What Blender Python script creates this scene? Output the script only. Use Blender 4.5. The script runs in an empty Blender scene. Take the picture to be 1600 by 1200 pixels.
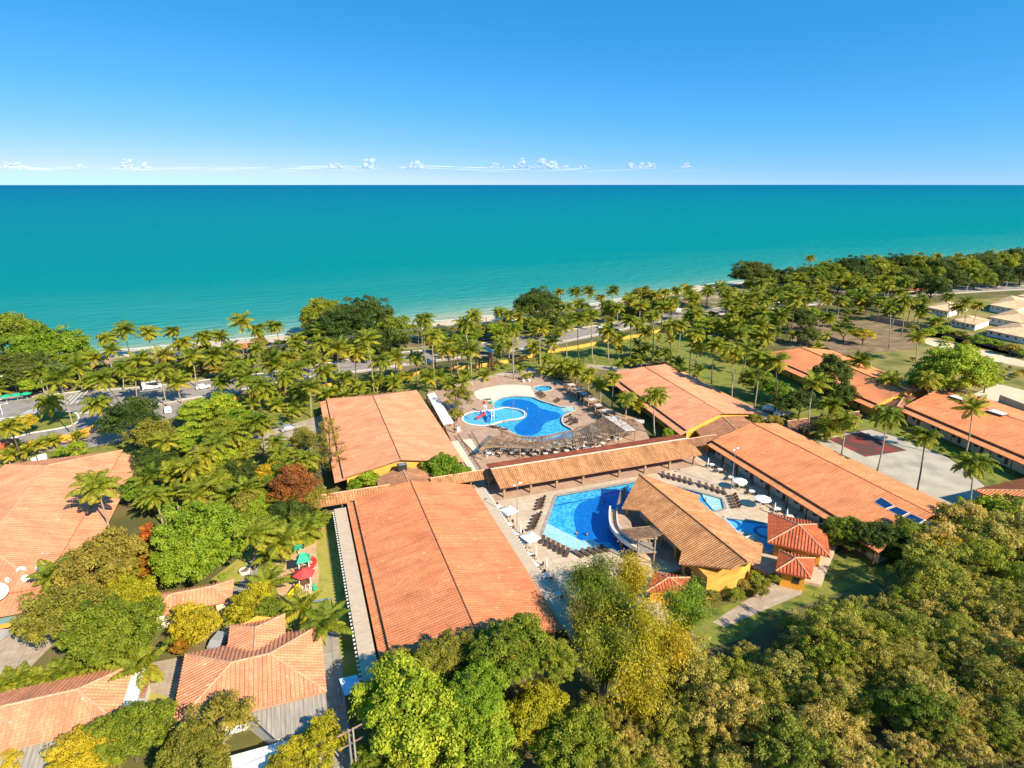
import bpy, math, random
import numpy as np
from mathutils import Vector, Matrix
from mathutils.geometry import tessellate_polygon
sc = bpy.context.scene
COL = sc.collection
R = math.radians
# ---------------------------------------------------------------- camera
FPX, CAMZ = 960.0, 60.0
PITCH = math.atan(312 / FPX)
YAW = R(-19.73)
cd = bpy.data.cameras.new('camera'); cam = bpy.data.objects.new('camera', cd); COL.objects.link(cam)
cam.location = (0, 0, CAMZ); cam.rotation_euler = (R(90) - PITCH, 0, YAW)
cd.sensor_width = 36; cd.lens = FPX / 1600 * 36; cd.clip_start = 1; cd.clip_end = 90000
sc.camera = cam
# ---------------------------------------------------------------- light
SUN_EL = R(36)
SUN_XY = Vector((0.42, -0.907)).normalized()          # towards the sun
SUN_DIR = Vector((SUN_XY.x * math.cos(SUN_EL), SUN_XY.y * math.cos(SUN_EL), math.sin(SUN_EL)))
ld = bpy.data.lights.new('sun', 'SUN'); ld.energy = 4.5; ld.angle = R(0.5); ld.color = (1.0, 0.87, 0.66)
sun = bpy.data.objects.new('sun', ld); COL.objects.link(sun)
sun.rotation_euler = SUN_DIR.to_track_quat('Z', 'Y').to_euler()
W = bpy.data.worlds.new('World'); sc.world = W; W.use_nodes = True
nt = W.node_tree; nd = nt.nodes; lk = nt.links
bg = nd['Background']; bg.inputs[1].default_value = 0.106
sky = nd.new('ShaderNodeTexSky'); sky.sky_type = 'NISHITA'; sky.sun_disc = False
sky.sun_elevation = SUN_EL; sky.sun_rotation = math.atan2(SUN_XY.x, SUN_XY.y)
sky.altitude = 60; sky.air_density = 1.0; sky.dust_density = 0.3; sky.ozone_density = 3.0
tc = nd.new('ShaderNodeTexCoord'); mp = nd.new('ShaderNodeMapping'); mp.inputs['Scale'].default_value = (1, 1, 1.6); mp.inputs['Location'].default_value = (0, 0, .22)
nrm = nd.new('ShaderNodeVectorMath'); nrm.operation = 'NORMALIZE'
hs = nd.new('ShaderNodeHueSaturation'); hs.inputs['Saturation'].default_value = 1.14; hs.inputs['Value'].default_value = 1.4
hs.inputs['Hue'].default_value = 0.497
lk.new(tc.outputs['Generated'], mp.inputs[0]); lk.new(mp.outputs[0], nrm.inputs[0]); lk.new(nrm.outputs[0], sky.inputs[0])
lk.new(sky.outputs[0], hs.inputs['Color']); tintm = nd.new('ShaderNodeMix'); tintm.data_type = 'RGBA'; tintm.blend_type = 'MULTIPLY'; tintm.inputs[0].default_value = 1; tintm.inputs[7].default_value = (1.0, .87, .95, 1)
lk.new(hs.outputs[0], tintm.inputs[6]); # the photograph's clear azure: the sky's red falls off faster away from the horizon
sp_ = nd.new('ShaderNodeSeparateColor'); cb_ = nd.new('ShaderNodeCombineColor'); lk.new(tintm.outputs[2], sp_.inputs[0])
def mth(op, a, b):
    q = nd.new('ShaderNodeMath'); q.operation = op
    for i, v in enumerate((a, b)):
        if isinstance(v, float): q.inputs[i].default_value = v
        else: lk.new(v, q.inputs[i])
    return q.outputs[0]
rd = mth('MULTIPLY', mth('POWER', mth('MULTIPLY', sp_.outputs[0], .19), 2.6), 24.0); rd = mth('MINIMUM', rd, 3.2)
lk.new(rd, cb_.inputs[0]); lk.new(sp_.outputs[1], cb_.inputs[1]); lk.new(sp_.outputs[2], cb_.inputs[2]); lk.new(cb_.outputs[0], bg.inputs[0])
sc.view_settings.view_transform = 'Standard'; sc.view_settings.look = 'None'
sc.view_settings.exposure = 0.92; sc.view_settings.gamma = 1
sc.cycles.max_bounces = 6; sc.cycles.diffuse_bounces = 2; sc.cycles.glossy_bounces = 2
sc.cycles.transparent_max_bounces = 20; sc.cycles.transmission_bounces = 3
sc.cycles.caustics_reflective = False; sc.cycles.caustics_refractive = False
# ---------------------------------------------------------------- from photo pixel to the place
cp, sp = math.cos(PITCH), math.sin(PITCH)
FW = Vector((-math.sin(YAW), math.cos(YAW), 0)); RT = Vector((math.cos(YAW), math.sin(YAW), 0))
def ray(x, y):
    u = (x - 800) / FPX; v = (y - 600) / FPX
    return RT * u + FW * (cp - v * sp) + Vector((0, 0, -sp - v * cp))
C0 = Vector((0, 0, CAMZ))
def at(x, y, z=0.0):
    d = ray(x, y); return C0 + d * ((z - CAMZ) / d.z)
def ppm(p):                                             # photo pixels per metre at a point
    q = Vector(p) - C0
    return FPX / (q.dot(FW) * cp - q.z * sp)
def sstep(a, b, x):
    t = min(1, max(0, (x - a) / (b - a))); return t * t * (3 - 2 * t)
def hill_h(x, y):                                       # the wooded slope at the lower right
    d1 = 57 - y + 0.02 * (x - 60); d2 = x - 27
    return 6.0 * sstep(0, 34, d1) * sstep(0, 30, d2)
def at_g(x, y, dz=0.0):
    p = at(x, y, dz)
    for _ in range(6): p = at(x, y, dz + hill_h(p.x, p.y))
    return p
# ---------------------------------------------------------------- materials
MAT = {}
def nodes(name):
    m = bpy.data.materials.new(name); m.use_nodes = True; MAT[name] = m
    n = m.node_tree.nodes; return m, n, m.node_tree.links, n['Principled BSDF']
def M(name, c, c2=None, scale=1.0, rough=.8, bump=0.0, spec=.3, metal=0, c3=None, stretch=(1, 1, 1), bscale=None, detail=4, lo=.35, hi=.65):
    m, n, l, b = nodes(name)
    b.inputs['Roughness'].default_value = rough; b.inputs['Specular IOR Level'].default_value = spec
    b.inputs['Metallic'].default_value = metal; b.inputs['Base Color'].default_value = (*c, 1)
    if c2 or bump:
        t = n.new('ShaderNodeTexCoord'); mp = n.new('ShaderNodeMapping'); mp.inputs['Scale'].default_value = stretch
        l.new(t.outputs['Object'], mp.inputs[0])
    if c2:
        x = n.new('ShaderNodeTexNoise'); x.inputs['Scale'].default_value = scale; x.inputs['Detail'].default_value = detail
        l.new(mp.outputs[0], x.inputs['Vector'])
        r = n.new('ShaderNodeValToRGB'); r.color_ramp.elements[0].position = lo; r.color_ramp.elements[1].position = hi
        r.color_ramp.elements[0].color = (*c, 1); r.color_ramp.elements[1].color = (*c2, 1)
        if c3:
            e = r.color_ramp.elements.new((lo + hi) / 2); e.color = (*c3, 1)
        l.new(x.outputs[0], r.inputs[0]); l.new(r.outputs[0], b.inputs['Base Color'])
    if bump:
        x = n.new('ShaderNodeTexNoise'); x.inputs['Scale'].default_value = bscale or scale * 4; x.inputs['Detail'].default_value = 3
        l.new(mp.outputs[0], x.inputs['Vector']); bp = n.new('ShaderNodeBump'); bp.inputs['Strength'].default_value = bump
        l.new(x.outputs[0], bp.inputs['Height']); l.new(bp.outputs[0], b.inputs['Normal'])
    return m
def tile_mat(name, c1, c2, stain, tu=.5, tv=.6, joint=.25, var=1.0):
    """clay tiles laid out over the roof's own UV in metres: u along the eave, v down the slope"""
    m, n, l, b = nodes(name); b.inputs['Roughness'].default_value = .85; b.inputs['Specular IOR Level'].default_value = .2
    uv = n.new('ShaderNodeUVMap'); uv.uv_map = 'UVMap'
    sn = n.new('ShaderNodeVectorMath'); sn.operation = 'SNAP'; sn.inputs[1].default_value = (tu, tv, 1); l.new(uv.outputs[0], sn.inputs[0])
    wn = n.new('ShaderNodeTexWhiteNoise'); wn.noise_dimensions = '2D'; l.new(sn.outputs[0], wn.inputs['Vector'])
    r = n.new('ShaderNodeValToRGB'); r.color_ramp.elements[0].color = (*c1, 1); r.color_ramp.elements[1].color = (*c2, 1)
    e = r.color_ramp.elements.new(.988); e.color = (*c2, 1); r.color_ramp.elements[-1].position = .998; r.color_ramp.elements[-1].color = (min(.85, c1[0] * 1.1), c1[1] * 1.4, c1[2] * 1.8, 1)
    l.new(wn.outputs['Value'], r.inputs[0])
    mp = n.new('ShaderNodeMapping'); mp.inputs['Scale'].default_value = (.9, .16, 1); l.new(uv.outputs[0], mp.inputs[0])
    x = n.new('ShaderNodeTexNoise'); x.inputs['Scale'].default_value = 1.0; x.inputs['Detail'].default_value = 6; x.inputs['Roughness'].default_value = .7
    l.new(mp.outputs[0], x.inputs['Vector'])
    x2 = n.new('ShaderNodeTexNoise'); x2.inputs['Scale'].default_value = .22; x2.inputs['Detail'].default_value = 5; l.new(uv.outputs[0], x2.inputs['Vector'])
    r1 = n.new('ShaderNodeValToRGB'); r1.color_ramp.elements[0].position = .44; r1.color_ramp.elements[1].position = .72
    r1.color_ramp.elements[0].color = (0, 0, 0, 1); r1.color_ramp.elements[1].color = (var, var, var, 1); l.new(x.outputs[0], r1.inputs[0])
    mx = n.new('ShaderNodeMix'); mx.data_type = 'RGBA'; l.new(r1.outputs[0], mx.inputs[0]); l.new(r.outputs[0], mx.inputs[6]); mx.inputs[7].default_value = (*stain, 1)
    hs = n.new('ShaderNodeHueSaturation'); mr = n.new('ShaderNodeMapRange'); mr.inputs[1].default_value = .3; mr.inputs[2].default_value = .7
    mr.inputs[3].default_value = .84; mr.inputs[4].default_value = 1.15; l.new(x2.outputs[0], mr.inputs[0]); l.new(mr.outputs[0], hs.inputs['Value'])
    l.new(mx.outputs[2], hs.inputs['Color'])
    # darker joint line at each course
    sx = n.new('ShaderNodeSeparateXYZ'); l.new(uv.outputs[0], sx.inputs[0])
    pp = n.new('ShaderNodeMath'); pp.operation = 'PINGPONG'; pp.inputs[1].default_value = tv / 2; l.new(sx.outputs[1], pp.inputs[0])
    lt = n.new('ShaderNodeMath'); lt.operation = 'LESS_THAN'; lt.inputs[1].default_value = .05; l.new(pp.outputs[0], lt.inputs[0])
    ml = n.new('ShaderNodeMath'); ml.operation = 'MULTIPLY'; ml.inputs[1].default_value = joint; l.new(lt.outputs[0], ml.inputs[0])
    m2 = n.new('ShaderNodeMix'); m2.data_type = 'RGBA'; l.new(ml.outputs[0], m2.inputs[0]); l.new(hs.outputs[0], m2.inputs[6])
    m2.inputs[7].default_value = (stain[0] * .5, stain[1] * .5, stain[2] * .5, 1)
    l.new(m2.outputs[2], b.inputs['Base Color'])
    bp = n.new('ShaderNodeBump'); bp.inputs['Strength'].default_value = .25; bp.inputs['Distance'].default_value = .05; l.new(wn.outputs['Value'], bp.inputs['Height']); l.new(bp.outputs[0], b.inputs['Normal'])
    return m
def leaf_mat(name, c1, c2, c3, trans=.35, big=.12):
    """leaf colours: per-leaf 'var' and per-clump 'clump' face attributes, plus a tint per tree"""
    m, n, l, b = nodes(name); b.inputs['Roughness'].default_value = .55; b.inputs['Specular IOR Level'].default_value = .25
    a = n.new('ShaderNodeAttribute'); a.attribute_name = 'var'; q = n.new('ShaderNodeAttribute'); q.attribute_name = 'clump'
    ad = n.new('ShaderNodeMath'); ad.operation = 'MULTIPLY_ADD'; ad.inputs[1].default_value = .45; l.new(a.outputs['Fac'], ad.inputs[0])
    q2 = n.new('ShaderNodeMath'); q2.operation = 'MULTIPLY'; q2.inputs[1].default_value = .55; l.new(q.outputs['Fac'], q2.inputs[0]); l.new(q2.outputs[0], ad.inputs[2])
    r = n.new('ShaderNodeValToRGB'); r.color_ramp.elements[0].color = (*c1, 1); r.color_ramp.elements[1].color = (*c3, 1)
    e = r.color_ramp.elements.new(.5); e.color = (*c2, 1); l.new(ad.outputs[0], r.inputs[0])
    oi = n.new('ShaderNodeObjectInfo'); hs = n.new('ShaderNodeHueSaturation')
    v = n.new('ShaderNodeMapRange'); v.inputs[3].default_value = .78; v.inputs[4].default_value = 1.25; l.new(oi.outputs['Random'], v.inputs[0]); l.new(v.outputs[0], hs.inputs['Value'])
    h = n.new('ShaderNodeMapRange'); h.inputs[3].default_value = .5 + .022; h.inputs[4].default_value = .5 - .022; l.new(oi.outputs['Random'], h.inputs[0]); l.new(h.outputs[0], hs.inputs['Hue'])
    l.new(r.outputs[0], hs.inputs['Color']); l.new(hs.outputs[0], b.inputs['Base Color'])
    t = n.new('ShaderNodeBsdfTranslucent'); l.new(hs.outputs[0], t.inputs[0]); mx = n.new('ShaderNodeMixShader'); mx.inputs[0].default_value = trans
    o = n['Material Output']; l.new(b.outputs[0], mx.inputs[1]); l.new(t.outputs[0], mx.inputs[2]); l.new(mx.outputs[0], o.inputs[0])
    return m
# ---------------------------------------------------------------- mesh helpers
class MB:
    def __init__(s): s.v = []; s.f = []; s.uv = {}; s.at = {}
    def add(s, vs, fs):
        o = len(s.v); s.v += [tuple(q) for q in vs]; s.f += [tuple(i + o for i in f) for f in fs]; return s
    def box(s, x0, x1, y0, y1, z0, z1):
        return s.add([(x0, y0, z0), (x1, y0, z0), (x1, y1, z0), (x0, y1, z0), (x0, y0, z1), (x1, y0, z1), (x1, y1, z1), (x0, y1, z1)],
                     [(0, 3, 2, 1), (4, 5, 6, 7), (0, 1, 5, 4), (1, 2, 6, 5), (2, 3, 7, 6), (3, 0, 4, 7)])
    def beam(s, p, q, w=.15, h=None):
        p = Vector(p); q = Vector(q); h = h or w; d = (q - p).normalized()
        up = Vector((0, 0, 1)) if abs(d.z) < .95 else Vector((0, 1, 0))
        a = d.cross(up).normalized() * w / 2; b = a.cross(d).normalized() * h / 2
        vs = [p - a - b, p + a - b, p + a + b, p - a + b, q - a - b, q + a - b, q + a + b, q - a + b]
        return s.add(vs, [(3, 2, 1, 0), (4, 5, 6, 7), (0, 1, 5, 4), (1, 2, 6, 5), (2, 3, 7, 6), (3, 0, 4, 7)])
    def tube(s, pts, rad, n=6, cap=True):
        pts = [Vector(p) for p in pts]; m = len(pts)
        if not hasattr(rad, '__len__'): rad = [rad] * m
        vs = []
        for i, p in enumerate(pts):
            d = (pts[min(i + 1, m - 1)] - pts[max(i - 1, 0)]).normalized()
            up = Vector((0, 0, 1)) if abs(d.z) < .9 else Vector((1, 0, 0))
            a = d.cross(up).normalized(); b = a.cross(d)
            for k in range(n):
                t = 2 * math.pi * k / n; vs.append(p + (a * math.cos(t) + b * math.sin(t)) * rad[i])
        fs = [(i * n + k, i * n + (k + 1) % n, (i + 1) * n + (k + 1) % n, (i + 1) * n + k) for i in range(m - 1) for k in range(n)]
        if cap: fs += [tuple(range(n - 1, -1, -1)), tuple((m - 1) * n + k for k in range(n))]
        return s.add(vs, fs)
    def cyl(s, c, r, z0, z1, n=12, r2=None):
        return s.tube([(c[0], c[1], z0), (c[0], c[1], z1)], [r, r if r2 is None else r2], n)
    def lathe(s, c, prof, n=16):
        vs = [(c[0] + r * math.cos(2 * math.pi * k / n), c[1] + r * math.sin(2 * math.pi * k / n), c[2] + z) for r, z in prof for k in range(n)]
        m = len(prof); fs = [(i * n + k, i * n + (k + 1) % n, (i + 1) * n + (k + 1) % n, (i + 1) * n + k) for i in range(m - 1) for k in range(n)]
        return s.add(vs, fs)
    def sheet(s, pts, z, holes=()):
        loops = [[Vector((p[0], p[1], 0)) for p in q] for q in [pts] + list(holes)]
        fl = [p for q in loops for p in q]; fs = []
        for t in tessellate_polygon(loops):
            a, b, c = (fl[i] for i in t)
            fs.append(t if (b - a).cross(c - a).z > 0 else (t[0], t[2], t[1]))
        return s.add([(p.x, p.y, z) for p in fl], fs)
    def prism(s, pts, z0, z1, holes=()):
        s.sheet(pts, z1, holes)
        for q in [pts] + list(holes):
            n = len(q); s.add([(p[0], p[1], z0) for p in q] + [(p[0], p[1], z1) for p in q], [(i, (i + 1) % n, n + (i + 1) % n, n + i) for i in range(n)])
        return s
    def ribbon(s, pts, w, z0, z1):
        """a low wall, kerb or strip following a line"""
        pts = [Vector((p[0], p[1])) for p in pts]; m = len(pts); L = []; Q = []
        for i in range(m):
            d = (pts[min(i + 1, m - 1)] - pts[max(i - 1, 0)]).normalized(); nn = Vector((-d.y, d.x)) * w / 2
            L.append(pts[i] + nn); Q.append(pts[i] - nn)
        vs = [(p.x, p.y, z) for z in (z0, z1) for r in (L, Q) for p in r]
        fs = []
        for i in range(m - 1):
            fs += [(2 * m + i, 3 * m + i, 3 * m + i + 1, 2 * m + i + 1), (i, 2 * m + i, 2 * m + i + 1, i + 1), (m + i, m + i + 1, 3 * m + i + 1, 3 * m + i)]
        fs += [(0, m, 3 * m, 2 * m), (m - 1, 3 * m - 1, 4 * m - 1, 2 * m - 1)]
        return s.add(vs, fs)
def obj(name, mb, mat, parent=None, smooth=False, local=False):
    me = bpy.data.meshes.new(name)
    vs = mb.v
    if parent is not None and not local:
        ox = oy = oz = 0.0; q = parent
        while q is not None: ox += q.location[0]; oy += q.location[1]; oz += q.location[2]; q = q.parent
        vs = [(a - ox, b - oy, c - oz) for a, b, c in vs]
    me.from_pydata(vs, [], mb.f)
    if mb.uv:
        u = me.uv_layers.new(name='UVMap')
        for p in me.polygons:
            for li in p.loop_indices:
                vi = me.loops[li].vertex_index
                if vi in mb.uv: u.data[li].uv = mb.uv[vi]
    for k, arr in mb.at.items():
        if len(arr) == len(me.polygons): me.attributes.new(k, 'FLOAT', 'FACE').data.foreach_set('value', arr)
    if smooth: me.polygons.foreach_set('use_smooth', [True] * len(me.polygons))
    me.materials.append(MAT[mat] if isinstance(mat, str) else mat); me.update()
    o = bpy.data.objects.new(name, me); COL.objects.link(o)
    if parent is not None: o.parent = parent
    return o
def tag(o, label=None, cat=None, group=None, kind=None):
    if label: o['label'] = label
    if cat: o['category'] = cat
    if group: o['group'] = group
    if kind: o['kind'] = kind
    return o
def thing(name, label, cat, loc=(0, 0, 0), rz=0, group=None):
    o = bpy.data.objects.new(name, None); COL.objects.link(o); o.empty_display_size = .3
    o.location = loc; o.rotation_euler = (0, 0, rz); return tag(o, label, cat, group)
def struct(name, mb, mat, smooth=False): return tag(obj(name, mb, mat, None, smooth), kind='structure')
def dup(root, loc, rz=0, label=None, group=None, scale=1.0):
    r = root.copy(); COL.objects.link(r); r.location = loc; r.rotation_euler = (0, 0, rz); r.scale = (scale,) * 3
    if label: r['label'] = label
    if group: r['group'] = group
    for ch in root.children:
        c = ch.copy(); COL.objects.link(c); c.parent = r
        for g in ch.children:
            d = g.copy(); COL.objects.link(d); d.parent = c
    return r
class Proto:
    """first use moves the original itself, later uses copy it"""
    def __init__(s, root): s.root = root; s.used = False
    def put(s, loc, rz=0, label=None, group=None, scale=1.0):
        if not s.used:
            s.used = True; r = s.root; s.src = r; r.location = loc; r.rotation_euler = (0, 0, rz); r.scale = (scale,) * 3
            if label: r['label'] = label
            if group: r['group'] = group
            return r
        return dup(s.src, loc, rz, label, group, scale)
ORD = 'leftmost second third fourth fifth sixth seventh eighth ninth tenth eleventh twelfth thirteenth fourteenth fifteenth sixteenth seventeenth eighteenth nineteenth twentieth'.split() + \
      ['twenty-' + w for w in 'first second third fourth fifth sixth seventh eighth ninth'.split()] + ['thirtieth'] + ['thirty-' + w for w in 'first second third fourth fifth sixth seventh eighth ninth'.split()] + ['fortieth']
def nth(i): return 'leftmost' if i == 0 else ORD[i] + ' from left'
def smooth_loop(pts, k=5, closed=True):
    out = []; n = len(pts)
    for i in range(n if closed else n - 1):
        g = (lambda j: pts[j % n]) if closed else (lambda j: pts[max(0, min(n - 1, j))])
        a, b, c, d = (np.array(g(i + j)[:2], float) for j in (-1, 0, 1, 2))
        for t in np.arange(k) / k:
            out.append(tuple(.5 * ((2 * b) + (-a + c) * t + (2 * a - 5 * b + 4 * c - d) * t * t + (-a + 3 * b - 3 * c + d) * t ** 3)))
    if not closed: out.append(tuple(pts[-1][:2]))
    return out
def z_(pts, x0, y0, s, z=0.0, f=at): return [f(x0 + a / s, y0 + b / s, z) for a, b in pts]   # points read off an enlargement
def xy(pts): return [(p[0], p[1]) for p in pts]
# roofs: a corrugated sheet over any simple polygon lying in one plane
def roof_face(mb, poly, rib=.5, amp=.07, down=None, up=.03):
    P = [Vector(p) for p in poly]; n = Vector((0, 0, 0))
    for i in range(len(P)): n += (P[i] - P[0]).cross(P[(i + 1) % len(P)] - P[0])
    n.normalize()
    if n.z < 0: n = -n
    s = down.normalized() if down is not None else (Vector((0, 0, -1)) - n * (-n.z)).normalized()
    u = n.cross(s).normalized(); o = P[0]
    Q = [((p - o).dot(u), (p - o).dot(s)) for p in P]
    u0 = min(q[0] for q in Q); u1 = max(q[0] for q in Q)
    us = set([q[0] for q in Q]); x = math.floor(u0 / rib) * rib
    while x < u1:
        for ph in (0, .15, .4, .55): us.add(x + ph * rib)
        x += rib
    us = sorted(a for a in us if u0 - 1e-6 <= a <= u1 + 1e-6); rows = []
    for a in us:
        aa = min(max(a, u0 + 1e-4), u1 - 1e-4); hit = []
        for i in range(len(Q)):
            (ax, ay), (bx, by) = Q[i], Q[(i + 1) % len(Q)]
            if (ax - aa) * (bx - aa) < 0: hit.append(ay + (by - ay) * (aa - ax) / (bx - ax))
        if len(hit) < 2: continue
        ph = (a / rib) % 1; h = amp if .14 < ph < .41 else 0
        rows.append((a, min(hit), max(hit), h))
    base = len(mb.v)
    for a, v0, v1, h in rows:
        for v in (v0, v1):
            p = o + u * a + s * v + n * (h + up); mb.uv[len(mb.v)] = (a, v); mb.v.append(tuple(p))
    for i in range(len(rows) - 1):
        if rows[i + 1][0] - rows[i][0] < 1e-5: continue
        mb.f.append((base + 2 * i, base + 2 * i + 1, base + 2 * i + 3, base + 2 * i + 2))
def slab(mb, poly, th=.16):
    P = [Vector(p) for p in poly]; k = len(P); n = Vector((0, 0, 0))
    for i in range(k): n += (P[i] - P[0]).cross(P[(i + 1) % k] - P[0])
    if n.z < 0: P.reverse()
    mb.add(P + [p - Vector((0, 0, th)) for p in P], [tuple(range(k)), tuple(range(2 * k - 1, k - 1, -1))] + [(i, i + k, (i + 1) % k + k, (i + 1) % k) for i in range(k)])
# ================================================================ materials in use
tile_mat('clay_orange', (.72, .26, .115), (.62, .21, .09), (.36, .12, .06), .30, .45, .22, .8)
tile_mat('clay_bright', (.74, .28, .12), (.64, .23, .095), (.38, .13, .06), .30, .45, .22, .7)
tile_mat('clay_pale', (.74, .33, .18), (.64, .265, .14), (.38, .16, .09), .28, .40, .22, .8)
tile_mat('clay_tan', (.56, .29, .13), (.44, .20, .085), (.24, .11, .05), .42, .5, .35, .9)
tile_mat('clay_red', (.62, .17, .07), (.50, .12, .05), (.26, .07, .035), .45, .5, .3, .9)
tile_mat('clay_brown', (.40, .20, .11), (.30, .14, .08), (.16, .08, .05), .45, .5, .3, .9)
M('ridge_clay', (.72, .42, .26), (.55, .29, .17), 1.5, .9)
M('ridge_dark', (.23, .09, .05), (.32, .13, .07), 1.5, .9)
M('yellow_wall', (.74, .42, .08), (.62, .34, .065), .5, .85, .08)
M('orange_wall', (.78, .36, .05), (.66, .29, .045), .5, .85, .08)
M('white_wall', (.82, .80, .76), (.70, .67, .62), .6, .8, .08)
M('cream_wall', (.74, .66, .50), (.66, .57, .42), .8, .8)
M('dark_glass', (.03, .04, .05), rough=.15, spec=.6)
M('white_paint', (.82, .82, .80), rough=.5)
M('wood_brown', (.20, .10, .05), (.11, .055, .03), 3, .8, .2, stretch=(1, 1, .3))
M('wood_log', (.42, .29, .17), (.26, .17, .10), 4, .85, .3, stretch=(1, 1, .3))
M('wood_grey', (.36, .31, .26), (.22, .18, .15), 4, .9, .3)
M('wicker', (.13, .075, .05), (.075, .045, .03), 8, .6, .2)
M('metal_dark', (.04, .035, .035), rough=.4, spec=.5)
M('metal_grey', (.45, .45, .46), rough=.35, metal=.6)
M('concrete', (.42, .38, .33), (.30, .27, .24), .8, .9, .2)
M('concrete_pale', (.62, .54, .43), (.50, .43, .34), 1.2, .9, .2)
M('terracotta_strip', (.60, .48, .35), (.48, .37, .27), 2.5, .9, .2, stretch=(.4, 3, 1))
M('asphalt', (.28, .245, .215), (.21, .19, .17), .25, .9, .1, bscale=8, c3=(.32, .28, .245))
M('paving', (.50, .40, .30), (.40, .31, .235), .6, .9, .1)
M('paving_pale', (.66, .52, .37), (.56, .43, .30), .35, .85, .05)
M('deck_pink', (.52, .35, .245), (.43, .28, .20), .6, .85, .05)
M('road_paint', (.72, .70, .66), rough=.8)
M('lawn', (.17, .20, .028), (.09, .125, .02), .35, .95, .3, c3=(.22, .22, .04), bscale=3)
M('lawn_yellow', (.33, .33, .05), (.22, .27, .035), .3, .95, .3, c3=(.40, .33, .08), bscale=3)
M('field', (.32, .24, .09), (.13, .14, .03), .11, .95, .3, c3=(.24, .21, .055), bscale=1)
M('earth', (.30, .20, .12), (.17, .12, .06), .25, .95, .2, c3=(.22, .155, .085))
M('ground_mix', (.10, .095, .03), (.20, .15, .075), .07, .95, .3, c3=(.13, .125, .035), bscale=1.2)
M('forest_floor', (.07, .06, .025), (.12, .10, .045), .4, .95, .4)
M('coast_earth', (.09, .09, .03), (.42, .32, .20), .09, .95, .3, c3=(.17, .14, .06), bscale=1.5)
M('sand_beach', (.72, .58, .40), (.60, .47, .32), .1, .95, .1)
M('sand_court', (.52, .33, .19), (.60, .40, .23), .5, .95, .1)
M('red_court', (.24, .045, .04), (.13, .05, .045), .22, .9, .05, c3=(.09, .06, .05), lo=.45, hi=.6)
M('court_slab', (.50, .45, .36), (.34, .31, .25), .22, .9, .1, c3=(.44, .39, .31), detail=7)
M('corrugated', (.40, .35, .29), (.28, .25, .21), 1.2, .8, .1, stretch=(3, .3, 1))
M('trunk_pale', (.42, .34, .25), (.28, .22, .16), 2.5, .9, .2)
M('trunk_dark', (.16, .11, .075), (.10, .07, .05), 2.5, .9, .2)
M('red_paint', (.70, .03, .025), rough=.45)
M('pink_red', (.68, .07, .06), rough=.5)
M('green_plastic', (.02, .42, .22), rough=.45)
M('yellow_plastic', (.85, .55, .02), rough=.45)
M('blue_plastic', (.03, .22, .60), rough=.4)
M('orange_plastic', (.75, .30, .03), rough=.5)
M('canvas', (.84, .83, .80), rough=.9)
M('tabletop', (.80, .74, .66), rough=.5)
M('skin', (.50, .26, .16), rough=.6)
M('hair', (.03, .02, .015), rough=.6)
M('swimwear', (.05, .08, .25), rough=.7)
M('tyre', (.02, .02, .02), rough=.8)
M('car_white', (.80, .80, .80), rough=.25, spec=.6)
M('car_dark', (.03, .045, .07), rough=.25, spec=.6)
M('car_silver', (.45, .47, .50), rough=.25, spec=.6, metal=.3)
M('awning', (.50, .44, .40), (.62, .56, .50), 1.5, .9)
M('thatch', (.36, .24, .13), (.22, .14, .08), 5, .95, .5)
M('thatch_dark', (.17, .10, .07), (.27, .17, .12), 6, .95, .5, stretch=(1, 3, 1))
M('net', (.20, .20, .13), rough=.9)
M('brown_fence', (.48, .34, .25), (.38, .27, .19), .5, .9, .1)
M('cloud', (.92, .93, .95), rough=1, spec=0)
leaf_mat('leaf_green', (0.08, 0.115, 0.01), (0.21, 0.26, 0.018), (0.42, 0.42, 0.035))
leaf_mat('leaf_bright', (0.1, 0.17, 0.012), (0.25, 0.36, 0.02), (0.46, 0.5, 0.04))
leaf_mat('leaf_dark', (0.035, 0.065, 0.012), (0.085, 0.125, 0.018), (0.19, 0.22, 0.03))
leaf_mat('leaf_olive', (0.13, 0.12, 0.018), (0.28, 0.25, 0.03), (0.46, 0.38, 0.06))
leaf_mat('leaf_yellow', (0.25, 0.215, 0.012), (0.5, 0.41, 0.02), (0.72, 0.55, 0.035))
leaf_mat('leaf_orange', (0.2, 0.075, 0.012), (0.46, 0.18, 0.018), (0.62, 0.28, 0.03))
leaf_mat('leaf_red', (0.13, 0.055, 0.015), (0.28, 0.11, 0.022), (0.42, 0.18, 0.035))
leaf_mat('leaf_scrub', (.18, .155, .024), (.44, .37, .06), (.72, .58, .16))
leaf_mat('leaf_scrub_green', (.11, .135, .016), (.30, .32, .035), (.56, .50, .07))
leaf_mat('palm_leaf', (.10, .155, .012), (.31, .335, .024), (.62, .46, .05), .38)
def joints(name, size, dark=.75):
    m = MAT[name]; n = m.node_tree.nodes; l = m.node_tree.links; b = n['Principled BSDF']; src = b.inputs['Base Color'].links[0].from_socket
    t = n.new('ShaderNodeTexCoord'); k = n.new('ShaderNodeTexBrick'); k.offset = 0; k.inputs['Scale'].default_value = 1 / size; k.inputs['Mortar Size'].default_value = .045; k.inputs['Brick Width'].default_value = 1; k.inputs['Row Height'].default_value = 1
    k.inputs['Color1'].default_value = (1, 1, 1, 1); k.inputs['Color2'].default_value = (.9, .9, .9, 1); k.inputs['Mortar'].default_value = (dark, dark, dark, 1); l.new(t.outputs['Object'], k.inputs['Vector'])
    x = n.new('ShaderNodeMix'); x.data_type = 'RGBA'; x.blend_type = 'MULTIPLY'; x.inputs[0].default_value = 1; l.new(src, x.inputs[6]); l.new(k.outputs['Color'], x.inputs[7]); l.new(x.outputs[2], b.inputs['Base Color'])
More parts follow.
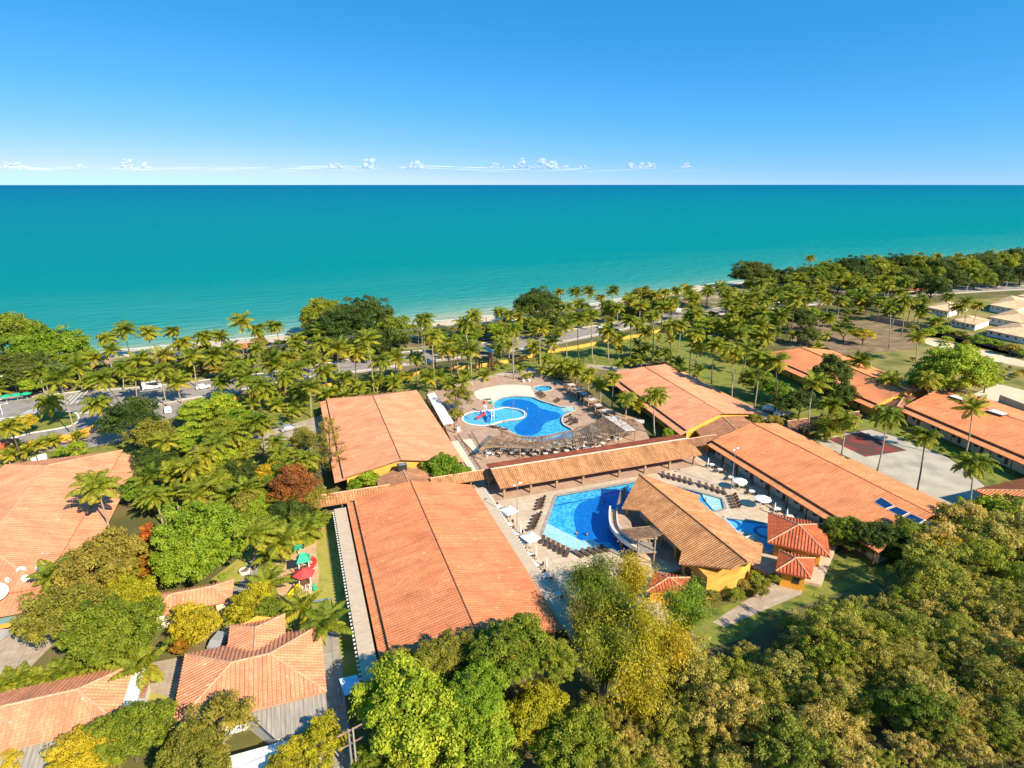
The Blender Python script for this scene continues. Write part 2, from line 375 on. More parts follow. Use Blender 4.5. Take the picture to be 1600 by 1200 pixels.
for a, b in (('paving_pale', 1.5), ('deck_pink', 1.1), ('paving', 1.0), ('concrete', 2.0)): joints(a, b)
# ---- pool water and pool tiles with sparkle painted in
def pool_tiles_sparkle(name, c1, c2, s=2.2):
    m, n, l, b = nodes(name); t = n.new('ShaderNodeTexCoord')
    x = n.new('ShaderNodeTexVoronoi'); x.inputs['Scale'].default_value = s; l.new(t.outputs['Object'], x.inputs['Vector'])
    r = n.new('ShaderNodeValToRGB'); r.color_ramp.elements[0].color = (*c2, 1); r.color_ramp.elements[1].color = (*c1, 1)  # pale cells: mosaic variation, with caustic-like water sparkle put into the colour
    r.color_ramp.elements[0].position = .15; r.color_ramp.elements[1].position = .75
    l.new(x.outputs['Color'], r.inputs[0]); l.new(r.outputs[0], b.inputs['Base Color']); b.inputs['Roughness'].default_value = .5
pool_tiles_sparkle('pool_blue', (.015, .33, .66), (.14, .56, .80))
pool_tiles_sparkle('pool_deep', (.002, .13, .48), (.006, .20, .60))
pool_tiles_sparkle('pool_light', (.10, .48, .78), (.16, .55, .80))
pool_tiles_sparkle('pool_pale', (.42, .62, .58), (.60, .74, .68))
M('pool_cream', (.78, .72, .50), (.70, .68, .50), .3, .6)
M('pool_line', (.01, .10, .36), rough=.5)
def water_mat(name, tint, gl=.5, bs=3.0, bst=.15):
    m, n, l, b = nodes(name); n.remove(b)
    tr = n.new('ShaderNodeBsdfTransparent'); tr.inputs[0].default_value = (*tint, 1)
    g = n.new('ShaderNodeBsdfGlossy'); g.inputs['Roughness'].default_value = .08
    fr = n.new('ShaderNodeFresnel'); fr.inputs[0].default_value = 1.33
    t = n.new('ShaderNodeTexCoord'); x = n.new('ShaderNodeTexNoise'); x.inputs['Scale'].default_value = bs; x.inputs['Detail'].default_value = 3
    l.new(t.outputs['Object'], x.inputs['Vector']); bp = n.new('ShaderNodeBump'); bp.inputs['Strength'].default_value = bst
    l.new(x.outputs[0], bp.inputs['Height']); l.new(bp.outputs[0], g.inputs['Normal']); l.new(bp.outputs[0], fr.inputs['Normal'])
    ge = n.new('ShaderNodeNewGeometry'); iv = n.new('ShaderNodeMath'); iv.operation = 'SUBTRACT'; iv.inputs[0].default_value = 1; l.new(ge.outputs['Backfacing'], iv.inputs[1])
    ff = n.new('ShaderNodeMath'); ff.operation = 'MULTIPLY'; l.new(fr.outputs[0], ff.inputs[0]); l.new(iv.outputs[0], ff.inputs[1])
    mx = n.new('ShaderNodeMixShader'); l.new(ff.outputs[0], mx.inputs[0]); l.new(tr.outputs[0], mx.inputs[1]); l.new(g.outputs[0], mx.inputs[2])
    l.new(mx.outputs[0], n['Material Output'].inputs[0])
water_mat('pool_water', (.86, .97, 1.0))
# ---- sea
def sea_mat():
    m, n, l, b = nodes('sea'); b.inputs['Roughness'].default_value = .5; b.inputs['Specular IOR Level'].default_value = .025
    g = n.new('ShaderNodeNewGeometry'); sx = n.new('ShaderNodeSeparateXYZ'); l.new(g.outputs['Position'], sx.inputs[0])
    mu = n.new('ShaderNodeMath'); mu.operation = 'MULTIPLY_ADD'; mu.inputs[1].default_value = -.151; l.new(sx.outputs[0], mu.inputs[0]); l.new(sx.outputs[1], mu.inputs[2])
    mp = n.new('ShaderNodeMapping'); mp.inputs['Scale'].default_value = (.004, .016, 1); l.new(g.outputs['Position'], mp.inputs[0])
    x = n.new('ShaderNodeTexNoise'); x.inputs['Scale'].default_value = 1; x.inputs['Detail'].default_value = 5; l.new(mp.outputs[0], x.inputs['Vector'])
    ad = n.new('ShaderNodeMath'); ad.operation = 'MULTIPLY_ADD'; ad.inputs[1].default_value = 1.3; ad.inputs[2].default_value = .3; l.new(x.outputs[0], ad.inputs[0])
    s0 = n.new('ShaderNodeMath'); s0.operation = 'SUBTRACT'; s0.inputs[1].default_value = 280; l.new(mu.outputs[0], s0.inputs[0])
    dm = n.new('ShaderNodeMath'); dm.operation = 'MULTIPLY'; l.new(s0.outputs[0], dm.inputs[0]); l.new(ad.outputs[0], dm.inputs[1])
    lg = n.new('ShaderNodeMath'); lg.operation = 'LOGARITHM'; lg.inputs[1].default_value = 10
    mxx = n.new('ShaderNodeMath'); mxx.operation = 'MAXIMUM'; mxx.inputs[1].default_value = 3; l.new(dm.outputs[0], mxx.inputs[0]); l.new(mxx.outputs[0], lg.inputs[0])
    mr = n.new('ShaderNodeMapRange'); mr.inputs[1].default_value = .5; mr.inputs[2].default_value = 4.5; l.new(lg.outputs[0], mr.inputs[0])
    r = n.new('ShaderNodeValToRGB'); l.new(mr.outputs[0], r.inputs[0]); E = r.color_ramp.elements
    E[0].position = 0; E[0].color = (.30, .38, .27, 1); E[1].position = 1; E[1].color = (.0, .115, .25, 1)
    for p, c in ((.16, (.13, .33, .27)), (.30, (.025, .26, .24)), (.44, (.0, .225, .235)), (.60, (.0, .20, .24)), (.78, (.0, .155, .25))):
        e = E.new(p); e.color = (*c, 1)
    l.new(r.outputs[0], b.inputs['Base Color'])
    m2 = n.new('ShaderNodeMapping'); m2.inputs['Rotation'].default_value = (0, 0, R(-28)); m2.inputs['Scale'].default_value = (.07, .22, 1); l.new(g.outputs['Position'], m2.inputs[0])
    w = n.new('ShaderNodeTexNoise'); w.inputs['Scale'].default_value = 1; w.inputs['Detail'].default_value = 5; w.inputs['Roughness'].default_value = .6; l.new(m2.outputs[0], w.inputs['Vector'])
    bp = n.new('ShaderNodeBump'); bp.inputs['Strength'].default_value = 1.0; bp.inputs['Distance'].default_value = 3.0; l.new(w.outputs[0], bp.inputs['Height']); l.new(bp.outputs[0], b.inputs['Normal'])
sea_mat()
# ================================================================ the setting
SH = [(-900, 120), (-500, 180), (-250, 232), (-110, 262), (-65, 271), (20, 279), (73, 283), (150, 296), (252, 333), (400, 352), (629, 376), (900, 410), (1600, 520)]
def off(d, z): return [(x, y + d, z) for x, y in SH]
g = MB(); rows = [off(120, -14), off(0, -2.05), off(-9, -.6), off(-20, 0)]
vs = [p for r in rows for p in r]; k = len(SH)
g.add(vs, [(i * k + j, (i + 1) * k + j, (i + 1) * k + j + 1, i * k + j + 1) for i in range(3) for j in range(k - 1)])
struct('beach_sand', g, 'sand_beach', True)
g = MB(); g.sheet([(p[0], p[1]) for p in off(-20, 0)][::-1] + [(-900, -300), (1600, -300)], 0)
struct('ground', g, 'ground_mix')
g = MB(); g.add([(-70000, 100, -2), (70000, 100, -2), (70000, 70000, -2), (-70000, 70000, -2)], [(0, 1, 2, 3)])
struct('sea', g, 'sea')
# surf line where the water meets the sand
g = MB(); fo = smooth_loop([(x, y + 1.5) for x, y in SH[2:-1]], 12, False)
rr = random.Random(4); fo = [(x, y + rr.uniform(-.8, .8)) for x, y in fo]; g.ribbon(fo, .9, -1.98, -1.93)
struct('surf_line', g, 'road_paint')
# hill at lower right
g = MB(); nx, ny = 60, 44
xs = np.linspace(26, 150, nx); ys = np.linspace(8, 60, ny)
vs = [(x, y, hill_h(x, y) + (.012 if hill_h(x, y) > .01 else -.3)) for y in ys for x in xs]
g.add(vs, [(j * nx + i, j * nx + i + 1, (j + 1) * nx + i + 1, (j + 1) * nx + i) for j in range(ny - 1) for i in range(nx - 1)])
struct('hillside', g, 'forest_floor', True)
def sheet(name, pts, z, mat, holes=()):
    g = MB(); g.sheet(xy(pts), z, holes); return struct(name, g, mat)
# road and its verges (photo px along far and near kerbs)
far = [(-160, 642), (0, 625), (60, 620), (125, 612), (200, 607), (275, 600), (350, 590), (400, 585), (487, 572), (575, 557), (656, 548), (702, 544), (802, 529), (851, 522), (959, 504), (1040, 489), (1160, 478), (1300, 465), (1420, 456), (1525, 450), (1600, 446), (1760, 438)]
near = [(-160, 700), (0, 655), (60, 652), (125, 646), (192, 640), (262, 629), (300, 622), (362, 612), (400, 604), (490, 588), (575, 578), (656, 566), (737, 556), (786, 549), (851, 539), (965, 516), (1045, 500), (1160, 487), (1300, 473), (1420, 463), (1525, 456), (1600, 452), (1760, 443)]
F_ = smooth_loop(xy([at(*p) for p in far]), 3, False); N_ = smooth_loop(xy([at(*p) for p in near]), 3, False)
sheet('road', F_ + N_[::-1], .03, 'asphalt')
def offset_line(L, d):
    out = []
    for i in range(len(L)):
        a = Vector(L[max(0, i - 1)]); b = Vector(L[min(len(L) - 1, i + 1)]); t = (b - a).normalized(); out.append((L[i][0] - t.y * d, L[i][1] + t.x * d))
    return out
for nm, L, s in (('far', F_, 1), ('near', N_, -1)):
    g = MB(); g.ribbon(offset_line(L, .12 * s), .3, 0, .14); struct('kerb', g, 'road_paint')
g = MB(); g.ribbon(offset_line(F_, -1.1), .14, .031, .036); g.ribbon(offset_line(N_, 1.1), .14, .031, .036)
mid = [((a[0] + b[0]) / 2, (a[1] + b[1]) / 2) for a, b in zip(F_, N_)]
for i in range(0, len(mid) - 1):
    a = Vector(mid[i]); b = Vector(mid[i + 1]); L = (b - a).length
    for q in range(int(L / 6)):
        p = a.lerp(b, q * 6 / L); e = a.lerp(b, min(1, (q * 6 + 3) / L)); g.ribbon([p, e], .14, .031, .036)
# chevron hatching at the junction
for i in range(11):
    a = at(24 + i * 9.5, 652 - i * 2.2); b = at(38 + i * 9.5 + 8, 641 - i * 3.4); g.ribbon([xy([a])[0], xy([b])[0]], .28, .031, .037)
struct('road_markings', g, 'road_paint')
sheet('pavement', offset_line(F_, .3) + offset_line(F_, 5.5)[::-1], .05, 'paving')
sheet('verge_lawn', offset_line(F_, 1.4)[8:] + offset_line(F_, 4.2)[8:][::-1], .09, 'lawn')
sheet('beach_verge', offset_line(F_, 5.6)[3:57] + [(x, y - 19.5) for x, y in reversed(SH) if -120 < x < 560], .02, 'coast_earth')
sheet('near_pavement', offset_line(N_, -.3)[12:] + offset_line(N_, -2.6)[12:][::-1], .06, 'paving')
# side street and junction at left
sheet('side_street', [at(*p) for p in [(-60, 700), (0, 660), (90, 650), (192, 641), (262, 630), (300, 628), (290, 645), (245, 662), (190, 690), (150, 698), (90, 704), (0, 714), (-60, 730)]], .025, 'asphalt')
isl = smooth_loop(xy([at(*p) for p in [(-40, 668), (20, 655), (60, 646), (100, 643), (118, 646), (123, 655), (112, 665), (80, 672), (40, 679), (-40, 700)]]), 4)
g = MB(); g.prism(isl, 0, .16); struct('traffic_island', g, 'lawn')
g = MB(); g.ribbon(isl + isl[:1], .4, 0, .2); struct('kerb', g, 'road_paint')
# lawns and yards
sheet('lawn', [at(*p) for p in [(300, 640), (420, 612), (560, 590), (700, 572), (860, 548), (1000, 520), (1060, 512), (1200, 545), (1290, 590), (1360, 640), (1200, 660), (1100, 600), (1040, 560), (930, 580), (860, 590), (760, 600), (690, 610), (640, 612), (500, 630), (480, 690), (300, 700)]], .015, 'lawn')
sheet('lawn', [at(*p) for p in [(40, 712), (190, 676), (215, 700), (190, 712), (10, 735), (-60, 750), (-60, 725)]], .02, 'lawn')
sheet('dry_field', [at(*p) for p in [(1290, 560), (1330, 520), (1420, 520), (1500, 520), (1600, 560), (1800, 640), (1800, 700), (1600, 630), (1480, 600), (1400, 610)]], .02, 'field')
sheet('earth_yard', [at(*p) for p in [(1230, 545), (1240, 500), (1290, 495), (1400, 505), (1445, 518), (1430, 545), (1360, 552), (1310, 560)]], .03, 'earth')
sheet('far_yard', [at(*p) for p in [(1440, 474), (1600, 462), (1900, 470), (1900, 640), (1600, 560), (1400, 512), (1380, 495)]], .02, 'field')
sheet('rubble_ground', [at(*p) for p in [(1530, 612), (1560, 600), (1640, 620), (1640, 680), (1540, 650), (1500, 625)]], .035, 'sand_beach')
sheet('sandy_track', smooth_loop(xy([at(*p) for p in [(1450, 528), (1480, 535), (1540, 548), (1620, 570), (1640, 580), (1560, 566), (1500, 552), (1445, 536)]]), 3), .035, 'sand_beach')
sheet('driveway', [(111.8, 100), (115.5, 100), (120, 125), (119, 150), (112, 170), (98, 184), (86, 190), (60, 186), (45, 180), (45, 176), (62, 181), (85, 185), (95, 180), (107, 168), (114.5, 150), (115.5, 125)], .04, 'paving')
# walkway round the resort and garden paths
sheet('garden_path', smooth_loop(xy([at(*p) for p in [(384, 885), (396, 868), (404, 845), (418, 838), (424, 850), (418, 880), (412, 905), (396, 925), (375, 935), (362, 955), (352, 950), (362, 925), (378, 905)]]), 4), .03, 'concrete')
sheet('play_yard', [at(*p) for p in [(330, 905), (430, 830), (520, 800), (537, 800), (566, 1070), (520, 1070), (500, 985), (420, 985), (350, 975)]], .018, 'lawn_yellow')
sheet('play_sand', smooth_loop(xy([at(*p) for p in [(432, 880), (440, 845), (478, 828), (496, 828), (494, 860), (499, 900), (488, 925), (478, 940), (448, 945), (430, 915)]]), 4), .026, 'sand_court')
sheet('walkway', [(-1.2, 40), (1.0, 40), (1.0, 76), (-1.2, 76)], .03, 'concrete')
sheet('parking_yard', [at(*p) for p in [(-60, 985), (0, 965), (105, 950), (90, 1000), (40, 1050), (-60, 1080)]], .025, 'paving')
sheet('courtyard', [at(*p) for p in [(215, 1040), (290, 1025), (262, 1130), (200, 1130)]], .028, 'paving')
sheet('courtyard_lawn', [at(*p) for p in [(215, 1075), (265, 1090), (258, 1100), (232, 1108), (218, 1100)]], .045, 'lawn_yellow')
sheet('car_yard', [at(*p) for p in [(395, 605 + 75), (500, 650), (520, 660), (520, 720), (440, 700), (400, 700)]], .03, 'paving')
# terrace and sports court on the right
sheet('sports_court', [(108, 66), (126, 66), (127.5, 72.5), (132, 75.5), (136.3, 83), (138.8, 89), (138, 101), (136.3, 107), (114.5, 107), (111.5, 90)], .03, 'court_slab')
sheet('court_surface', [at(*p) for p in [(1293, 686), (1346, 675), (1417, 704), (1352, 714)]], .045, 'red_court')
sheet('lawn', [(111.5, 107.5), (136.8, 107.6), (138.6, 101), (139.4, 89), (136.8, 82.6), (132.4, 75), (128, 72), (127, 66), (150, 66), (150, 104), (143, 116), (118, 121), (112.5, 118)], .035, 'lawn')
sheet('footpath', [(52, 59.5), (53, 58), (69, 60.2), (72, 63), (70, 66), (67, 64)], .035, 'paving')
sheet('lawn', [(45, 52), (60, 57.5), (79, 59), (98, 60), (112, 68), (100, 72), (84, 66), (70, 64), (64, 62), (50, 62)], .02, 'lawn')
# ================================================================ decks and pools
def bl(c, s, t):                                        # corners near-left, near-right, far-right, far-left
    a = c[0].lerp(c[1], s); b = c[3].lerp(c[2], s); return a.lerp(b, t)
P1 = lambda pts, z=.5: z_(pts, 700, 580, 8, z)
P4 = lambda pts, z=.5: z_(pts, 750, 700, 4.571, z)
P5 = lambda pts, z=.5: z_(pts, 1000, 650, 4.571, z)
pool_main = smooth_loop(xy(P1([(590, 470), (562, 430), (580, 380), (630, 345), (710, 320), (820, 308), (950, 312), (1060, 325), (1120, 350), (1200, 380), (1290, 405), (1370, 432), (1470, 440), (1560, 445), (1598, 462), (1580, 495), (1520, 520), (1460, 545), (1430, 580), (1428, 630), (1460, 675), (1530, 710), (1580, 760), (1570, 815), (1500, 850), (1380, 872), (1200, 880), (1050, 878), (920, 860), (850, 800), (760, 740), (680, 705), (590, 682), (565, 672), (640, 640), (760, 612), (860, 602), (940, 580), (975, 540), (955, 505), (890, 475), (800, 458), (720, 448), (650, 458)])), 3)
kids_pool = smooth_loop(xy(P1([(640, 468), (700, 452), (800, 462), (890, 480), (945, 508), (962, 540), (930, 575), (855, 596), (760, 606), (640, 632), (555, 662), (440, 678), (310, 668), (220, 640), (180, 595), (205, 545), (280, 512), (400, 500), (500, 490)])), 4)
deep = smooth_loop(xy(P1([(668, 405), (720, 370), (820, 350), (950, 360), (1050, 385), (1100, 420), (1150, 460), (1250, 490), (1350, 510), (1408, 545), (1380, 590), (1280, 620), (1200, 660), (1170, 710), (1150, 755), (1050, 800), (930, 800), (850, 760), (828, 700), (870, 660), (930, 612), (985, 575), (990, 530), (960, 492), (900, 466), (800, 450), (700, 438)], .1)), 4)
round_pool = smooth_loop(xy(P1([(1185 + 122 * math.cos(t * math.pi / 6), 214 + 40 * math.sin(t * math.pi / 6)) for t in range(12)])), 3)
beach = smooth_loop(xy(P1([(325, 275), (360, 245), (450, 212), (600, 185), (760, 170), (900, 172), (1030, 190), (1045, 225), (1075, 262), (1080, 300), (1090, 322), (950, 306), (820, 302), (710, 314), (620, 342), (570, 378), (500, 372), (420, 358), (360, 335)])), 4)
pool_two = [(45.6, 101.2), (66, 101.2), (72.4, 94.4), (76.4, 88.8), (74.3, 85.2), (72.3, 84.8), (69.5, 86), (62, 83), (55, 78), (47.5, 78.4), (46.5, 81.3), (40.9, 81.6), (37.3, 88.5)]
pool_three = [(71.9, 82.9), (78.5, 78.2), (80.5, 76), (76, 71.5), (71.5, 70), (72.1, 72.3), (73.4, 75.6), (70.9, 77.6)]
def dedupe(q):
    o = []
    for p in q:
        if not o or (Vector(p) - Vector(o[-1])).length > .25: o.append(p)
    return o
pool_two = dedupe(pool_two)
DZ = .5
deck1 = xy([at(x, y, DZ) for x, y in [(668, 613), (700, 606), (731, 602), (745, 595), (762, 590), (785, 586), (804, 584), (850, 586), (880, 596), (905, 608), (947, 640), (1000, 655), (1016, 688)]]) + [(88, 111.3), (31.2, 111.3)]
g = MB(); g.prism(deck1, 0, DZ, [pool_main, kids_pool, round_pool]); struct('pink_deck', g, 'deck_pink')
deck2 = [(31.2, 58.5), (45, 60), (48, 68), (53, 71.5), (66, 71.5), (67, 66), (73, 60.5), (84, 68), (88.5, 70), (88.5, 111.3), (31.2, 111.3)]
g = MB(); g.prism(deck2, 0, DZ, [pool_two, pool_three]); struct('stone_deck', g, 'paving_pale')
sheet('beach_entry', beach, DZ + .02, 'pool_cream')
sheet('gallery_floor', [(33.6, 103.0), (81.8, 103.0), (81.8, 111), (33.6, 111)], DZ + .012, 'deck_pink')
def pool(name, label, loop, floor_mat, wall_mat, coping_mat, copw=.35, floor=.1, water=.40):
    c = sum((Vector((*p, 0)) for p in loop), Vector()) / len(loop)
    r = thing(name, label, 'swimming pool', (c.x, c.y, 0))
    g = MB(); g.sheet(loop, floor); obj('basin_floor', g, floor_mat, r)
    g = MB(); n = len(loop); g.add([(*p, floor) for p in loop] + [(*p, DZ) for p in loop], [(i, (i + 1) % n, n + (i + 1) % n, n + i) for i in range(n)]); obj('basin_wall', g, wall_mat, r)
    g = MB(); g.ribbon(list(loop) + [loop[0]], copw, DZ - .1, DZ + .06); obj('coping', g, coping_mat, r)
    g = MB(); g.sheet(loop, water); obj('water', g, 'pool_water', r)
    return r
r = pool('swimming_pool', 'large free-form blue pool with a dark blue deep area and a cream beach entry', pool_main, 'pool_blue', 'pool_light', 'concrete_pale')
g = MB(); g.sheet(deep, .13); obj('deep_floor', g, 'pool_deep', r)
for k in range(4):
    q = [(x, y) for x, y in [(a.x, a.y) for a in P1([(1598 - k * 26, 462), (1555 - k * 24, 447 + k * 3), (1470 - k * 20, 443 + k * 4), (1470 - k * 20, 470), (1530 - k * 26, 500), (1580 - k * 26, 490)])]]
    g = MB(); g.sheet(q, .36 - k * .055); obj('step', g, 'pool_pale', r)
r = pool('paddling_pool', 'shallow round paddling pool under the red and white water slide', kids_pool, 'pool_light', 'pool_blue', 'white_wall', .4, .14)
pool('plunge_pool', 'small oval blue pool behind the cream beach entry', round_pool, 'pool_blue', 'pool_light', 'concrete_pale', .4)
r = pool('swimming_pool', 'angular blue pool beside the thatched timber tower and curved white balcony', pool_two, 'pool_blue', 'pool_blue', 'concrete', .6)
d2 = [(54.5, 98.6), (58, 99.6), (66, 98.5), (70.5, 93.5), (72, 88), (64, 84), (55, 79.5), (48.5, 79.5), (47.8, 83), (44.5, 83.5), (42.2, 83.2), (44.0, 88), (46.0, 93.5), (49.5, 97.4)]
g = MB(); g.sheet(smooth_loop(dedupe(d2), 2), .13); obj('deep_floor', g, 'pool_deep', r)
g = MB(); g.sheet(xy(P4([(446, 540), (482, 538), (720, 660), (800, 650), (876, 702), (690, 738), (440, 622)], .3)), .30); obj('sitting_ledge', g, 'pool_pale', r)
g = MB(); a, b = [xy([p])[0] for p in P4([(525, 412), (800, 362)], .1)]; g.ribbon([a, b], .25, .12, .15); obj('lane_line', g, 'pool_line', r)
g = MB(); g.sheet(xy(P5([(440, 555), (588, 592), (606, 660), (560, 680), (520, 668), (470, 610)], .3)), .30); obj('sitting_ledge', g, 'pool_pale', r)
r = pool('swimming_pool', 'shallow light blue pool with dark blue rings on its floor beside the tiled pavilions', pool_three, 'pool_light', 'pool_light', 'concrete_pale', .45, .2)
for q in ((640, 775), (900, 830)):
    c = P5([q], .2)[0]; g = MB(); n = 28
    vs = [(c.x + rr * math.cos(2 * math.pi * i / n), c.y + rr * math.sin(2 * math.pi * i / n), .23) for rr in (1.5, 2.2) for i in range(n)]
    g.add(vs, [(i, (i + 1) % n, n + (i + 1) % n, n + i) for i in range(n)]); obj('floor_ring', g, 'pool_line', r)
# ================================================================ long tiled halls
def hall(name, label, c, ze=3.4, zr=6.0, rf=.5, skirt=2.0, mat='clay_orange', hip=0, wall='yellow_wall', side=0, post=0, group=None, rib=.5, near_hip=0):
    c = [Vector((q[0], q[1], 0)) for q in c]
    Wd = (c[1] - c[0]).length; L = (c[3] - c[0]).length; sk = skirt / Wd
    r = thing(name, label, 'building', tuple(c[0]), 0, group)
    P = lambda s, t, z: (lambda p: Vector((p.x, p.y, z)))(bl(c, s, t))
    k = (zr - ze) / rf; up = .38; zs = ze + k * sk + up; zR = zr + up; zW = zR - k * (1 - rf) * 1.0
    zW = max(zW, ze - .2); h = hip / L; nh = near_hip / L
    g = MB()
    F = [[P(sk - .012, 0, zs), P(rf, nh, zR), P(rf, 1 - h, zR), P(sk - .012, 1, zs)], [P(rf, nh, zR), P(1, 0, zW), P(1, 1, zW), P(rf, 1 - h, zR)]]
    if hip: F.append([P(sk - .012, 1, zs), P(rf, 1 - h, zR), P(1, 1, zW)])
    if near_hip: F.append([P(sk - .012, 0, zs), P(1, 0, zW), P(rf, nh, zR)])
    for f in F: slab(g, f); roof_face(g, f, rib, .055)
    obj('roof', g, mat, r)
    if skirt:
        g = MB(); f = [P(0, 0, ze), P(sk + .01, 0, zs - up + .02), P(sk + .01, 1, zs - up + .02), P(0, 1, ze)]; slab(g, f); roof_face(g, f, rib); obj('lower_roof', g, mat, r)
        g = MB(); g.beam(P(sk + .012, .01, zs - .3), P(sk + .012, .99, zs - .3), .08, .34); obj('riser', g, 'wood_brown', r)
    g = MB(); g.tube([P(rf, nh, zR + .08), P(rf, 1 - h, zR + .08)], .11, 6); obj('ridge_cap', g, 'ridge_dark', r)
    # walls with gable ends
    ws = sk + .015; we = 1 - 1.1 / Wd; t0, t1 = .9 / L, 1 - .9 / L
    zat = lambda s: (zs - .3 + k * (s - sk)) if s < rf else (zR - .22 - k * (s - rf))
    prof = [(ws, 0), (we, 0), (we, max(2, min(zat(we), zW + .1) - .06)), (rf, zR - .24), (ws, zat(ws))]
    if near_hip or hip:
        prof = [(ws, 0), (we, 0), (we, zW - .15), (ws, zW - .15)]
        if not near_hip: prof = [(ws, 0), (we, 0), (we, max(2, min(zat(we), zW + .1) - .06)), (rf, zR - .24), (ws, zat(ws))]
        t1 = 1 - (hip + 1) / L if hip else t1; t0 = (near_hip + .5) / L if near_hip else t0
    g = MB(); m = len(prof); g.add([P(s, t, z) for t in (t0, t1) for s, z in prof], [tuple(range(m)), tuple(range(2 * m - 1, m - 1, -1))] + [(i, (i + 1) % m, m + (i + 1) % m, m + i) for i in range(m)])
    obj('wall', g, wall, r)
    if hip or near_hip:
        pass
    n = side
    for i in range(n):
        t = (i + .5) / n * .94 + .03; e = .5 / L
        d = P(ws, t, 0); dx = .05
        g = MB(); g.box(d.x - dx, d.x + dx, d.y - .45, d.y + .45, .5, 2.6); dr = obj('door', g, 'wood_brown', r)
        w = P(ws, t + 1.6 / L, 0); g = MB(); g.box(w.x - dx, w.x + dx, w.y - .6, w.y + .6, 1.3, 2.5); f = obj('window', g, 'white_paint', r)
        g = MB(); g.box(w.x - dx - .02, w.x - dx + .01, w.y - .5, w.y + .5, 1.4, 2.4); obj('pane', g, 'dark_glass', f)
    for i in range(post):
        d = P(.35 / Wd, i / (post - 1) * .97 + .015, 0); g = MB(); g.box(d.x - .1, d.x + .1, d.y - .1, d.y + .1, 0, ze - .05); obj('post', g, 'wood_brown', r)
    return r, P, (zs, zR, zW)
H1r, HP1, _ = hall('tiled_hall', 'widest orange tiled hall in the middle beside the playground lawn', [(5.5, 60.6), (29.3, 61.0), (29.3, 105.2), (5.5, 106.4)], skirt=1.6, mat='clay_orange', side=5)
hall('tiled_hall', 'pale orange tiled hall between the palm garden and the slide pool', [(4.0, 116), (30.7, 116), (30.7, 166.7), (4.0, 166.4)], skirt=2.1, mat='clay_pale', hip=8.5, side=5)
hall('tiled_hall', 'orange tiled hall behind the row of shade shelters', [(83.2, 113.6), (112.3, 119), (115, 167), (88.0, 161)], rf=.46, skirt=2.3, mat='clay_pale', hip=6, side=7, post=8)
H4, HP4, Z4 = hall('tiled_hall', 'long orange tiled hall with solar panels along the pool terrace', [(84.7, 61.0), (108.0, 64.6), (107.5, 109), (85.5, 106.6)], rf=.61, skirt=1.9, mat='clay_bright', side=9, post=10, wall='cream_wall')
H5, HP5, Z5 = hall('tiled_hall', 'orange tiled hall with two skylights behind the sports court', [(139.0, 52), (172, 55), (176.5, 113), (147, 108.2)], rf=.53, skirt=2.8, mat='clay_bright', side=9, post=12, wall='cream_wall')
hall('tiled_hall', 'partly hidden orange hall behind the ivy covered tree', [tuple(at(1362, 638, 3.4)), tuple(at(1456, 615, 3.4)), tuple(at(1300, 549, 3.4)), tuple(at(1178, 556, 3.4))], rf=.5, skirt=2.5, mat='clay_bright', hip=4, side=5)
# hall at left with hipped ends and lower skirts
r = thing('tiled_hall', 'large pale hipped hall at the left edge carrying satellite dishes', 'building', (-50, 96, 0))
x0, x1, y0, y1, xr = -61, -39.2, 95.6, 147.4, -49.6
V = lambda *a: Vector(a)
g = MB(); e = 3.7; z = 6.4
for f in ([V(x0, y0, e), V(xr, y0 + 11, z), V(xr, y1 - 10.5, z), V(x0, y1, e)], [V(xr, y0 + 11, z), V(x1, y0, e), V(x1, y1, e), V(xr, y1 - 10.5, z)], [V(x0, y0, e), V(x1, y0, e), V(xr, y0 + 11, z)], [V(x0, y1, e), V(x1, y1, e), V(xr, y1 - 10.5, z)]):
    slab(g, f); roof_face(g, f, .55)
obj('roof', g, 'clay_pale', r)
g = MB()
for f in ([V(x1 - .3, y0 - 3.7, 3.25), V(-35.3, y0 - 3.7, 2.75 - .3), V(-35.3, 144.5, 2.45), V(x1 - .3, 147, 3.25)], [V(x0, y0 + .3, 3.25), V(x0, y0 - 3.9, 2.5), V(x1 - .32, y0 - 3.9, 2.5), V(x1 - .32, y0 + .3, 3.25)]): slab(g, f); roof_face(g, f, .55)
obj('lower_roof', g, 'clay_pale', r)
g = MB()
for a, b in (((xr, y0 + 11, z), (xr, y1 - 10.5, z)), ((xr, y0 + 11, z), (x1, y0, e)), ((xr, y0 + 11, z), (x0, y0, e)), ((xr, y1 - 10.5, z), (x1, y1, e))): g.tube([V(*a) + V(0, 0, .08), V(*b) + V(0, 0, .08)], .12, 6)
obj('ridge_cap', g, 'ridge_clay', r)
g = MB(); g.box(x0 + .5, -38.5, y0 - 2.8, y1 - 1, 0, 2.4); obj('wall', g, 'orange_wall', r)
for i in range(6):
    y = 100 + i * 7; g = MB(); g.box(-38.52, -38.42, y - .6, y + .6, .9, 2.0); f = obj('window', g, 'white_paint', r); g = MB(); g.box(-38.44, -38.38, y - .5, y + .5, 1.0, 1.9); obj('pane', g, 'dark_glass', f)
g = MB(); g.box(-62, -39.2, 90.2, 91.7, 2.05, 2.2); obj('canopy', g, 'green_glass' if 'green_glass' in MAT else M('green_glass', (.16, .30, .24), (.22, .36, .30), .8, .4), r)
g = MB(); g.box(-62, -39.1, 90.0, 90.2, 1.6, 2.2); obj('fascia', g, 'orange_wall', r)
for i in range(5):
    g = MB(); x = -40 - i * 4.5; g.box(x - .12, x + .12, 90.1, 90.35, 0, 1.95); obj('post', g, 'wood_brown', r)
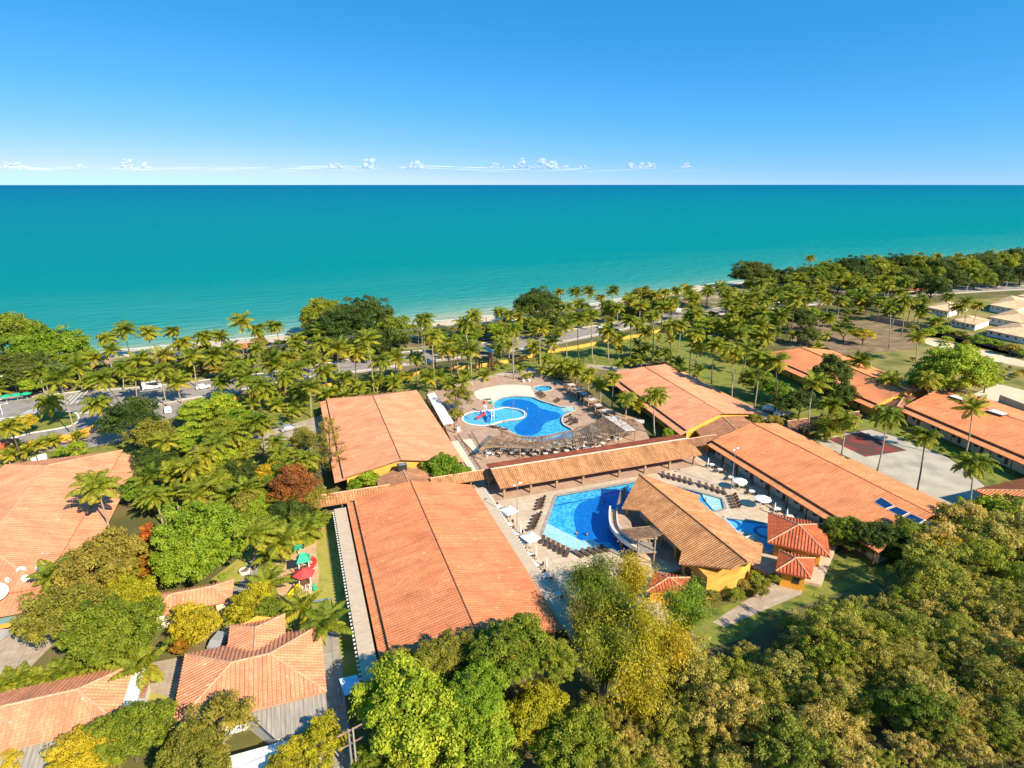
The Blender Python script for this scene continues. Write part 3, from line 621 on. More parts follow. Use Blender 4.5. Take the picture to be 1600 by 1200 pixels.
# ---- small hipped and gabled roofs
def cottage(name, label, x0, x1, y0, y1, ze, zr, mat, wall, ridge='x', hips=(1, 1), group=None, ov=.7, rib=.5, c=None, cat='building', cap='ridge_clay', wz=0, posts=False):
    """rectangular roof, ridge along x or y, each end hipped or gabled; c overrides the four corners"""
    if c is None: c = [(x0, y0), (x1, y0), (x1, y1), (x0, y1)]
    c = [Vector((q[0], q[1], 0)) for q in c]
    if ridge == 'y': c = [c[1], c[2], c[3], c[0]]           # run the builder along the other side
    L = (c[1] - c[0]).length; Wd = (c[3] - c[0]).length
    r = thing(name, label, cat, tuple(sum(c, Vector()) / 4), 0, group)
    P = lambda s, t, z: (lambda p: Vector((p.x, p.y, z)))(bl(c, s, t))
    a = Wd / 2 / L * hips[0]; b = 1 - Wd / 2 / L * hips[1]
    if a > b: a = b = (a + b) / 2
    A, B = P(a, .5, zr), P(b, .5, zr); g = MB()
    F = [[P(0, 0, ze), P(1, 0, ze), B, A], [P(0, 1, ze), P(1, 1, ze), B, A]] if a < b - .01 else [[P(0, 0, ze), P(1, 0, ze), A], [P(0, 1, ze), P(1, 1, ze), A]]
    if hips[0]: F.append([P(0, 0, ze), A, P(0, 1, ze)])
    if hips[1]: F.append([P(1, 0, ze), B, P(1, 1, ze)])
    for f in F: slab(g, f, .14); roof_face(g, f, rib, .12)
    obj('roof', g, mat, r)
    g = MB(); u = V(0, 0, .09)
    if a < b - .01: g.tube([A + u, B + u], .13, 6)
    for hp, e, s in ((hips[0], A, 0), (hips[1], B, 1)):
        if hp: g.tube([e + u, P(s, 0, ze) + u], .12, 6); g.tube([e + u, P(s, 1, ze) + u], .12, 6)
    if g.v: obj('ridge_cap', g, cap, r)
    s0, s1, t0, t1 = ov / L, 1 - ov / L, ov / Wd, 1 - ov / Wd
    if posts:
        for s in np.linspace(s0, s1, max(2, int(L / 4) + 1)):
            for t in (t0, t1):
                p = P(s, t, 0); g = MB(); g.box(p.x - .1, p.x + .1, p.y - .1, p.y + .1, wz, ze + .05); obj('post', g, 'wood_log', r)
    elif wall:
        zz = ze - .1 + (zr - ze) * ov / Wd * 1.2; g = MB()
        if hips[0] and hips[1]:
            v = [P(s, t, q) for q in (wz, zz) for s, t in ((s0, t0), (s1, t0), (s1, t1), (s0, t1))]; g.add(v, [(0, 1, 5, 4), (1, 2, 6, 5), (2, 3, 7, 6), (3, 0, 4, 7)])
        else:
            prof = [(t0, wz), (t1, wz), (t1, zz), (.5, zr - .2), (t0, zz)]; g.add([P(s, t, q) for s in (s0, s1) for t, q in prof], [(0, 1, 2, 3, 4), (9, 8, 7, 6, 5)] + [(i, (i + 1) % 5, 5 + (i + 1) % 5, 5 + i) for i in (1, 4, 0)])
        obj('wall', g, wall, r)
        n = max(1, int(L / 4))
        for i in range(n):
            p = P((i + .5) / n * .8 + .1, t0, 0); q = P((i + .5) / n * .8 + .1 + 1.0 / L, t0, 0); d = (q - p).normalized(); nn = V(d.y, -d.x, 0)
            if nn.dot(p - P(.5, .5, 0)) < 0: nn = -nn
            o = p + nn * .02 + V(0, 0, wz); g = MB(); g.beam(o + V(0, 0, 1.6), q + nn * .02 + V(0, 0, wz + 1.6), .1, 1.0); f = obj('window', g, 'wood_brown', r)
            g = MB(); g.beam(o + nn * .06 + d * .1 + V(0, 0, 1.6), q + nn * .08 - d * .1 + V(0, 0, wz + 1.6), .06, .8); obj('pane', g, 'dark_glass', f)
    return r
cottage('lobby', 'brown gabled lobby roof joining the two left halls', 12, 22.8, 106.6, 115.4, 3.2, 4.9, 'clay_brown', 'yellow_wall', 'y', (0, 0))
cottage('lobby', 'brown gabled lobby roof in front of the hall with shade shelters', 0, 0, 0, 0, 3.2, 4.8, 'clay_brown', 'yellow_wall', 'y', (0, 0), c=[(86.5, 107.8), (104, 109.6), (107, 119), (88.5, 115)])
cottage('lobby', 'small brown lobby roof at the near gable of the hidden hall', 0, 0, 0, 0, 3.2, 4.6, 'clay_brown', 'yellow_wall', 'y', (0, 0), c=[xy([at(*p, 3.2)])[0] for p in [(1375, 645), (1425, 640), (1442, 624), (1388, 622)]])
cottage('covered_walkway', 'tiled covered walkway at the head of the playground lawn', -.3, 14, 107.6, 111.8, 3.0, 4.2, 'clay_tan', None, 'x', (0, 0), cat='walkway', posts=True)
cottage('covered_walkway', 'tiled covered walkway behind the bright green bush', 22, 34.6, 108.2, 111.6, 3.0, 4.1, 'clay_tan', None, 'x', (0, 0), cat='walkway', posts=True)
cottage('covered_walkway', 'short tiled walkway at the right end of the long pool gallery', 81, 90, 107.6, 111.2, 3.0, 4.1, 'clay_brown', None, 'x', (0, 0), cat='walkway', posts=True)
cottage('covered_walkway', 'brown tiled walkway behind the sports court palms', 0, 0, 0, 0, 3.0, 4.2, 'clay_brown', None, 'x', (0, 0), c=[xy([at(*p, 3.0)])[0] for p in [(1232, 673), (1345, 657), (1338, 643), (1226, 658)]], cat='walkway', posts=True)
cottage('tiled_pavilion', 'larger red hipped pavilion beside the ringed pool', 0, 0, 0, 0, 3.4, 5.0, 'clay_red', 'orange_wall', 'x', (1, 1), c=[(70.0, 69.4), (76.4, 62.6), (83.6, 70.6), (77.0, 77.2)], ov=1.2)
cottage('tiled_pavilion', 'smaller red hipped pavilion below the larger one', 0, 0, 0, 0, 3.0, 4.1, 'clay_red', 'orange_wall', 'x', (1, 1), c=[(66.0, 63.0), (69.6, 59.6), (74.4, 63.6), (70.6, 67.4)], ov=.8)
cottage('tiled_house', 'orange tiled house at the right edge beyond the court slab', 120.5, 136, 59.5, 70.5, 3.6, 5.2, 'clay_bright', 'orange_wall', 'x', (1, 1))
cottage('tiled_house', 'hip roofed house at the lower left corner with a white gable wall', -46, -23.2, 64.8, 74.2, 3.2, 5.0, 'clay_pale', 'white_wall', 'x', (1, 1))
cottage('tiled_house', 'broad hip roofed house with grey sheet lean-to near the bottom', -17.6, -1.1, 61.6, 73.8, 3.2, 5.3, 'clay_pale', 'white_wall', 'x', (1, 1))
cottage('tiled_house', 'small hipped annexe against the back of the broad hip roofed house', -12.6, -5.6, 70.0, 77.6, 3.3, 4.7, 'clay_pale', 'yellow_wall', 'y', (0, 1), wz=0)
cottage('tiled_house', 'narrow tiled garden house between the mango tree and the yellow tree', -23.6, -12.9, 84.0, 89.2, 2.8, 4.0, 'clay_pale', 'cream_wall', 'x', (1, 1))
cottage('gatehouse', 'small red tiled gatehouse by the yellow entrance wall', 0, 0, 0, 0, 2.8, 4.0, 'clay_red', 'yellow_wall', 'x', (1, 1), c=[xy([at(*p, 2.8)])[0] for p in [(-20, 705), (24, 697), (30, 686), (-14, 688)]])
# grey lean-to roofs
def shed(name, label, pts, z0, z1, mat='corrugated', wall='white_wall'):
    """pts: near-left, near-right, far-right, far-left; far side at z1"""
    r = thing(name, label, 'shed', (*pts[0], 0)); g = MB(); f = [V(*pts[0], z0), V(*pts[1], z0), V(*pts[2], z1), V(*pts[3], z1)]; slab(g, f, .06); roof_face(g, f, .5, .05); obj('roof', g, mat, r)
    c = sum((V(*p, 0) for p in pts), V(0, 0, 0)) / 4; q = [c.lerp(V(*p, 0), .93) for p in pts]
    g = MB(); g.add([(p.x, p.y, 0) for p in q] + [(p.x, p.y, z) for p, z in zip(q, (z0 - .1, z0 - .1, z1 - .15, z1 - .15))], [(i, (i + 1) % 4, 4 + (i + 1) % 4, 4 + i) for i in range(4)]); obj('wall', g, wall, r)
    return r
shed('lean_to', 'grey corrugated lean-to below the broad hip roofed house', [(-6.8, 57.6), (-1.2, 57.6), (-1.2, 62.3), (-10.2, 62.3)], 2.2, 2.9)
shed('lean_to', 'weathered lean-to at the lower left corner below the tiled house', [(-36, 60.2), (-28.5, 60.6), (-26.6, 65.4), (-36, 65.4)], 2.2, 2.9)
r = thing('white_building', 'low white rendered building under the grey lean-to', 'building', (-6, 55, 0)); g = MB(); g.box(-12, -2.2, 52.5, 57.2, 0, 2.1); obj('wall', g, 'white_wall', r)
for x in (-8.5, -5.0): g = MB(); g.box(x - .5, x + .5, 52.44, 52.52, .9, 1.8); f = obj('window', g, 'wood_brown', r); g = MB(); g.box(x - .4, x + .4, 52.40, 52.46, 1, 1.7); obj('pane', g, 'dark_glass', f)
r = thing('white_building', 'white walled annexe in the courtyard between the two tiled houses', 'building', (-22, 70, 0)); g = MB(); g.box(-23.2, -21.8, 66.2, 72.8, 0, 3.4); g.box(-21.8, -17.9, 66.4, 66.8, 0, 1.9); obj('wall', g, 'white_wall', r)
g = MB(); f = [V(-22.0, 68.4, 3.1), V(-21.3, 68.4, 2.8), V(-21.3, 73.2, 2.8), V(-22.0, 73.2, 3.1)]; slab(g, f); roof_face(g, f, .4); obj('roof', g, 'clay_brown', r)
# flat slab canopies with projecting rafter ends along the middle hall
for nm, lb, xa, xb, ya, yb, sgn in (('slab_canopy', 'flat concrete canopy with rafter ends along the playground side of the middle hall', 3.1, 5.2, 61.5, 105.9, -1), ('slab_canopy', 'flat pale canopy along the pool side of the middle hall', 29.75, 31.6, 60, 104.9, 1)):
    r = thing(nm, lb, 'canopy', (xa, ya, 0)); g = MB(); g.box(xa, xb, ya, yb, 2.82, 2.98); obj('slab', g, 'terracotta_strip', r)
    g = MB(); n = int((yb - ya) / .8)
    for i in range(n): y = ya + .3 + i * .8; g.box(xa - (.35 if sgn < 0 else -.1), xb + (.35 if sgn > 0 else -.1), y, y + .22, 2.66, 2.81)
    obj('rafters', g, 'white_wall', r)
    for i in range(8):
        y = ya + 1 + i * (yb - ya - 2) / 7; x = xa + .3 if sgn < 0 else xb - .3; g = MB(); g.box(x - .1, x + .1, y - .1, y + .1, 0, 2.65); obj('post', g, 'wood_brown', r)
# ---- long pool gallery
r = thing('pool_gallery', 'long open tiled gallery with timber posts beside the angular pool', 'gallery', (57, 107, 0))
g = MB(); zr, ze = 5.5, 3.3
for f in ([V(34.3, 102.6, ze), V(81.4, 102.6, ze), V(80.6, 107, zr), V(33.8, 107, zr)],): slab(g, f, .14); roof_face(g, f, .45, .08)
obj('roof', g, 'clay_tan', r)
g = MB(); f = [V(33.8, 107, zr), V(80.6, 107, zr), V(81.4, 111.6, 4.55), V(34.3, 111.6, 4.55)]; slab(g, f, .14); roof_face(g, f, .45, .06); obj('far_roof', g, 'clay_red', r)
g = MB(); g.tube([V(33.8, 107, zr + .1), V(80.6, 107, zr + .1)], .15, 6); obj('ridge_cap', g, 'concrete_pale', r)
for x in (35.6, 41.3, 47.0, 53.0, 61.5, 67.8, 74.0, 80.3):
    for y in (103.9, 110.3): g = MB(); g.box(x - .2, x + .2, y - .2, y + .2, DZ, 3.6); obj('post', g, 'wood_log', r)
g = MB(); g.beam(V(34.5, 103.9, 3.55), V(81, 103.9, 3.55), .2, .3); g.beam(V(34.5, 110.3, 3.7), V(81, 110.3, 3.7), .2, .3); obj('beam', g, 'wood_brown', r)
g = MB(); g.box(34.0, 81.5, 110.9, 111.15, DZ, 1.4); obj('parapet', g, 'concrete_pale', r)
# ---- bar pavilion: one ridge along y, ragged eaves traced on its two slopes
r = thing('bar_pavilion', 'poolside bar pavilion with one tan tiled gable roof and angular eaves', 'building', (60, 78, 0))
RX, RZ, KK = 59.6, 6.4, .36
def slope_pt(x, y, side):
    d = ray(x, y); # z = RZ - KK*|X-RX|
    if side < 0: t = (RZ + KK * (0 - RX) * 1 - CAMZ) / (d.z - KK * d.x)
    else: t = (RZ + KK * RX - CAMZ) / (d.z + KK * d.x)
    p = C0 + d * t; return p
Lp = [slope_pt(*p, -1) for p in [(971, 795), (999.4, 797.8), (1065, 861.9), (1060.6, 881.6), (1100, 884.5), (1142, 889.6)]]
Rp = [slope_pt(*p, 1) for p in [(1013, 745), (1094, 774.7), (1091, 781), (1131, 816), (1153, 833.8), (1179.4, 847), (1192.5, 850), (1188, 879.7)]]
yN, yF = 62.4, 93.2
Lf = [V(RX, yF, RZ)] + Lp + [V(RX, yN, RZ)]; Rf = [V(RX, yF, RZ)] + Rp + [V(RX, yN, RZ)]
for f in (Lf, Rf):
    for p in f: p.z = RZ - KK * abs(p.x - RX)
g = MB(); slab(g, Lf, .14); roof_face(g, Lf, .42, .09); slab(g, Rf, .14); roof_face(g, Rf, .42, .07); obj('roof', g, 'clay_tan', r)
g = MB(); g.tube([V(RX, yN, RZ + .1), V(RX, yF, RZ + .1)], .14, 6); obj('ridge_cap', g, 'ridge_dark', r)
g = MB(); g.prism([(54.2, 64.2), (58.8, 63.4), (63.8, 66), (64.4, 70.5), (61.0, 72.5), (54.6, 71)], 0, 3.9); obj('wall', g, 'yellow_wall', r)
g = MB(); g.prism([(57, 76), (62, 76), (62, 88), (57, 88)], DZ, 4.6); obj('service_core', g, 'cream_wall', r)
for x, y in ((53.8, 87.2), (56.5, 84), (56, 79), (55.4, 74), (64.5, 90), (66.5, 84), (65.5, 78), (61.8, 91.5)): g = MB(); g.cyl((x, y), .22, DZ, min(4.3, RZ - KK * abs(x - RX) - .35), 10); obj('column', g, 'orange_wall', r)
for y in (66, 69): g = MB(); g.box(54.1, 54.3, y - .5, y + .5, 1.2, 2.4); f = obj('window', g, 'wood_brown', r); g = MB(); g.box(54.05, 54.12, y - .4, y + .4, 1.3, 2.3); obj('pane', g, 'dark_glass', f)
isl = [(55, 72), (64, 70.5), (70.0, 77), (71.3, 82), (70.6, 86.5), (68.5, 91), (64, 95), (58, 94.5), (54.5, 90), (52.5, 84), (52.6, 76)]
g = MB(); g.prism(isl, .05, DZ + .1); obj('bar_floor', g, 'deck_pink', r)
# small terracotta roof beside the bar and its link
cottage('kiosk_roof', 'little red tiled roof tucked between the timber tower and the bar pavilion', 0, 0, 0, 0, 2.6, 3.4, 'clay_red', 'orange_wall', 'x', (1, 1), c=[xy([at(*p, 2.6)])[0] for p in [(1010, 925), (1070, 922), (1078, 903), (1022, 893)]], ov=.5)
# curved white balcony over the swim-up bar
P3b = lambda pts, z: z_(pts, 920, 770, 10, z)
r = thing('curved_balcony', 'curved white balcony wall sweeping round the swim-up bar', 'balcony', (51, 82, 0))
cv = smooth_loop(xy(P3b([(335, 200), (325, 340), (345, 480), (420, 600), (520, 700), (640, 780), (780, 860)], 3.0)), 5, False)
g = MB(); g.ribbon(cv, .3, 2.2, 2.95); obj('parapet', g, 'white_wall', r)
iv = offset_line(cv, 1.3); g = MB(); g.ribbon(iv, .15, 2.4, 2.9); obj('inner_parapet', g, 'white_wall', r)
g = MB(); g.sheet(xy([V(*p, 0) for p in cv] + [V(*p, 0) for p in offset_line(cv, 3.8)[::-1]]), 2.3); g.sheet(xy([V(*p, 0) for p in cv] + [V(*p, 0) for p in offset_line(cv, 3.8)[::-1]]), 2.2); obj('floor_slab', g, 'deck_pink', r)
for q in offset_line(cv, .8)[3::7]: g = MB(); g.cyl(q, .25, .1, 2.2, 10); obj('column', g, 'orange_wall', r)
# round terrace pergola at the bar's far corner
r = thing('slatted_pergola', 'small slatted pergola at the far corner of the bar pavilion', 'pergola', tuple(at(985, 775, 0)))
g = MB()
for i in range(10):
    a, b = P3b([(420 + i * 6 + 20 - i * 0, 180 - i * 26), (560 + i * 8, 120 - i * 26)], 3.6)
    g.beam(a, b, .12, .12)
obj('slats', g, 'wood_log', r); a, b = P3b([(470, 160), (560, -80)], 3.5); g = MB(); g.beam(a, b, .2); obj('beam', g, 'wood_log', r)
for q in (a, b): g = MB(); g.beam(V(q.x, q.y, DZ), q, .22); obj('post', g, 'wood_log', r)
# timber tower with a thatched lookout
tw = [xy([p])[0] for p in P3b([(745, 1160), (1005, 1140)], 0)]
a = V(*tw[0], 0); b = V(*tw[1], 0); d = (b - a).normalized(); nn = V(-d.y, d.x, 0)
if nn.y < 0: nn = -nn
r = thing('timber_tower', 'log slide tower with a dark thatched canopy beside the curved balcony', 'tower', tuple(a))
Cn = [a, b, b + nn * 2.6, a + nn * 2.6]
for p in Cn: g = MB(); g.tube([p, p + V(0, 0, 5.6)], [.17, .14], 8); obj('post', g, 'wood_log', r)
for i in range(4):
    for z in (2.6, 5.2): g = MB(); g.tube([Cn[i] + V(0, 0, z) - (Cn[(i + 1) % 4] - Cn[i]) * .12, Cn[(i + 1) % 4] + V(0, 0, z) + (Cn[(i + 1) % 4] - Cn[i]) * .12], .13, 8); obj('rail', g, 'wood_log', r)
g = MB(); g.tube([Cn[0] + V(0, 0, 2.5), Cn[1] + V(0, 0, .2)], .1, 6); obj('brace', g, 'wood_log', r)
g = MB(); m_ = (Cn[0] + Cn[2]) / 2; g.add([p + (p - m_) * .1 + V(0, 0, 2.7) for p in Cn], [(0, 1, 2, 3)]); slab(g, [p + (p - m_) * .1 + V(0, 0, 2.85) for p in Cn], .12); obj('platform', g, 'wood_grey', r)
g = MB(); th = P3b([(500, 580), (960, 540), (1130, 660), (690, 720)], 5.6)
slab(g, [th[0], th[1], th[2] - V(0, 0, .0), th[3]], .18)
rr = random.Random(3)
for i in range(260):
    s, t = rr.random(), rr.random(); p = th[0].lerp(th[1], s).lerp(th[3].lerp(th[2], s), t) + V(0, 0, rr.uniform(.02, .22)); q = (th[1] - th[0]).normalized() * rr.uniform(.2, .7) + V(rr.uniform(-.15, .15), rr.uniform(-.15, .15), rr.uniform(-.1, .1)); g.beam(p - q, p + q, .05)
obj('thatch', g, 'thatch_dark', r)
g = MB(); q = th; g.tube([q[0] + V(0, 0, .2), q[1] + V(0, 0, .2), q[2] + V(0, 0, .2)], .07, 6); obj('edge_pole', g, 'wood_log', r)
# perimeter walls
def wall_line(name, label, pts, h, mat, w=.25, z=0, f=at, cat='wall', step=None):
    L = [xy([f(*p)])[0] for p in pts]; r = thing(name, label, cat, (*L[0], 0)); g = MB()
    g.ribbon(L, w, z, h); obj('masonry', g, mat, r)
    if step:
        g = MB(); tot = 0
        for a, b in zip(L[:-1], L[1:]):
            a = Vector(a); b = Vector(b); n = max(1, int((b - a).length / step))
            for i in range(n): p = a.lerp(b, i / n); g.box(p.x - w * .8, p.x + w * .8, p.y - w * .8, p.y + w * .8, z, h + .12)
        obj('piers', g, mat, r)
    return r
wall_line('boundary_wall', 'curving yellow entrance wall by the parked cars at left', [(38, 702), (60, 698), (85, 692), (112, 688), (130, 682), (149, 674)], 1.8, 'orange_wall')
wall_line('boundary_wall', 'yellow roadside wall behind the left palm garden', [(352, 628), (400, 622), (450, 614), (520, 604), (590, 597), (630, 590)], 1.25, 'yellow_wall', step=6)
wall_line('boundary_wall', 'yellow roadside wall in front of the dark zip line tower', [(630, 590), (690, 579), (745, 575), (800, 566), (850, 553)], 1.25, 'yellow_wall', step=6)
wall_line('boundary_wall', 'yellow roadside wall behind the tall palm lawn', [(856, 552), (900, 545), (960, 533), (1010, 524), (1050, 514)], 1.25, 'yellow_wall', step=6)
wall_line('boundary_wall', 'long brown plot wall running to the right edge', [(1360, 500), (1400, 508), (1460, 520), (1540, 540), (1600, 556), (1720, 590)], 2.6, 'brown_fence', .3, step=12)
wall_line('boundary_wall', 'low brown wall along the earth yard behind the hidden hall', [(1245, 535), (1290, 549), (1330, 566), (1360, 573)], 1.8, 'brown_fence', .25)
wall_line('boundary_wall', 'low grey wall beyond the skylit hall at the right edge', [(1560, 628), (1590, 640), (1660, 668)], 2.2, 'concrete', .25)
wall_line('garden_sign', 'small white panel standing on the lawn by the left hall', [(50, 726), (58, 723)], 1.5, 'white_paint', .1, cat='sign')
wall_line('garden_sign', 'wider white panel standing beside the small one', [(60, 720), (74, 717)], 1.4, 'white_paint', .1, cat='sign')
# ================================================================ vegetation
def quad_mesh(name, c, nrm_, tang, ln, wd, var, clump, mats, extra=None):
    """leaf quads: centre, normal, long direction, length, width; optional extra MB for stems in material 2"""
    c = np.asarray(c, float); n = np.asarray(nrm_, float); n /= np.linalg.norm(n, axis=1)[:, None] + 1e-9
    t = np.asarray(tang, float); t = t - n * (t * n).sum(1)[:, None]; t /= np.linalg.norm(t, axis=1)[:, None] + 1e-9
    b = np.cross(n, t); ln = np.broadcast_to(np.asarray(ln, float), (len(c),))[:, None] / 2; wd = np.broadcast_to(np.asarray(wd, float), (len(c),))[:, None] / 2
    v = np.stack([c - t * ln, c + b * wd - t * ln * .1, c + t * ln, c - b * wd - t * ln * .1], 1).reshape(-1, 3); N = len(c)
    me = bpy.data.meshes.new(name); me.vertices.add(N * 4); me.vertices.foreach_set('co', v.ravel())
    me.loops.add(N * 4); me.loops.foreach_set('vertex_index', np.arange(N * 4)); me.polygons.add(N); me.polygons.foreach_set('loop_start', np.arange(N) * 4); me.polygons.foreach_set('loop_total', np.full(N, 4))
    me.update(calc_edges=True)
    me.attributes.new('var', 'FLOAT', 'FACE').data.foreach_set('value', np.asarray(var, np.float32)); me.attributes.new('clump', 'FLOAT', 'FACE').data.foreach_set('value', np.asarray(clump, np.float32))
    me.materials.append(MAT[mats]); return me
def crown(name, rx, rz, nc, per, leaf, seed, cr=.33, low=-.25, flat=.75, layered=False, inner=.45, lw=.6, vary=0):
    r = np.random.RandomState(seed); C_ = []; RR = []
    while len(C_) < nc:
        d = r.normal(size=3); d /= np.linalg.norm(d)
        if d[2] < low: continue
        f = r.uniform(inner, 1) ** .6 * (1 - cr * .8)
        if vary: a_ = math.atan2(d[1], d[0]); f *= 1 + .17 * math.sin(a_ * 2 + seed) + .12 * math.sin(a_ * 5 + seed * 2 + d[2] * 3)
        q = np.array([d[0] * rx * f, d[1] * rx * f, d[2] * rz * f])
        if layered: q[2] = round(q[2] / (rz * .34)) * rz * .34 + r.uniform(-.1, .1) * rz * .3
        C_.append(q); RR.append(cr * rx * (r.uniform(.55, 1.55) if vary else r.uniform(.6, 1.15)))
    C_ = np.array(C_); RR = np.array(RR); idx = np.repeat(np.arange(nc), per); N = len(idx)
    d = r.normal(size=(N, 3)); d /= np.linalg.norm(d, axis=1)[:, None]; d[:, 2] = np.where(d[:, 2] < -.3, -d[:, 2], d[:, 2])
    rad = RR[idx] * r.uniform(.55, 1.05, N); fl = np.array([1, 1, .38 if layered else flat])
    c = C_[idx] + d * rad[:, None] * fl
    n = d * .8 + r.normal(size=(N, 3)) * .55 + np.array([0, 0, .35])
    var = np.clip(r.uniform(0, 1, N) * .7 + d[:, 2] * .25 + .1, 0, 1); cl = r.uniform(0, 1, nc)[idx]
    s = leaf * r.uniform(.6, 1.3, N)
    return quad_mesh(name, c, n, r.normal(size=(N, 3)), s, s * lw, var, cl, 'leaf_green'), C_, RR
def limbs(C_, h, r0, seed, n=7, lean=.3, mat='trunk_dark'):
    rr = random.Random(seed); g = MB(); top = V(rr.uniform(-lean, lean), rr.uniform(-lean, lean), h * .45)
    g.tube([V(0, 0, -.3), V(0, 0, .2), top * .6, top], [r0 * 1.3, r0, r0 * .8, r0 * .65], 7)
    for i in rr.sample(range(len(C_)), min(n, len(C_))):
        q = V(*C_[i]) + V(0, 0, h); m = top.lerp(q, .5) + V(0, 0, h * .04); g.tube([top * .92, m, q], [r0 * .5, r0 * .28, r0 * .1], 5)
    return g
TREES = {}
def tree_kind(key, name, rx, rz, h, nc, per, leaf, seed, r0=.25, bark='trunk_dark', nl=7, **kw):
    me, C_, RR = crown(name + '_crown', rx, rz, nc, per, leaf, seed, **kw)
    g = limbs(C_, h, r0, seed, nl, mat=bark); tm = bpy.data.meshes.new('trunk'); tm.from_pydata([tuple(v) for v in g.v], [], g.f); tm.materials.append(MAT[bark])
    TREES.setdefault(key, []).append((name, rx, h, me, tm))
def put_tree(key, mat, label, px, py, rpx, group=None, cat='tree', sz=1.0, i=None, name=None, world=None, hgt=None):
    L = TREES[key]; name_, rx, h, me, tm = L[(i if i is not None else put_tree.n) % len(L)]; put_tree.n += 1
    if world: p = V(*world, 0); s = rpx / rx
    else:
        z = 3.0
        for _ in range(6):
            p = at_g(px, py, z); s = rpx / ppm(p) / rx; z = (hgt if hgt else h * s * sz)
    r = thing(name or name_, label, cat, (p.x, p.y, hill_h(p.x, p.y)), put_tree.n * 2.4, group); r.scale = (s, s, s)
    hh = max(h * .6, (hgt / s)) if hgt else h * sz
    t = bpy.data.objects.new('trunk', tm); COL.objects.link(t); t.parent = r; t.scale = (1, 1, hh / h)
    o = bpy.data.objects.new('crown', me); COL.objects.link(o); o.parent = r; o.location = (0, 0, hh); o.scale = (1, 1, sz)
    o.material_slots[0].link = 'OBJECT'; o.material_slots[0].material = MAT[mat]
    return r
put_tree.n = 0
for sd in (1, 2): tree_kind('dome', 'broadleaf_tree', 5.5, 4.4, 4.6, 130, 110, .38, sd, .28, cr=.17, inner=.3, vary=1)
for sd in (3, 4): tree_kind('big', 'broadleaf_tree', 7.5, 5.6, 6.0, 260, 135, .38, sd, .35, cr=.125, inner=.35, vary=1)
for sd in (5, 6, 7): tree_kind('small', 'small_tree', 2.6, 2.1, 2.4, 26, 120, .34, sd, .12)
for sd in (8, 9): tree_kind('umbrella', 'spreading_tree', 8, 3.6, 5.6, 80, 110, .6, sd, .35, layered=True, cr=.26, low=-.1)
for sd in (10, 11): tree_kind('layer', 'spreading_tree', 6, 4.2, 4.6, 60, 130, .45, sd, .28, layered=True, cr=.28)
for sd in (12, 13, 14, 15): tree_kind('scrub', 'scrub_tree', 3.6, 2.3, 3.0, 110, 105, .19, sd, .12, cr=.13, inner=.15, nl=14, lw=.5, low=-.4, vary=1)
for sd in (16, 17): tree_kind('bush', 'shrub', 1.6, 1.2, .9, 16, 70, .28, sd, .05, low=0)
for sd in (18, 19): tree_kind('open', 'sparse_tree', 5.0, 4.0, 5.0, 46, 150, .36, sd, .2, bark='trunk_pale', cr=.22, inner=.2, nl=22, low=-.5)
# casuarina: drooping needle tufts on level branches
def casuarina(seed):
    r = np.random.RandomState(seed); rr = random.Random(seed); H = 12; c = []; n = []; t = []; cl = []; g = MB(); g.tube([V(0, 0, -.2), V(.1, 0, H * .5), V(0, .2, H)], [.22, .15, .04], 6)
    for k in range(26):
        z = 2.5 + k * .36; a = k * 2.4; L = (1 - (z / H) ** 2) * 2.6 + .8; e = V(math.cos(a) * L, math.sin(a) * L, z + .5); g.tube([V(0, 0, z), e], [.05, .02], 4)
        for j in range(90):
            q = V(0, 0, z).lerp(e, rr.uniform(.45, 1.05)) + V(*r.normal(size=3) * .32); c.append(q); n.append(r.normal(size=3)); t.append([r.normal() * .5, r.normal() * .5, r.uniform(-1, .6)]); cl.append((k * .37) % 1)
    return quad_mesh('casuarina_crown', c, n, t, .55, .12, r.uniform(0, 1, len(c)), cl, 'leaf_olive'), g
me, g = casuarina(5); tm = bpy.data.meshes.new('trunk'); tm.from_pydata([tuple(v) for v in g.v], [], g.f); tm.materials.append(MAT['trunk_dark'])
def put_casuarina(x, y, by, label, s=None):
    b = at(x, by, 0); t = ray(x, y); tt = b.dot(FW) / t.dot(FW); H = (C0 + t * tt).z
    r = thing('casuarina_tree', label, 'tree', (b.x, b.y, 0), 1.0 * x); r.scale = (H / 12,) * 3
    for nm, m in (('trunk', tm), ('crown', me)): o = bpy.data.objects.new(nm, m); COL.objects.link(o); o.parent = r
put_casuarina(520, 655, 745, 'feathery brown-green casuarina at the left edge of the pale hall')
put_casuarina(500, 680, 748, 'second feathery casuarina standing left of its taller neighbour')
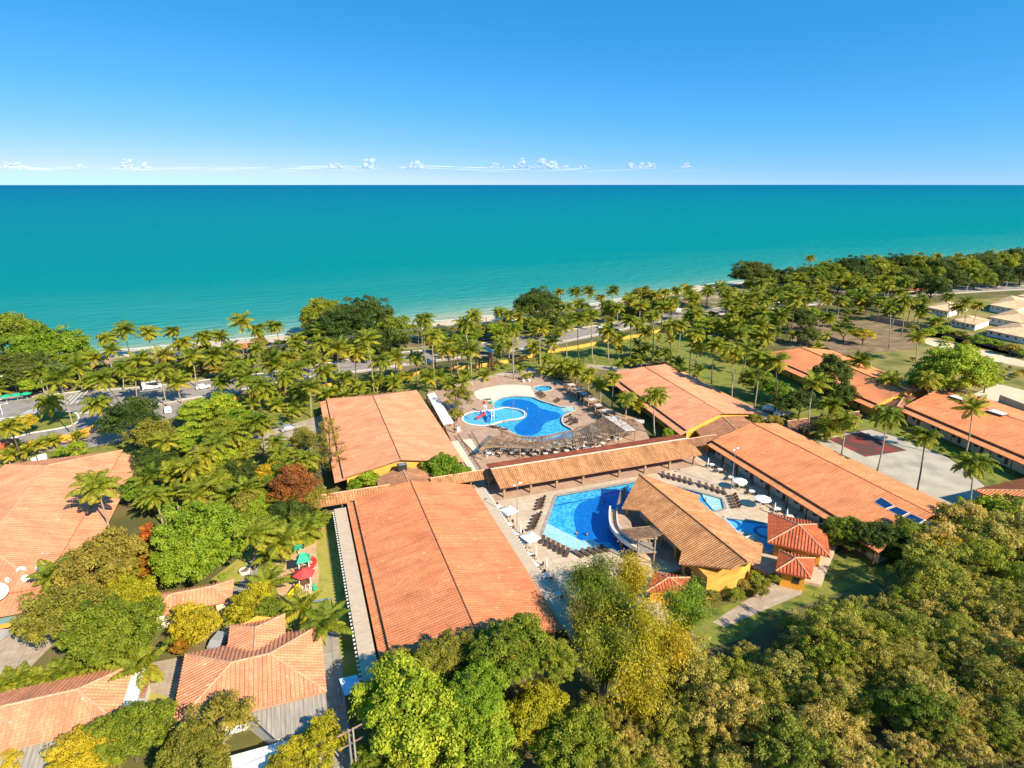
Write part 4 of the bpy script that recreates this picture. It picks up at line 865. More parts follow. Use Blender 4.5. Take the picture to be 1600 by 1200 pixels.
# ---- coconut palms
def palm_crown(seed, nf=23, L=4.3, droop=1.0, ups=.35):
    r = np.random.RandomState(seed); C_ = []; Nn = []; T = []; Ln = []; Wd = []; va = []; cl = []
    for k in range(nf):
        age = k / (nf - 1); az = k * 2.39996 + r.uniform(-.3, .3); el = R(78 - 108 * age ** 1.15) + r.uniform(-.12, .12)
        ln = L * (.72 + .28 * math.sin(math.pi * min(1, age * .9 + .15))) * r.uniform(.88, 1.08)
        h = np.array([math.cos(az), math.sin(az), 0]); side = np.array([-h[1], h[0], 0]); m = 15; p = np.zeros(3); pts = [p]; e = el
        for i in range(m):
            p = p + (h * math.cos(e) + np.array([0, 0, 1]) * math.sin(e)) * ln / m + np.array([.012, -.004, 0]) * i * .4; pts.append(p); e -= (R(118) * droop * (.55 + .5 * (1 - age)) / m) * (.45 + i / m)
        tint = np.clip(age * .75 + r.uniform(-.12, .12), 0, 1)
        if age > .88: tint = r.uniform(.75, 1)
        for i in range(1, m + 1):
            a = pts[i - 1]; b = pts[i]; d = (b - a) / np.linalg.norm(b - a); up = np.cross(side, d); f = i / m
            C_.append((a + b) / 2); Nn.append(up if up[2] > 0 else -up); T.append(d); Ln.append(np.linalg.norm(b - a) * 1.15); Wd.append(.16 * (1.1 - f)); va.append(1 - .2); cl.append(tint)
            for q in range(3):
                o = a + (b - a) * (q / 3); w = (1.05 * math.sin(math.pi * min(1, f * .82 + .16)) + .12) * L / 4.3
                for s in (-1, 1):
                    dr = side * s * .82 + d * .5 + np.array([0, 0, -1]) * (.38 + .35 * age) * r.uniform(.7, 1.3); dr /= np.linalg.norm(dr)
                    C_.append(o + dr * w / 2); nn = np.cross(dr, d) * s; nn = nn + r.normal(size=3) * .2; Nn.append(nn if nn[2] > 0 else -nn); T.append(dr); Ln.append(w); Wd.append(.17); va.append(r.uniform(0, 1)); cl.append(tint)
    return quad_mesh('palm_crown', C_, Nn, T, Ln, Wd, va, cl, 'palm_leaf')
PALMS = [palm_crown(s, nf, L, dr) for s, nf, L, dr in ((1, 24, 4.5, 1.0), (2, 20, 4.1, .85), (3, 26, 4.4, 1.15), (4, 18, 4.7, .9), (5, 22, 3.9, 1.1), (6, 28, 4.3, 1.35), (7, 16, 4.6, .7), (8, 25, 4.0, 1.2))]
YPALM = [palm_crown(s, 13, 3.6, .7) for s in (11, 12)]
M('coconut', (.30, .22, .05), rough=.6)
nutm = MB()
for k in range(9):
    a = k * 2.4; nutm.lathe((math.cos(a) * .34, math.sin(a) * .34, -.28 - .12 * (k % 3)), [(0, -.15), (.12, -.08), (.15, .02), (.09, .12), (0, .15)], 6)
nm_ = bpy.data.meshes.new('coconuts'); nm_.from_pydata([tuple(v) for v in nutm.v], [], nutm.f); nm_.materials.append(MAT['coconut'])
prs = random.Random(77); PN = [0]
def palm(cx, cy, bx=None, by=None, h=9.0, label='', group=None, scale=1.0, young=False, name='coconut_palm'):
    if bx is not None:
        b = at(bx, by, 0); t = ray(cx, cy); top = C0 + t * (b.dot(FW) / t.dot(FW))
        if top.z > 17: top.z = 17
    else:
        top = at(cx, cy, h); b = V(top.x + prs.uniform(-.09, .09) * h, top.y + prs.uniform(-.09, .09) * h, 0)
    gz = hill_h(b.x, b.y); b.z = gz
    r = thing(name, label, 'palm tree', tuple(b), 0, group); g = MB(); H = top - b; n = 7; bend = V(prs.uniform(-1, 1), prs.uniform(-1, 1), 0) * H.length * .035
    rb = .2 if not young else .13; pts = []; rad = []
    for i in range(n + 1):
        f = i / n; pts.append(b + V(H.x * f ** 1.4, H.y * f ** 1.4, H.z * f) + bend * math.sin(math.pi * f)); rad.append(rb * (1.5 if i == 0 else 1.0 - .42 * f))
    pts[-1] = top; pts[0] = b - V(0, 0, .2)
    obj('trunk', g.tube(pts, rad, 6), 'trunk_pale' if PN[0] % 4 else 'trunk_dark', r, True)
    m = (YPALM if young else PALMS); o = bpy.data.objects.new('crown', m[PN[0] % len(m)]); COL.objects.link(o); o.parent = r; o.location = H
    o.rotation_euler = (prs.uniform(-.14, .14), prs.uniform(-.14, .14), prs.uniform(0, 6.28)); s = prs.uniform(1.02, 1.32) * scale; o.scale = (s, s, s * prs.uniform(.9, 1.1))
    if not young and PN[0] % 3 == 0: c = bpy.data.objects.new('coconuts', nm_); COL.objects.link(c); c.parent = r; c.location = H
    PN[0] += 1; return r
def palm_row(rows, where, group, kind='coconut palm', **kw):
    rows = sorted(rows, key=lambda q: q[0])
    for i, q in enumerate(rows):
        lb = '%s %s, %s' % (kind, where, nth(i))
        if len(q) == 4: palm(q[0], q[1], q[2], q[3], label=lb, group=group, **kw)
        else: palm(q[0], q[1], h=q[2], label=lb, group=group, **kw)
palm_row([(166, 528, 9), (172, 547, 178, 600), (195, 515, 11), (232, 519, 239, 562), (270, 518, 274, 574), (285, 537, 8), (318, 527, 10), (345, 525, 9), (300, 556, 307, 605), (335, 556, 8), (217, 562, 9), (108, 562, 7), (60, 582, 7), (120, 573, 8), (378, 497, 390, 580), (402, 515, 9), (430, 510, 9), (462, 532, 8), (502, 517, 10), (422, 562, 9), (400, 545, 8), (450, 560, 8), (190, 575, 7), (255, 555, 8), (360, 545, 8), (40, 560, 6), (148, 560, 8), (480, 560, 8)], 'between the left road and the sea', 'palms between the left road and the sea')
palm_row([(92, 592, 120, 688), (212, 588, 216, 630), (160, 592, 192, 636), (252, 580, 261, 635), (277, 597, 284, 630), (345, 597, 352, 630), (370, 577, 380, 630), (152, 633, 164, 675), (77, 628, 82, 658), (15, 667, 35, 722)], 'along the near side of the left road', 'palms on the near side of the left road')
palm_row([(257, 690, 271, 736), (320, 712, 330, 758), (379, 720, 384, 756), (410, 666, 412, 705), (438, 710, 440, 745), (272, 768, 280, 800), (356, 774, 358, 800), (242, 774, 6), (478, 718, 7), (308, 772, 5), (384, 764, 6), (405, 657, 8), (430, 690, 7), (365, 680, 7), (340, 690, 8), (300, 730, 6), (460, 740, 6), (232, 745, 6)], 'in the dense garden between the two left halls', 'palms in the garden between the left halls', scale=.8)
palm_row([(396, 832, 397, 890), (476, 826, 477, 845), (440, 846, 442, 880)], 'at the head of the playground', 'palms at the head of the playground')
palm_row([(475, 950, 3.5), (507, 974, 3.5), (418, 912, 2.5), (420, 868, 2.2)], 'below the playground tower', 'young palms round the playground', 'small bright young palm', young=True)
palm(150, 760, 173, 838, label='lone tall coconut palm rising beside the left hall roof and casting its shadow on it')
palm(82, 898, h=5.5, label='low palm leaning over the eave by the satellite dishes', young=True)
palm(222, 1045, h=3.2, label='bushy young palm in the courtyard behind the white annexe', young=True)
palm_row([(501, 535, 516, 622), (527, 545, 535, 621), (557, 550, 560, 617), (572, 522, 584, 615), (594, 565, 595, 610), (619, 560, 619, 602), (649, 560, 650, 602), (662, 492, 667, 575), (675, 522, 681, 610), (670, 590, 671, 614), (725, 490, 731, 585), (697, 547, 706, 595), (740, 492, 9), (465, 540, 9), (367, 567, 8), (415, 610, 420, 640), (485, 605, 486, 652), (405, 600, 8), (460, 577, 9), (470, 610, 475, 640), (445, 590, 8), (385, 590, 8), (714, 550, 716, 595), (735, 548, 737, 594), (430, 570, 8), (540, 590, 6), (508, 580, 8)], 'on the roadside lawn left of the zip line tower', 'palms on the lawn left of the zip line tower')
palm_row([(802, 492, 803, 594), (843, 503, 844, 592), (797, 540, 5), (833, 540, 6), (869, 520, 7), (884, 510, 884, 588), (879, 570, 880, 592), (898, 577, 6), (903, 498, 905, 568), (925, 487, 926, 567), (950, 517, 951, 567), (984, 501, 983, 571), (1022, 487, 1020, 567), (998, 504, 998, 551), (1048, 510, 1048, 576), (1064, 508, 1055, 576), (1086, 523, 1078, 590), (1091, 542, 1084, 589), (1120, 540, 1112, 600), (1145, 551, 1143, 623), (1186, 560, 1178, 640), (1211, 564, 1211, 645), (850, 560, 5), (1170, 545, 9), (965, 530, 7), (1010, 520, 8), (860, 535, 6), (775, 545, 5)], 'on the tall palm lawn behind the slide pool', 'palms on the lawn behind the slide pool')
palm_row([(780, 488, 780, 511), (795, 492, 800, 528), (811, 495, 811, 524), (744, 505, 6), (875, 456, 9), (900, 456, 10), (920, 456, 918, 487), (958, 455, 9), (939, 465, 8), (947, 476, 8), (884, 480, 8), (1056, 454, 9), (1040, 457, 9), (1073, 452, 9), (1053, 470, 9), (1025, 462, 9), (965, 480, 8), (985, 470, 8), (905, 475, 8), (1000, 478, 8), (860, 478, 8), (830, 480, 8), (1035, 480, 8), (1010, 460, 8)], 'on the seaward side of the road behind the slide pool', 'palms seaward of the road behind the slide pool')
palm_row([(959, 590, 956, 645), (919, 585, 5), (937, 600, 937, 633), (978, 623, 977, 655), (997, 630, 998, 650), (1025, 618, 1023, 682), (902, 575, 5)], 'in the row between the shade shelters and the hall', 'palms beside the shade shelters', scale=.85)
palm_row([(1272, 598, 1264, 685), (1344, 564, 1334, 599), (1243, 464, 1234, 535), (1433, 527, 1431, 567), (1391, 596, 1392, 630), (1450, 592, 1446, 649), (1519, 636, 1506, 720), (1547, 574, 1537, 614), (1322, 655, 1315, 711), (1386, 650, 1370, 739), (1446, 682, 1432, 772), (1522, 724, 1514, 801), (1300, 633, 1297, 680), (1294, 496, 1283, 521), (1392, 480, 1389, 544), (1412, 470, 1408, 524), (1296, 668, 4)], 'around the sports court and the hidden hall', 'palms around the sports court')
palm_row([(1483, 464, 1481, 514), (1509, 471, 1506, 514), (1528, 477, 1518, 514), (1441, 489, 6), (1462, 503, 5), (1435, 480, 8), (1500, 480, 7)], 'in front of the white roofed houses', 'palms in front of the white roofed houses')
palm_row([(1250, 432, 9), (1285, 414, 10), (1305, 420, 9), (1325, 408, 10), (1360, 404, 10), (1390, 412, 9), (1430, 404, 10), (1450, 412, 9), (1465, 400, 10), (1518, 400, 10), (1553, 405, 9), (1580, 404, 9), (1266, 404, 12), (1495, 401, 9), (1544, 396, 10), (1567, 399, 9), (1594, 397, 10), (1340, 425, 9), (1410, 425, 8), (1520, 425, 8), (1380, 440, 8), (1475, 440, 7)], 'among the dark shore trees at the far right', 'palms among the far shore trees')
def inside(p, P):
    c = False
    for i in range(len(P)):
        (x1, y1), (x2, y2) = P[i - 1], P[i]
        if (y1 > p[1]) != (y2 > p[1]) and p[0] < (x2 - x1) * (p[1] - y1) / (y2 - y1) + x1: c = not c
    return c
def scatter(P, n, dmin, seed, z):
    rr = random.Random(seed); out = []; bx = [min(q[0] for q in P), max(q[0] for q in P), min(q[1] for q in P), max(q[1] for q in P)]
    for _ in range(n * 60):
        p = (rr.uniform(bx[0], bx[1]), rr.uniform(bx[2], bx[3]))
        if not inside(p, P): continue
        w = at_g(p[0], p[1], z)
        if all((w - q[1]).length > dmin for q in out): out.append((p, w))
        if len(out) >= n: break
    return out
GP = scatter([(1070, 462), (1090, 446), (1180, 443), (1280, 425), (1420, 440), (1450, 470), (1400, 490), (1330, 480), (1280, 470), (1240, 500), (1210, 530), (1150, 530), (1080, 500), (1040, 480)], 84, 5.4, 5, 9)
for zn, lo, hi in (('upper seaward fringe', 0, 463), ('middle', 463, 487), ('lower inland side', 487, 999)):
    palm_row([(p[0], p[1], prs.uniform(7.5, 11)) for p, w in GP if lo <= p[1] < hi], 'in the %s of the dense right grove' % zn, 'palms of the dense seaside grove')
# ---- broadleaf trees
TALL = {(798, 1022): 8.0, (862, 1030): 8.0, (748, 1022): 7.0, (688, 1035): 7.0, (745, 1085): 8.0, (632, 1052): 6.0}
def T(key, mat, px, py, r, label, **kw):
    if (px, py) in TALL: kw['hgt'] = TALL[(px, py)]
    return put_tree(key, mat, label, px, py, r * (1.13 if key in ('big', 'dome') else 1), **kw)
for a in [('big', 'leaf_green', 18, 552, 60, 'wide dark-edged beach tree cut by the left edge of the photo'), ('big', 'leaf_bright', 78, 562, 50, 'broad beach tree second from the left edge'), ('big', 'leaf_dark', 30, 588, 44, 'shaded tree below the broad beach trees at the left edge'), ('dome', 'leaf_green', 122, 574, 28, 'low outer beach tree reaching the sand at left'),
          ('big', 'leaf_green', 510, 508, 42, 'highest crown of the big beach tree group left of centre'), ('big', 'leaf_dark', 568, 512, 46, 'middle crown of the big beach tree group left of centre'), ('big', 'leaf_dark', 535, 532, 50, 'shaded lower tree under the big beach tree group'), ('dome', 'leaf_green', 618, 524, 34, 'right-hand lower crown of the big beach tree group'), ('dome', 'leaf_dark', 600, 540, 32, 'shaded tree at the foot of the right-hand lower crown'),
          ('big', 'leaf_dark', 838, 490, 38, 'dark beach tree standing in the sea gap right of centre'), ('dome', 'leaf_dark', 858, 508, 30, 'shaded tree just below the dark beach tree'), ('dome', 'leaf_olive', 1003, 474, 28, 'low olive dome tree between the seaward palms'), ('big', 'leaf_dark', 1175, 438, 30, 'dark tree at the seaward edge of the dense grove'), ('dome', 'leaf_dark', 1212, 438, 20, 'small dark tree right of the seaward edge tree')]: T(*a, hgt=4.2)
for i, (x, y, r, m) in enumerate(sorted([(1240, 428, 24, 'leaf_dark'), (1268, 424, 26, 'leaf_green'), (1295, 420, 28, 'leaf_green'), (1330, 415, 30, 'leaf_dark'), (1365, 412, 28, 'leaf_green'), (1400, 410, 28, 'leaf_dark'), (1435, 411, 30, 'leaf_green'), (1468, 414, 28, 'leaf_dark'), (1500, 412, 28, 'leaf_green'), (1532, 409, 28, 'leaf_dark'), (1562, 406, 28, 'leaf_green'), (1595, 404, 30, 'leaf_dark'), (1345, 430, 30, 'leaf_dark'), (1385, 428, 30, 'leaf_green'), (1420, 432, 28, 'leaf_dark'), (1490, 432, 26, 'leaf_dark'), (1525, 429, 26, 'leaf_green'), (1560, 426, 26, 'leaf_dark'), (1310, 436, 26, 'leaf_green'), (1596, 424, 26, 'leaf_dark'), (1275, 443, 24, 'leaf_dark'), (1455, 428, 26, 'leaf_green')])):
    T('big' if i % 2 else 'dome', m, x, y + 9, r * .88, 'far shore tree in the green belt at the right horizon, %s' % nth(i), group='far shore trees', hgt=5.5)
for a in [('dome', 'leaf_dark', 1457, 452, 24, 'round dark tree above the white roofed houses'), ('layer', 'leaf_bright', 1105, 513, 28, 'bright green tree on the left inside the palm grove'), ('layer', 'leaf_bright', 1140, 520, 22, 'bright green tree in the middle of the palm grove'), ('dome', 'leaf_bright', 1203, 503, 20, 'bright green rounded tree beside the dark casuarinas'),
          ('dome', 'leaf_dark', 1252, 500, 22, 'tall dark tree at the left of the earth yard'), ('dome', 'leaf_dark', 1262, 525, 18, 'dark tree standing at the corner of the earth yard'), ('layer', 'leaf_green', 1320, 517, 22, 'leafy tree in front of the earth yard'), ('layer', 'leaf_yellow', 1350, 525, 20, 'yellow-green leafy tree right of the earth yard tree'),
          ('big', 'leaf_bright', 1493, 585, 58, 'largest round bright green tree on the dry field'), ('dome', 'leaf_bright', 1450, 598, 30, 'left shoulder tree of the large bright green tree'), ('dome', 'leaf_dark', 1312, 618, 24, 'leafy tree at the foot of the ivy covered tree'),
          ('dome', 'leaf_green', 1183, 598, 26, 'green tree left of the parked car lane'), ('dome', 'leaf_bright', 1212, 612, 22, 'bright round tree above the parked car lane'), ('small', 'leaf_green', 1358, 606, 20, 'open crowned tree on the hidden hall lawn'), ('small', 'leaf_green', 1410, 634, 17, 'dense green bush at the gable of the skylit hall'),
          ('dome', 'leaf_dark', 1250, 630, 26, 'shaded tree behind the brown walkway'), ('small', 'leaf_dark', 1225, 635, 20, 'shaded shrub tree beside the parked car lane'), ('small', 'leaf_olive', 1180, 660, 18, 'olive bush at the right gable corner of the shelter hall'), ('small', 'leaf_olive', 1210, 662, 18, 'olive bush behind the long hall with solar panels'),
          ('small', 'leaf_bright', 1045, 680, 14, 'left round bush at the corner of the shelter hall'), ('small', 'leaf_bright', 1070, 678, 13, 'middle round bush at the corner of the shelter hall'), ('small', 'leaf_bright', 1096, 672, 15, 'right round bush at the corner of the shelter hall'),
          ('bush', 'leaf_bright', 1120, 688, 12, 'trailing bush over the eave of the long hall'),
          ('dome', 'leaf_bright', 694, 733, 30, 'bright green bush over the tiled walkway between the halls'), ('small', 'leaf_bright', 725, 740, 15, 'small bright bush right of the walkway bush'), ('small', 'leaf_bright', 576, 752, 22, 'green bush against the yellow gable of the pale hall'), ('small', 'leaf_bright', 556, 760, 16, 'lower green bush left of the yellow gable'),
          ('open', 'leaf_olive', 716, 622, 28, 'olive green tree beside the slide pool deck'), ('small', 'leaf_olive', 712, 650, 16, 'lower limb tree beside the slide pool deck')]: T(*a)
T('dome', 'leaf_dark', 1298, 588, 32, 'tall ivy covered dark tree in front of the hidden hall', hgt=9.5, sz=1.3)
for a in [('dome', 'leaf_dark', 205, 658, 40, 'dark round tree beyond the left hall corner'), ('dome', 'leaf_olive', 240, 682, 34, 'olive tree right of the dark round tree'), ('layer', 'leaf_bright', 310, 645, 34, 'bright layered tree near the junction'), ('layer', 'leaf_green', 345, 672, 34, 'layered green tree right of the bright one'), ('layer', 'leaf_bright', 300, 680, 32, 'layered tree in the middle of the left garden'),
          ('dome', 'leaf_dark', 240, 720, 28, 'shaded tree beside the corner of the left hall'), ('dome', 'leaf_bright', 215, 770, 24, 'bright bush between the left hall and the mango tree'), ('dome', 'leaf_green', 420, 770, 30, 'green tree left of the rust coloured tree'), ('dome', 'leaf_red', 458, 765, 40, 'rust red and green tree near the pale hall'), ('dome', 'leaf_olive', 492, 782, 26, 'olive tree between the rust tree and the walkway'),
          ('dome', 'leaf_dark', 450, 805, 28, 'dark leafy tree above the playground'), ('small', 'leaf_green', 500, 812, 20, 'leafy tree at the lawn head beside the walkway'), ('dome', 'leaf_olive', 385, 795, 30, 'olive tree behind the tall garden palm'), ('dome', 'leaf_green', 340, 755, 26, 'green tree among the garden palms'), ('dome', 'leaf_dark', 375, 740, 26, 'dark tree among the garden palms'), ('layer', 'leaf_green', 385, 700, 28, 'layered tree below the garage lane'), ('dome', 'leaf_olive', 475, 690, 24, 'feathery olive tree by the car yard'), ('dome', 'leaf_green', 280, 735, 26, 'green tree left of the twin garden palms'),
          ('small', 'leaf_bright', 118, 705, 20, 'round bush on the lawn by the white panels'), ('small', 'leaf_bright', 95, 708, 14, 'low bush beside the wider white panel'), ('small', 'leaf_yellow', 42, 663, 20, 'yellow-green bushes on the traffic island'),
          ('big', 'leaf_bright', 318, 838, 66, 'big bright green mango tree with orange patches'), ('big', 'leaf_bright', 295, 878, 52, 'lower front half of the bright mango tree group'), ('dome', 'leaf_orange', 240, 845, 30, 'upper orange-brown tree left of the mango tree'), ('dome', 'leaf_orange', 236, 880, 26, 'lower orange-brown tree left of the mango tree'), ('small', 'leaf_orange', 288, 828, 13, 'orange flowering crown poking through the mango tree'), ('small', 'leaf_yellow', 312, 862, 12, 'small yellow crown poking through the mango tree'),
          ('big', 'leaf_olive', 160, 890, 62, 'dull olive tree over the near corner of the left hall'), ('dome', 'leaf_green', 205, 870, 24, 'green tree between the olive tree and the orange tree'),
          ('big', 'leaf_olive', 105, 965, 62, 'grey-green left half of the largest near tree'), ('big', 'leaf_green', 180, 990, 66, 'sunlit lower half of the largest near tree'), ('big', 'leaf_yellow', 200, 945, 48, 'yellow-green crown on top of the largest near tree'),
          ('dome', 'leaf_yellow', 305, 975, 36, 'golden tree in front of the narrow garden house'), ('small', 'leaf_orange', 285, 1010, 20, 'orange bush at the foot of the golden tree'), ('dome', 'leaf_yellow', 395, 945, 34, 'yellow-green tree below the garden path'), ('dome', 'leaf_green', 425, 958, 30, 'green tree below the playground swing'), ('small', 'leaf_green', 365, 965, 20, 'low green tree beside the parked jeep'),
          ('big', 'leaf_green', 205, 1150, 56, 'clipped green tree at the bottom between two houses'), ('big', 'leaf_yellow', 140, 1180, 52, 'yellow-green tree at the lower left bottom edge'), ('open', 'leaf_olive', 345, 1130, 62, 'bare-twigged olive tree in front of the grey lean-to'), ('big', 'leaf_olive', 300, 1190, 56, 'olive tree at the bottom edge below the lean-to'), ('dome', 'leaf_yellow', 500, 1165, 42, 'golden tree at the bottom beside the walkway'), ('dome', 'leaf_yellow', 450, 1200, 36, 'golden tree cut by the bottom edge'),
          ('big', 'leaf_bright', 650, 1115, 88, 'largest bright green tree at the bottom centre'), ('big', 'leaf_bright', 735, 1140, 70, 'bright green tree right of the largest bottom tree'), ('big', 'leaf_green', 798, 1022, 62, 'leafy green tree over the near end of the middle hall'), ('big', 'leaf_olive', 688, 1035, 46, 'half bare tree over the near gable of the middle hall'), ('dome', 'leaf_yellow', 620, 1085, 34, 'yellow-green tree beside the blue shade sail'), ('big', 'leaf_olive', 748, 1022, 38, 'sparse tree shading the near ridge of the middle hall'), ('big', 'leaf_yellow', 840, 1120, 52, 'golden green tree right of the bottom centre trees'), ('big', 'leaf_green', 900, 1170, 60, 'dark green tree at the bottom right of centre')]: T(*a)
for a in [('big', 'leaf_olive', 632, 1052, 38, 'olive tree against the near left corner of the middle hall'), ('big', 'leaf_green', 862, 1030, 38, 'green tree at the near right corner of the middle hall'), ('big', 'leaf_bright', 745, 1085, 50, 'bright tree pressed against the near gable of the middle hall'), ('dome', 'leaf_bright', 345, 640, 30, 'bright crown at the junction side of the left garden'), ('layer', 'leaf_bright', 375, 655, 30, 'layered bright tree below the roadside wall'), ('layer', 'leaf_bright', 275, 700, 30, 'bright layered crown near the left garden palms'), ('dome', 'leaf_bright', 345, 720, 28, 'bright green tree in the middle of the garden palms'), ('dome', 'leaf_green', 445, 735, 26, 'green tree above the rust coloured tree'), ('dome', 'leaf_bright', 400, 800, 28, 'bright tree between the mango tree and playground palms'), ('dome', 'leaf_yellow', 425, 740, 22, 'yellow-green tree left of the rust coloured tree'), ('small', 'leaf_bright', 250, 790, 22, 'bright shrub tree above the orange-brown trees')]: T(*a)
for i, (x, y, r) in enumerate([(20, 1195, 28), (640, 1195, 44), (760, 1200, 46), (580, 1190, 30)]): T('dome', 'leaf_green' if i else 'leaf_yellow', x, y, r, 'green tree cut by the bottom edge, %s of these' % nth(i), group='trees cut by the bottom edge')
# bamboo clump: arching plumes
def bamboo(seed):
    r = np.random.RandomState(seed); c = []; n = []; t = []; cl = []; g = MB()
    for k in range(26):
        a = r.uniform(0, 6.28); out = r.uniform(.6, 3.9); H = r.uniform(5.5, 8.5); pts = []
        for i in range(9):
            f = i / 8; pts.append(V(math.cos(a) * out * f * f + math.cos(a) * .3, math.sin(a) * out * f * f + math.sin(a) * .3, H * math.sin(f * 1.75) / math.sin(1.57)))
        g.tube(pts, [.06 - .005 * i for i in range(9)], 5)
        for j in range(520):
            f = r.uniform(.25, 1); i = min(7, int(f * 8)); q = pts[i].lerp(pts[i + 1], f * 8 - i) + V(*(r.normal(size=3) * (.22 + .35 * f))); c.append(q); n.append(r.normal(size=3) + np.array([0, 0, .5])); t.append([math.cos(a) * .5 + r.normal() * .4, math.sin(a) * .5 + r.normal() * .4, -.8]); cl.append((k * .61) % 1)
    return quad_mesh('bamboo_leaves', c, n, t, .34, .09, r.uniform(0, 1, len(c)), cl, 'leaf_yellow'), g
bb = []
for sd in (1, 2):
    me_, g = bamboo(sd); cm = bpy.data.meshes.new('culms'); cm.from_pydata([tuple(v) for v in g.v], [], g.f); cm.materials.append(MAT['trunk_pale']); bb.append((me_, cm))
for i, (x, y, s, m, lb) in enumerate([(925, 915, 1.0, 'leaf_green', 'green-gold bamboo clump at the upper left of the thicket'), (985, 915, .95, 'leaf_yellow', 'bamboo clump beside the foot of the timber tower'), (950, 960, 1.1, 'leaf_green', 'darker bamboo clump behind the golden plume'), (1010, 1005, 1.15, 'leaf_yellow', 'tallest golden bamboo clump right of centre'), (945, 1030, 1.1, 'leaf_green', 'bamboo clump on the left side of the thicket'), (1068, 960, 1.0, 'leaf_bright', 'bright green bamboo clump at the end of the footpath'), (915, 985, .9, 'leaf_olive', 'dark bamboo clump at the pool deck corner'), (1000, 1085, 1.0, 'leaf_yellow', 'lowest golden bamboo clump of the thicket'), (1050, 1025, .95, 'leaf_yellow', 'golden bamboo clump at the right edge of the thicket')]):
    s *= 1.1; p = at_g(x, y, 5 * s); r = thing('bamboo_clump', lb, 'bamboo', (p.x, p.y, hill_h(p.x, p.y)), i * 1.3, 'bamboo clumps'); r.scale = (s,) * 3; a, b = bb[i % 2]
    o = bpy.data.objects.new('culms', b); COL.objects.link(o); o.parent = r; o = bpy.data.objects.new('leaves', a); COL.objects.link(o); o.parent = r; o.material_slots[0].link = 'OBJECT'; o.material_slots[0].material = MAT[m]
# scrub wood on the slope
HP = [(1070, 1040), (1150, 1012), (1240, 978), (1300, 960), (1400, 945), (1450, 885), (1480, 835), (1540, 815), (1620, 800), (1680, 900), (1680, 1240), (860, 1260), (900, 1130), (1010, 1100)]
sm = ['leaf_scrub', 'leaf_scrub', 'leaf_scrub_green', 'leaf_olive', 'leaf_scrub', 'leaf_green', 'leaf_scrub_green']
sw = {'leaf_scrub': 'olive-brown', 'leaf_scrub_green': 'grey-green', 'leaf_olive': 'dull olive', 'leaf_green': 'leafy green'}; cnt = {}
for i, (p, w) in enumerate(sorted(scatter(HP, 150, 2.7, 9, 3.0), key=lambda q: q[0][0])):
    zn = 'below the footpath and hedge' if p[1] < 985 else 'on the upper slope' if p[1] < 1060 else 'on the lower slope' if p[1] < 1140 else 'at the bottom edge'
    m_ = sm[(i * 5) % 7]; k_ = cnt.get((zn, m_), 0); cnt[(zn, m_)] = k_ + 1
    put_tree('scrub', m_, '%s scrub tree %s, %s' % (sw[m_], zn, nth(k_)), p[0], p[1], prs.uniform(20, 62), group='scrub trees on the lower right slope', i=i, sz=prs.uniform(.85, 1.3))
for i, (x, y, r, m) in enumerate([(1415, 842, 34, 'leaf_green'), (1325, 828, 26, 'leaf_green'), (1352, 836, 26, 'leaf_dark'), (1382, 842, 28, 'leaf_dark'), (1303, 826, 18, 'leaf_green'), (1448, 838, 28, 'leaf_green'), (1500, 820, 40, 'leaf_scrub'), (1555, 812, 44, 'leaf_bright'), (1600, 815, 40, 'leaf_green'), (1480, 870, 40, 'leaf_yellow'), (1440, 862, 28, 'leaf_scrub')]):
    T('dome', m, x, y, r, 'leafy hedge tree across the near end of the long hall, %s' % nth(i), group='hedge trees at the near end of the long hall', hgt=4.0 if x < 1460 else None)
for i, (x, y, r) in enumerate([(1305, 842, 18), (1328, 848, 20), (1352, 854, 20), (1376, 860, 20), (1400, 866, 22), (1426, 868, 22)]):
    T('small', 'leaf_dark' if i % 2 else 'leaf_green', x, y, r, 'dense low hedge bush at the near end of the long hall, %s' % nth(i), group='low hedge bushes at the long hall', cat='shrub')
for i, (x, y, r) in enumerate([(1140, 905, 16), (1160, 915, 14), (1180, 905, 16), (1195, 912, 12), (1125, 915, 15), (1250, 862, 12), (1210, 905, 12), (1110, 935, 18), (1150, 930, 16), (1190, 925, 14), (1085, 925, 18)]):
    T('small', 'leaf_olive' if i % 2 else 'leaf_green', x, y, r, 'garden shrub by the yellow end of the bar pavilion, %s' % nth(i), group='shrubs by the bar pavilion', cat='shrub')
for i, (x, y, r) in enumerate([(1425, 512, 14), (1450, 520, 16), (1475, 517, 18), (1500, 523, 14), (1530, 532, 18), (1555, 537, 14), (1580, 545, 18), (1600, 552, 14), (1480, 530, 10), (1512, 536, 10)]):
    T('small', 'leaf_bright' if i % 3 else 'leaf_olive', x, y, r, 'shrub along the sandy track below the brown plot wall, %s' % nth(i), group='shrubs along the sandy track', cat='shrub', sz=.6)
for i, (p, w) in enumerate(sorted(scatter([(1400, 545), (1470, 545), (1600, 580), (1600, 625), (1540, 600), (1420, 600)], 22, 2.5, 3, 0.5), key=lambda q: q[0][0])):
    put_tree('bush', ['leaf_scrub', 'leaf_olive', 'leaf_yellow'][i % 3], 'low dry shrub scattered on the field, %s' % nth(i), p[0], p[1], prs.uniform(5, 10), group='low shrubs on the dry field', cat='shrub', i=i)
